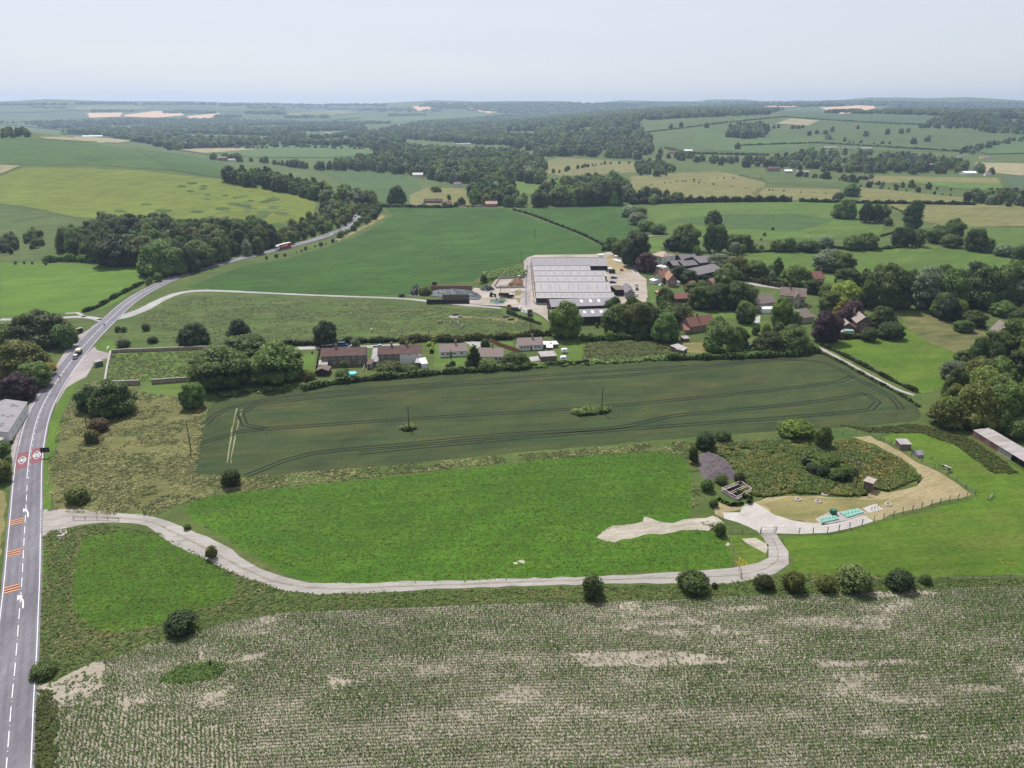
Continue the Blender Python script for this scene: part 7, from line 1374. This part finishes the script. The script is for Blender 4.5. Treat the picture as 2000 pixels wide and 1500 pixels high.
hx = np.concatenate(hx); hy = np.concatenate(hy); k = inpoly(hx, hy, head) & (vn(hx, hy, 3, 8) > .12) & (rg_.random(len(hx)) < .93) ; X = np.concatenate([X, hx[k]]); Y = np.concatenate([Y, hy[k]]); dens = np.concatenate([dens, np.full(k.sum(), .75)])
n = len(X); print('maize', n); sz = (.235+.20*dens)*rg_.uniform(.7, 1.25, n); VV = []
for b in range(3):
    a = rg_.uniform(0, 6.28, n); dx, dy = np.cos(a), np.sin(a); t = .085*(.8+dens*.5); h1 = sz*rg_.uniform(.8, 1.4, n); r1 = sz*rg_.uniform(.8, 1.3, n)
    Z = np.full(n, .04); VV.append(np.stack([np.stack([X-dy*t*.4, Y+dx*t*.4, Z], 1), np.stack([X+dy*t*.4, Y-dx*t*.4, Z], 1), np.stack([X+dx*r1*.6+dy*t, Y+dy*r1*.6-dx*t, h1], 1), np.stack([X+dx*r1+0*t, Y+dy*r1, h1*.72], 1)], 1))
V = np.concatenate(VV).reshape(-1, 3); stuff_mesh('maize_plants', V, np.arange(len(V)).reshape(-1, 4), MAIZE, 'young maize plants drilled in close rows over pale chalky soil')
def tufts(name, px, n, hg, wd, mat, label, avoid=(), blades=4, seed=1, nz=None):
    pl = wp(px); r = np.random.default_rng(seed); xs = [q[0] for q in pl]; ys = [q[1] for q in pl]; N = int(n*2.2); x = r.uniform(min(xs), max(xs), N); y = r.uniform(min(ys), max(ys), N); k = inpoly(x, y, pl)
    for a in avoid: k &= ~inpoly(x, y, a)
    if nz: k &= vn(x, y, nz[0], seed+9)*.6+vn(x, y, nz[0]*.35, seed+4)*.4 > nz[1]
    x, y = x[k][:n], y[k][:n]; m = len(x); s = r.uniform(.6, 1.4, m); out = []
    for b in range(blades):
        a = r.uniform(0, 6.28, m); dx, dy = np.cos(a), np.sin(a); h_ = hg*s*r.uniform(.6, 1.2, m); w_ = wd*s*r.uniform(.7, 1.2, m); Z = terr(x, y)+.02+h_*.25; ox = dx*w_*.4; oy = dy*w_*.4
        out.append(np.stack([np.stack([x+ox-dy*w_*.5, y+oy+dx*w_*.5, Z], 1), np.stack([x+ox+dy*w_*.5, y+oy-dx*w_*.5, Z], 1), np.stack([x+ox*3.2+dy*w_*.3, y+oy*3.2-dx*w_*.3, Z+h_*.75], 1), np.stack([x+ox*3.2-dy*w_*.35, y+oy*3.2+dx*w_*.35, Z+h_*.65], 1)], 1))
    V = np.concatenate(out).reshape(-1, 3); return stuff_mesh(name, V, np.arange(len(V)).reshape(-1, 4), mat, label)
L_g = leaf_mat('rough_grass_blades', False, (.090,.118,.026), .35, .55); L_m = leaf_mat('meadow_blades', False, (.095,.110,.032), .35, .6); L_t = leaf_mat('dry_grass_blades', False, (.24,.21,.09), .35, .6); L_w = leaf_mat('weed_leaves', False, (.108,.155,.034), .35, .9); L_b = leaf_mat('dock_seed_heads', False, (.165,.145,.045), .3); L_y = leaf_mat('yellow_flower_heads', False, (.42,.34,.03), .2); L_o = leaf_mat('orange_flower_heads', False, (.32,.20,.035), .2)
main_f = wp([(358,985),(400,1028),(500,1087),(640,1141),(1000,1132),(1437,1108),(1400,1042),(1350,1024),(1352,935),(1338,893),(1300,882),(1200,886),(1000,906),(760,932),(560,952),(420,967)])
left_f = wp([(160,1049),(258,1037),(315,1045),(401,1094),(464,1137),(459,1165),(387,1192),(287,1227),(190,1231),(140,1190),(143,1130)])
wheat_f = wp([(383,925),(408,792),(440,772),(1000,720),(1590,684),(1800,808),(1790,822),(1300,858),(1000,885),(700,915),(480,932)])
track_f = wp([(78,1000),(140,1004),(300,1008),(350,1030),(480,1095),(580,1134),(650,1142),(1000,1130),(1460,1112),(1500,1090),(1490,1042),(1514,1042),(1545,1085),(1530,1115),(1460,1134),(1000,1147),(640,1160),(560,1154),(500,1134),(440,1110),(380,1078),(330,1054),(290,1030),(250,1022),(130,1022),(78,1048)])
road_f = [tuple(rpt(s_, o_)[0]) for s_, o_ in [(s_, HW+.6) for s_ in np.arange(2, 420, 8)]+[(s_, -HW-.6) for s_ in np.arange(420, 2, -8)]]
comp_f = wp([(1412,1001),(1472,980),(1540,966),(1690,970),(1800,933),(1668,854),(1699,851),(1897,966),(1706,1020),(1560,1043),(1488,1042)])
soil_f = [tuple(P(*q).xy) for q in soil_px]; av = [main_f, left_f, wheat_f, track_f, road_f, comp_f, soil_f]
verge = [(80,1040),(200,1022),(330,1045),(480,1115),(600,1160),(1000,1150),(1400,1140),(1540,1120),(2010,1132),(2010,1150),(1500,1165),(1160,1178),(600,1197),(400,1232),(180,1296),(70,1340),(62,1500),(110,1500),(110,1560),(50,1560),(75,1180)]
tufts('verge_grass', verge, 26000, .16, .28, L_g, 'long rough grass on the banks beside the track and the maize', av, seed=2); tufts('verge_dry_grass', verge, 13000, .17, .26, L_t, 'straw coloured grass heads on the banks beside the track', av, seed=3, nz=(6,.47))
taw = [(90,1000),(95,900),(125,800),(170,745),(205,745),(300,770),(404,780),(383,925),(480,932),(1000,888),(1330,862),(1385,870),(1365,940),(1400,1040),(1350,1020),(1352,930),(1300,880),(1000,903),(500,957),(350,985),(300,1008),(200,1004)]
tufts('meadow_grass', taw, 24000, .14, .32, L_m, 'green tussocks in the rough meadow beside the cereal field', av, seed=4, nz=(7,.42)); tufts('meadow_dry_grass', taw, 26000, .14, .30, L_t, 'dry tawny tussocks in the rough meadow beside the cereal field', av, seed=5, nz=(8,.46))
weedp = [(1378,880),(1420,864),(1520,860),(1600,869),(1668,857),(1755,895),(1798,933),(1734,960),(1700,952),(1692,966),(1660,970),(1600,965),(1540,964),(1495,971),(1450,966),(1440,925),(1420,895),(1390,886)]
hp = wp([(1363,887),(1401,886),(1421,900),(1440,924),(1436,936),(1401,943),(1373,937),(1363,915)])
tufts('weeds', weedp, 14000, .42, .40, L_w, 'tangle of green weeds covering the compound mound', [hp], 6, 6, nz=(5,.36)); tufts('dock_plants', weedp, 5000, .5, .28, L_b, 'brownish dock heads among the compound weeds', [hp], 5, 7, nz=(6,.5))
tufts('weed_patch', [(310,1330),(340,1305),(420,1292),(445,1305),(420,1325),(350,1335)], 420, .2, .34, L_w, 'patch of green weeds in the maize field', (), 6, 8); tufts('pole_weeds', [(1118,806),(1150,796),(1190,798),(1188,806),(1130,812)], 260, .8, .8, L_w, 'weeds round the right pole in the cereal field', (), 5, 9); tufts('pole_weeds', [(782,838),(800,832),(812,836),(800,842)], 60, .8, .8, L_w, 'weeds round the left pole in the cereal field', (), 5, 10)
tufts('bank_weeds', [(1640,830),(1700,835),(1780,828),(1850,838),(1900,860),(1960,900),(1990,925),(1940,925),(1870,872),(1800,846),(1700,845)], 3500, .22, .34, L_g, 'nettles and weeds along the top of the right hand paddock', (), 5, 11)
tufts('cereal_edge_weeds', [(400,770),(600,752),(1000,716),(1590,680),(1600,686),(1200,709),(1000,722),(700,745),(440,776)], 3600, .7, 1.0, L_w, 'green weeds along the far edge of the cereal field', (), 5, 12); tufts('yard_weeds', [(942,534),(1005,524),(1027,529),(1025,540),(975,542),(940,555)], 900, .9, 1.1, L_w, 'weeds behind the manure pit', (), 5, 13)
tufts('ley_grass', [(358,985),(400,1028),(500,1087),(640,1141),(1000,1132),(1437,1108),(1400,1042),(1350,1024),(1352,935),(1338,893),(1300,882),(1200,886),(1000,906),(760,932),(560,952),(420,967)], 16000, .08, .3, leaf_mat('ley_leaf', False, (.092,.185,.014), .35, .5), 'tufted bright grass of the near ley', (wp([(1162,1050),(1200,1030),(1240,1022),(1260,1007),(1380,1010),(1420,1010),(1414,1026),(1290,1046),(1200,1060)]),), 2, 15)
tufts('paddock_grass', [(160,1049),(258,1037),(315,1045),(401,1094),(464,1137),(459,1165),(387,1192),(287,1227),(190,1231),(140,1190),(143,1130)], 5000, .08, .28, leaf_mat('paddock_leaf', False, (.105,.185,.016), .35, .5), 'tufted bright grass of the small near paddock', (), 2, 16)

tufts('yellow_flowers', [(1430,1093),(1448,1090),(1464,1104),(1448,1110)], 70, .05, .2, L_y, 'yellow wild flowers in the small corner paddock', (), 3, 17); tufts('orange_flowers', [(246,728),(276,727),(280,737),(248,739)], 26, .2, .4, L_o, 'left patch of orange flowers in the walled garden', (), 3, 18); tufts('orange_flowers', [(280,710),(306,710),(304,722),(284,720)], 16, .2, .4, L_o, 'right patch of orange flowers in the walled garden', (), 3, 19)
tufts('yellow_flowers', [(1950,1093),(1990,1098),(1990,1104),(1955,1101)], 26, .05, .2, L_y, 'yellow flowers in the paddock at the right frame edge', (), 3, 20)
tufts('garden_weeds', [(218,692),(430,684),(398,738),(300,746),(210,744)], 1600, .16, .5, L_g, 'rough grass growing in the walled garden', (), 4, 21)
tufts('rough_paddock_weeds', [(1142,670),(1300,664),(1320,690),(1300,698),(1140,706)], 2000, .25, .7, L_m, 'coarse weeds in the small rough paddock', (), 4, 23); tufts('grazed_tussocks', [(215,660),(300,604),(380,578),(700,592),(980,606),(1060,640),(1000,656),(640,668),(430,676)], 5000, .14, .7, L_m, 'tussocks of the grazed meadow', (), 3, 24, nz=(12,.42))

tufts('verge_weeds', [(60,1345),(100,1350),(112,1385),(108,1600),(40,1600),(62,1420)], 1500, .2, .36, L_g, 'rank grass on the narrow verge below the field gateway', (road_f,), 5, 26); tufts('gateway_weeds', [(72,1340),(150,1318),(196,1300),(190,1345),(110,1385)], 70, .12, .3, L_g, 'scattered weeds on the bare gateway soil', (), 4, 27)
# ------------------------------------------------------------------ haze: one closed box of pale air round the whole scene
hz = MB().box(-10900, 10900, -10900, 10900, -1.5, 215)
hm = bpy.data.materials.new('haze'); hm.use_nodes = True; hn = hm.node_tree.nodes; hn.clear()
ho = hn.new('ShaderNodeOutputMaterial'); hv = hn.new('ShaderNodeVolumePrincipled'); hv.inputs['Color'].default_value = (.58, .76, 1.0, 1); hv.inputs['Density'].default_value = HAZE; hv.inputs['Anisotropy'].default_value = .35
hm.node_tree.links.new(hv.outputs[0], ho.inputs['Volume'])
tag(hz.build('haze', hm), 'pale bluish summer haze filling the air above the valley', None, None, 'stuff')
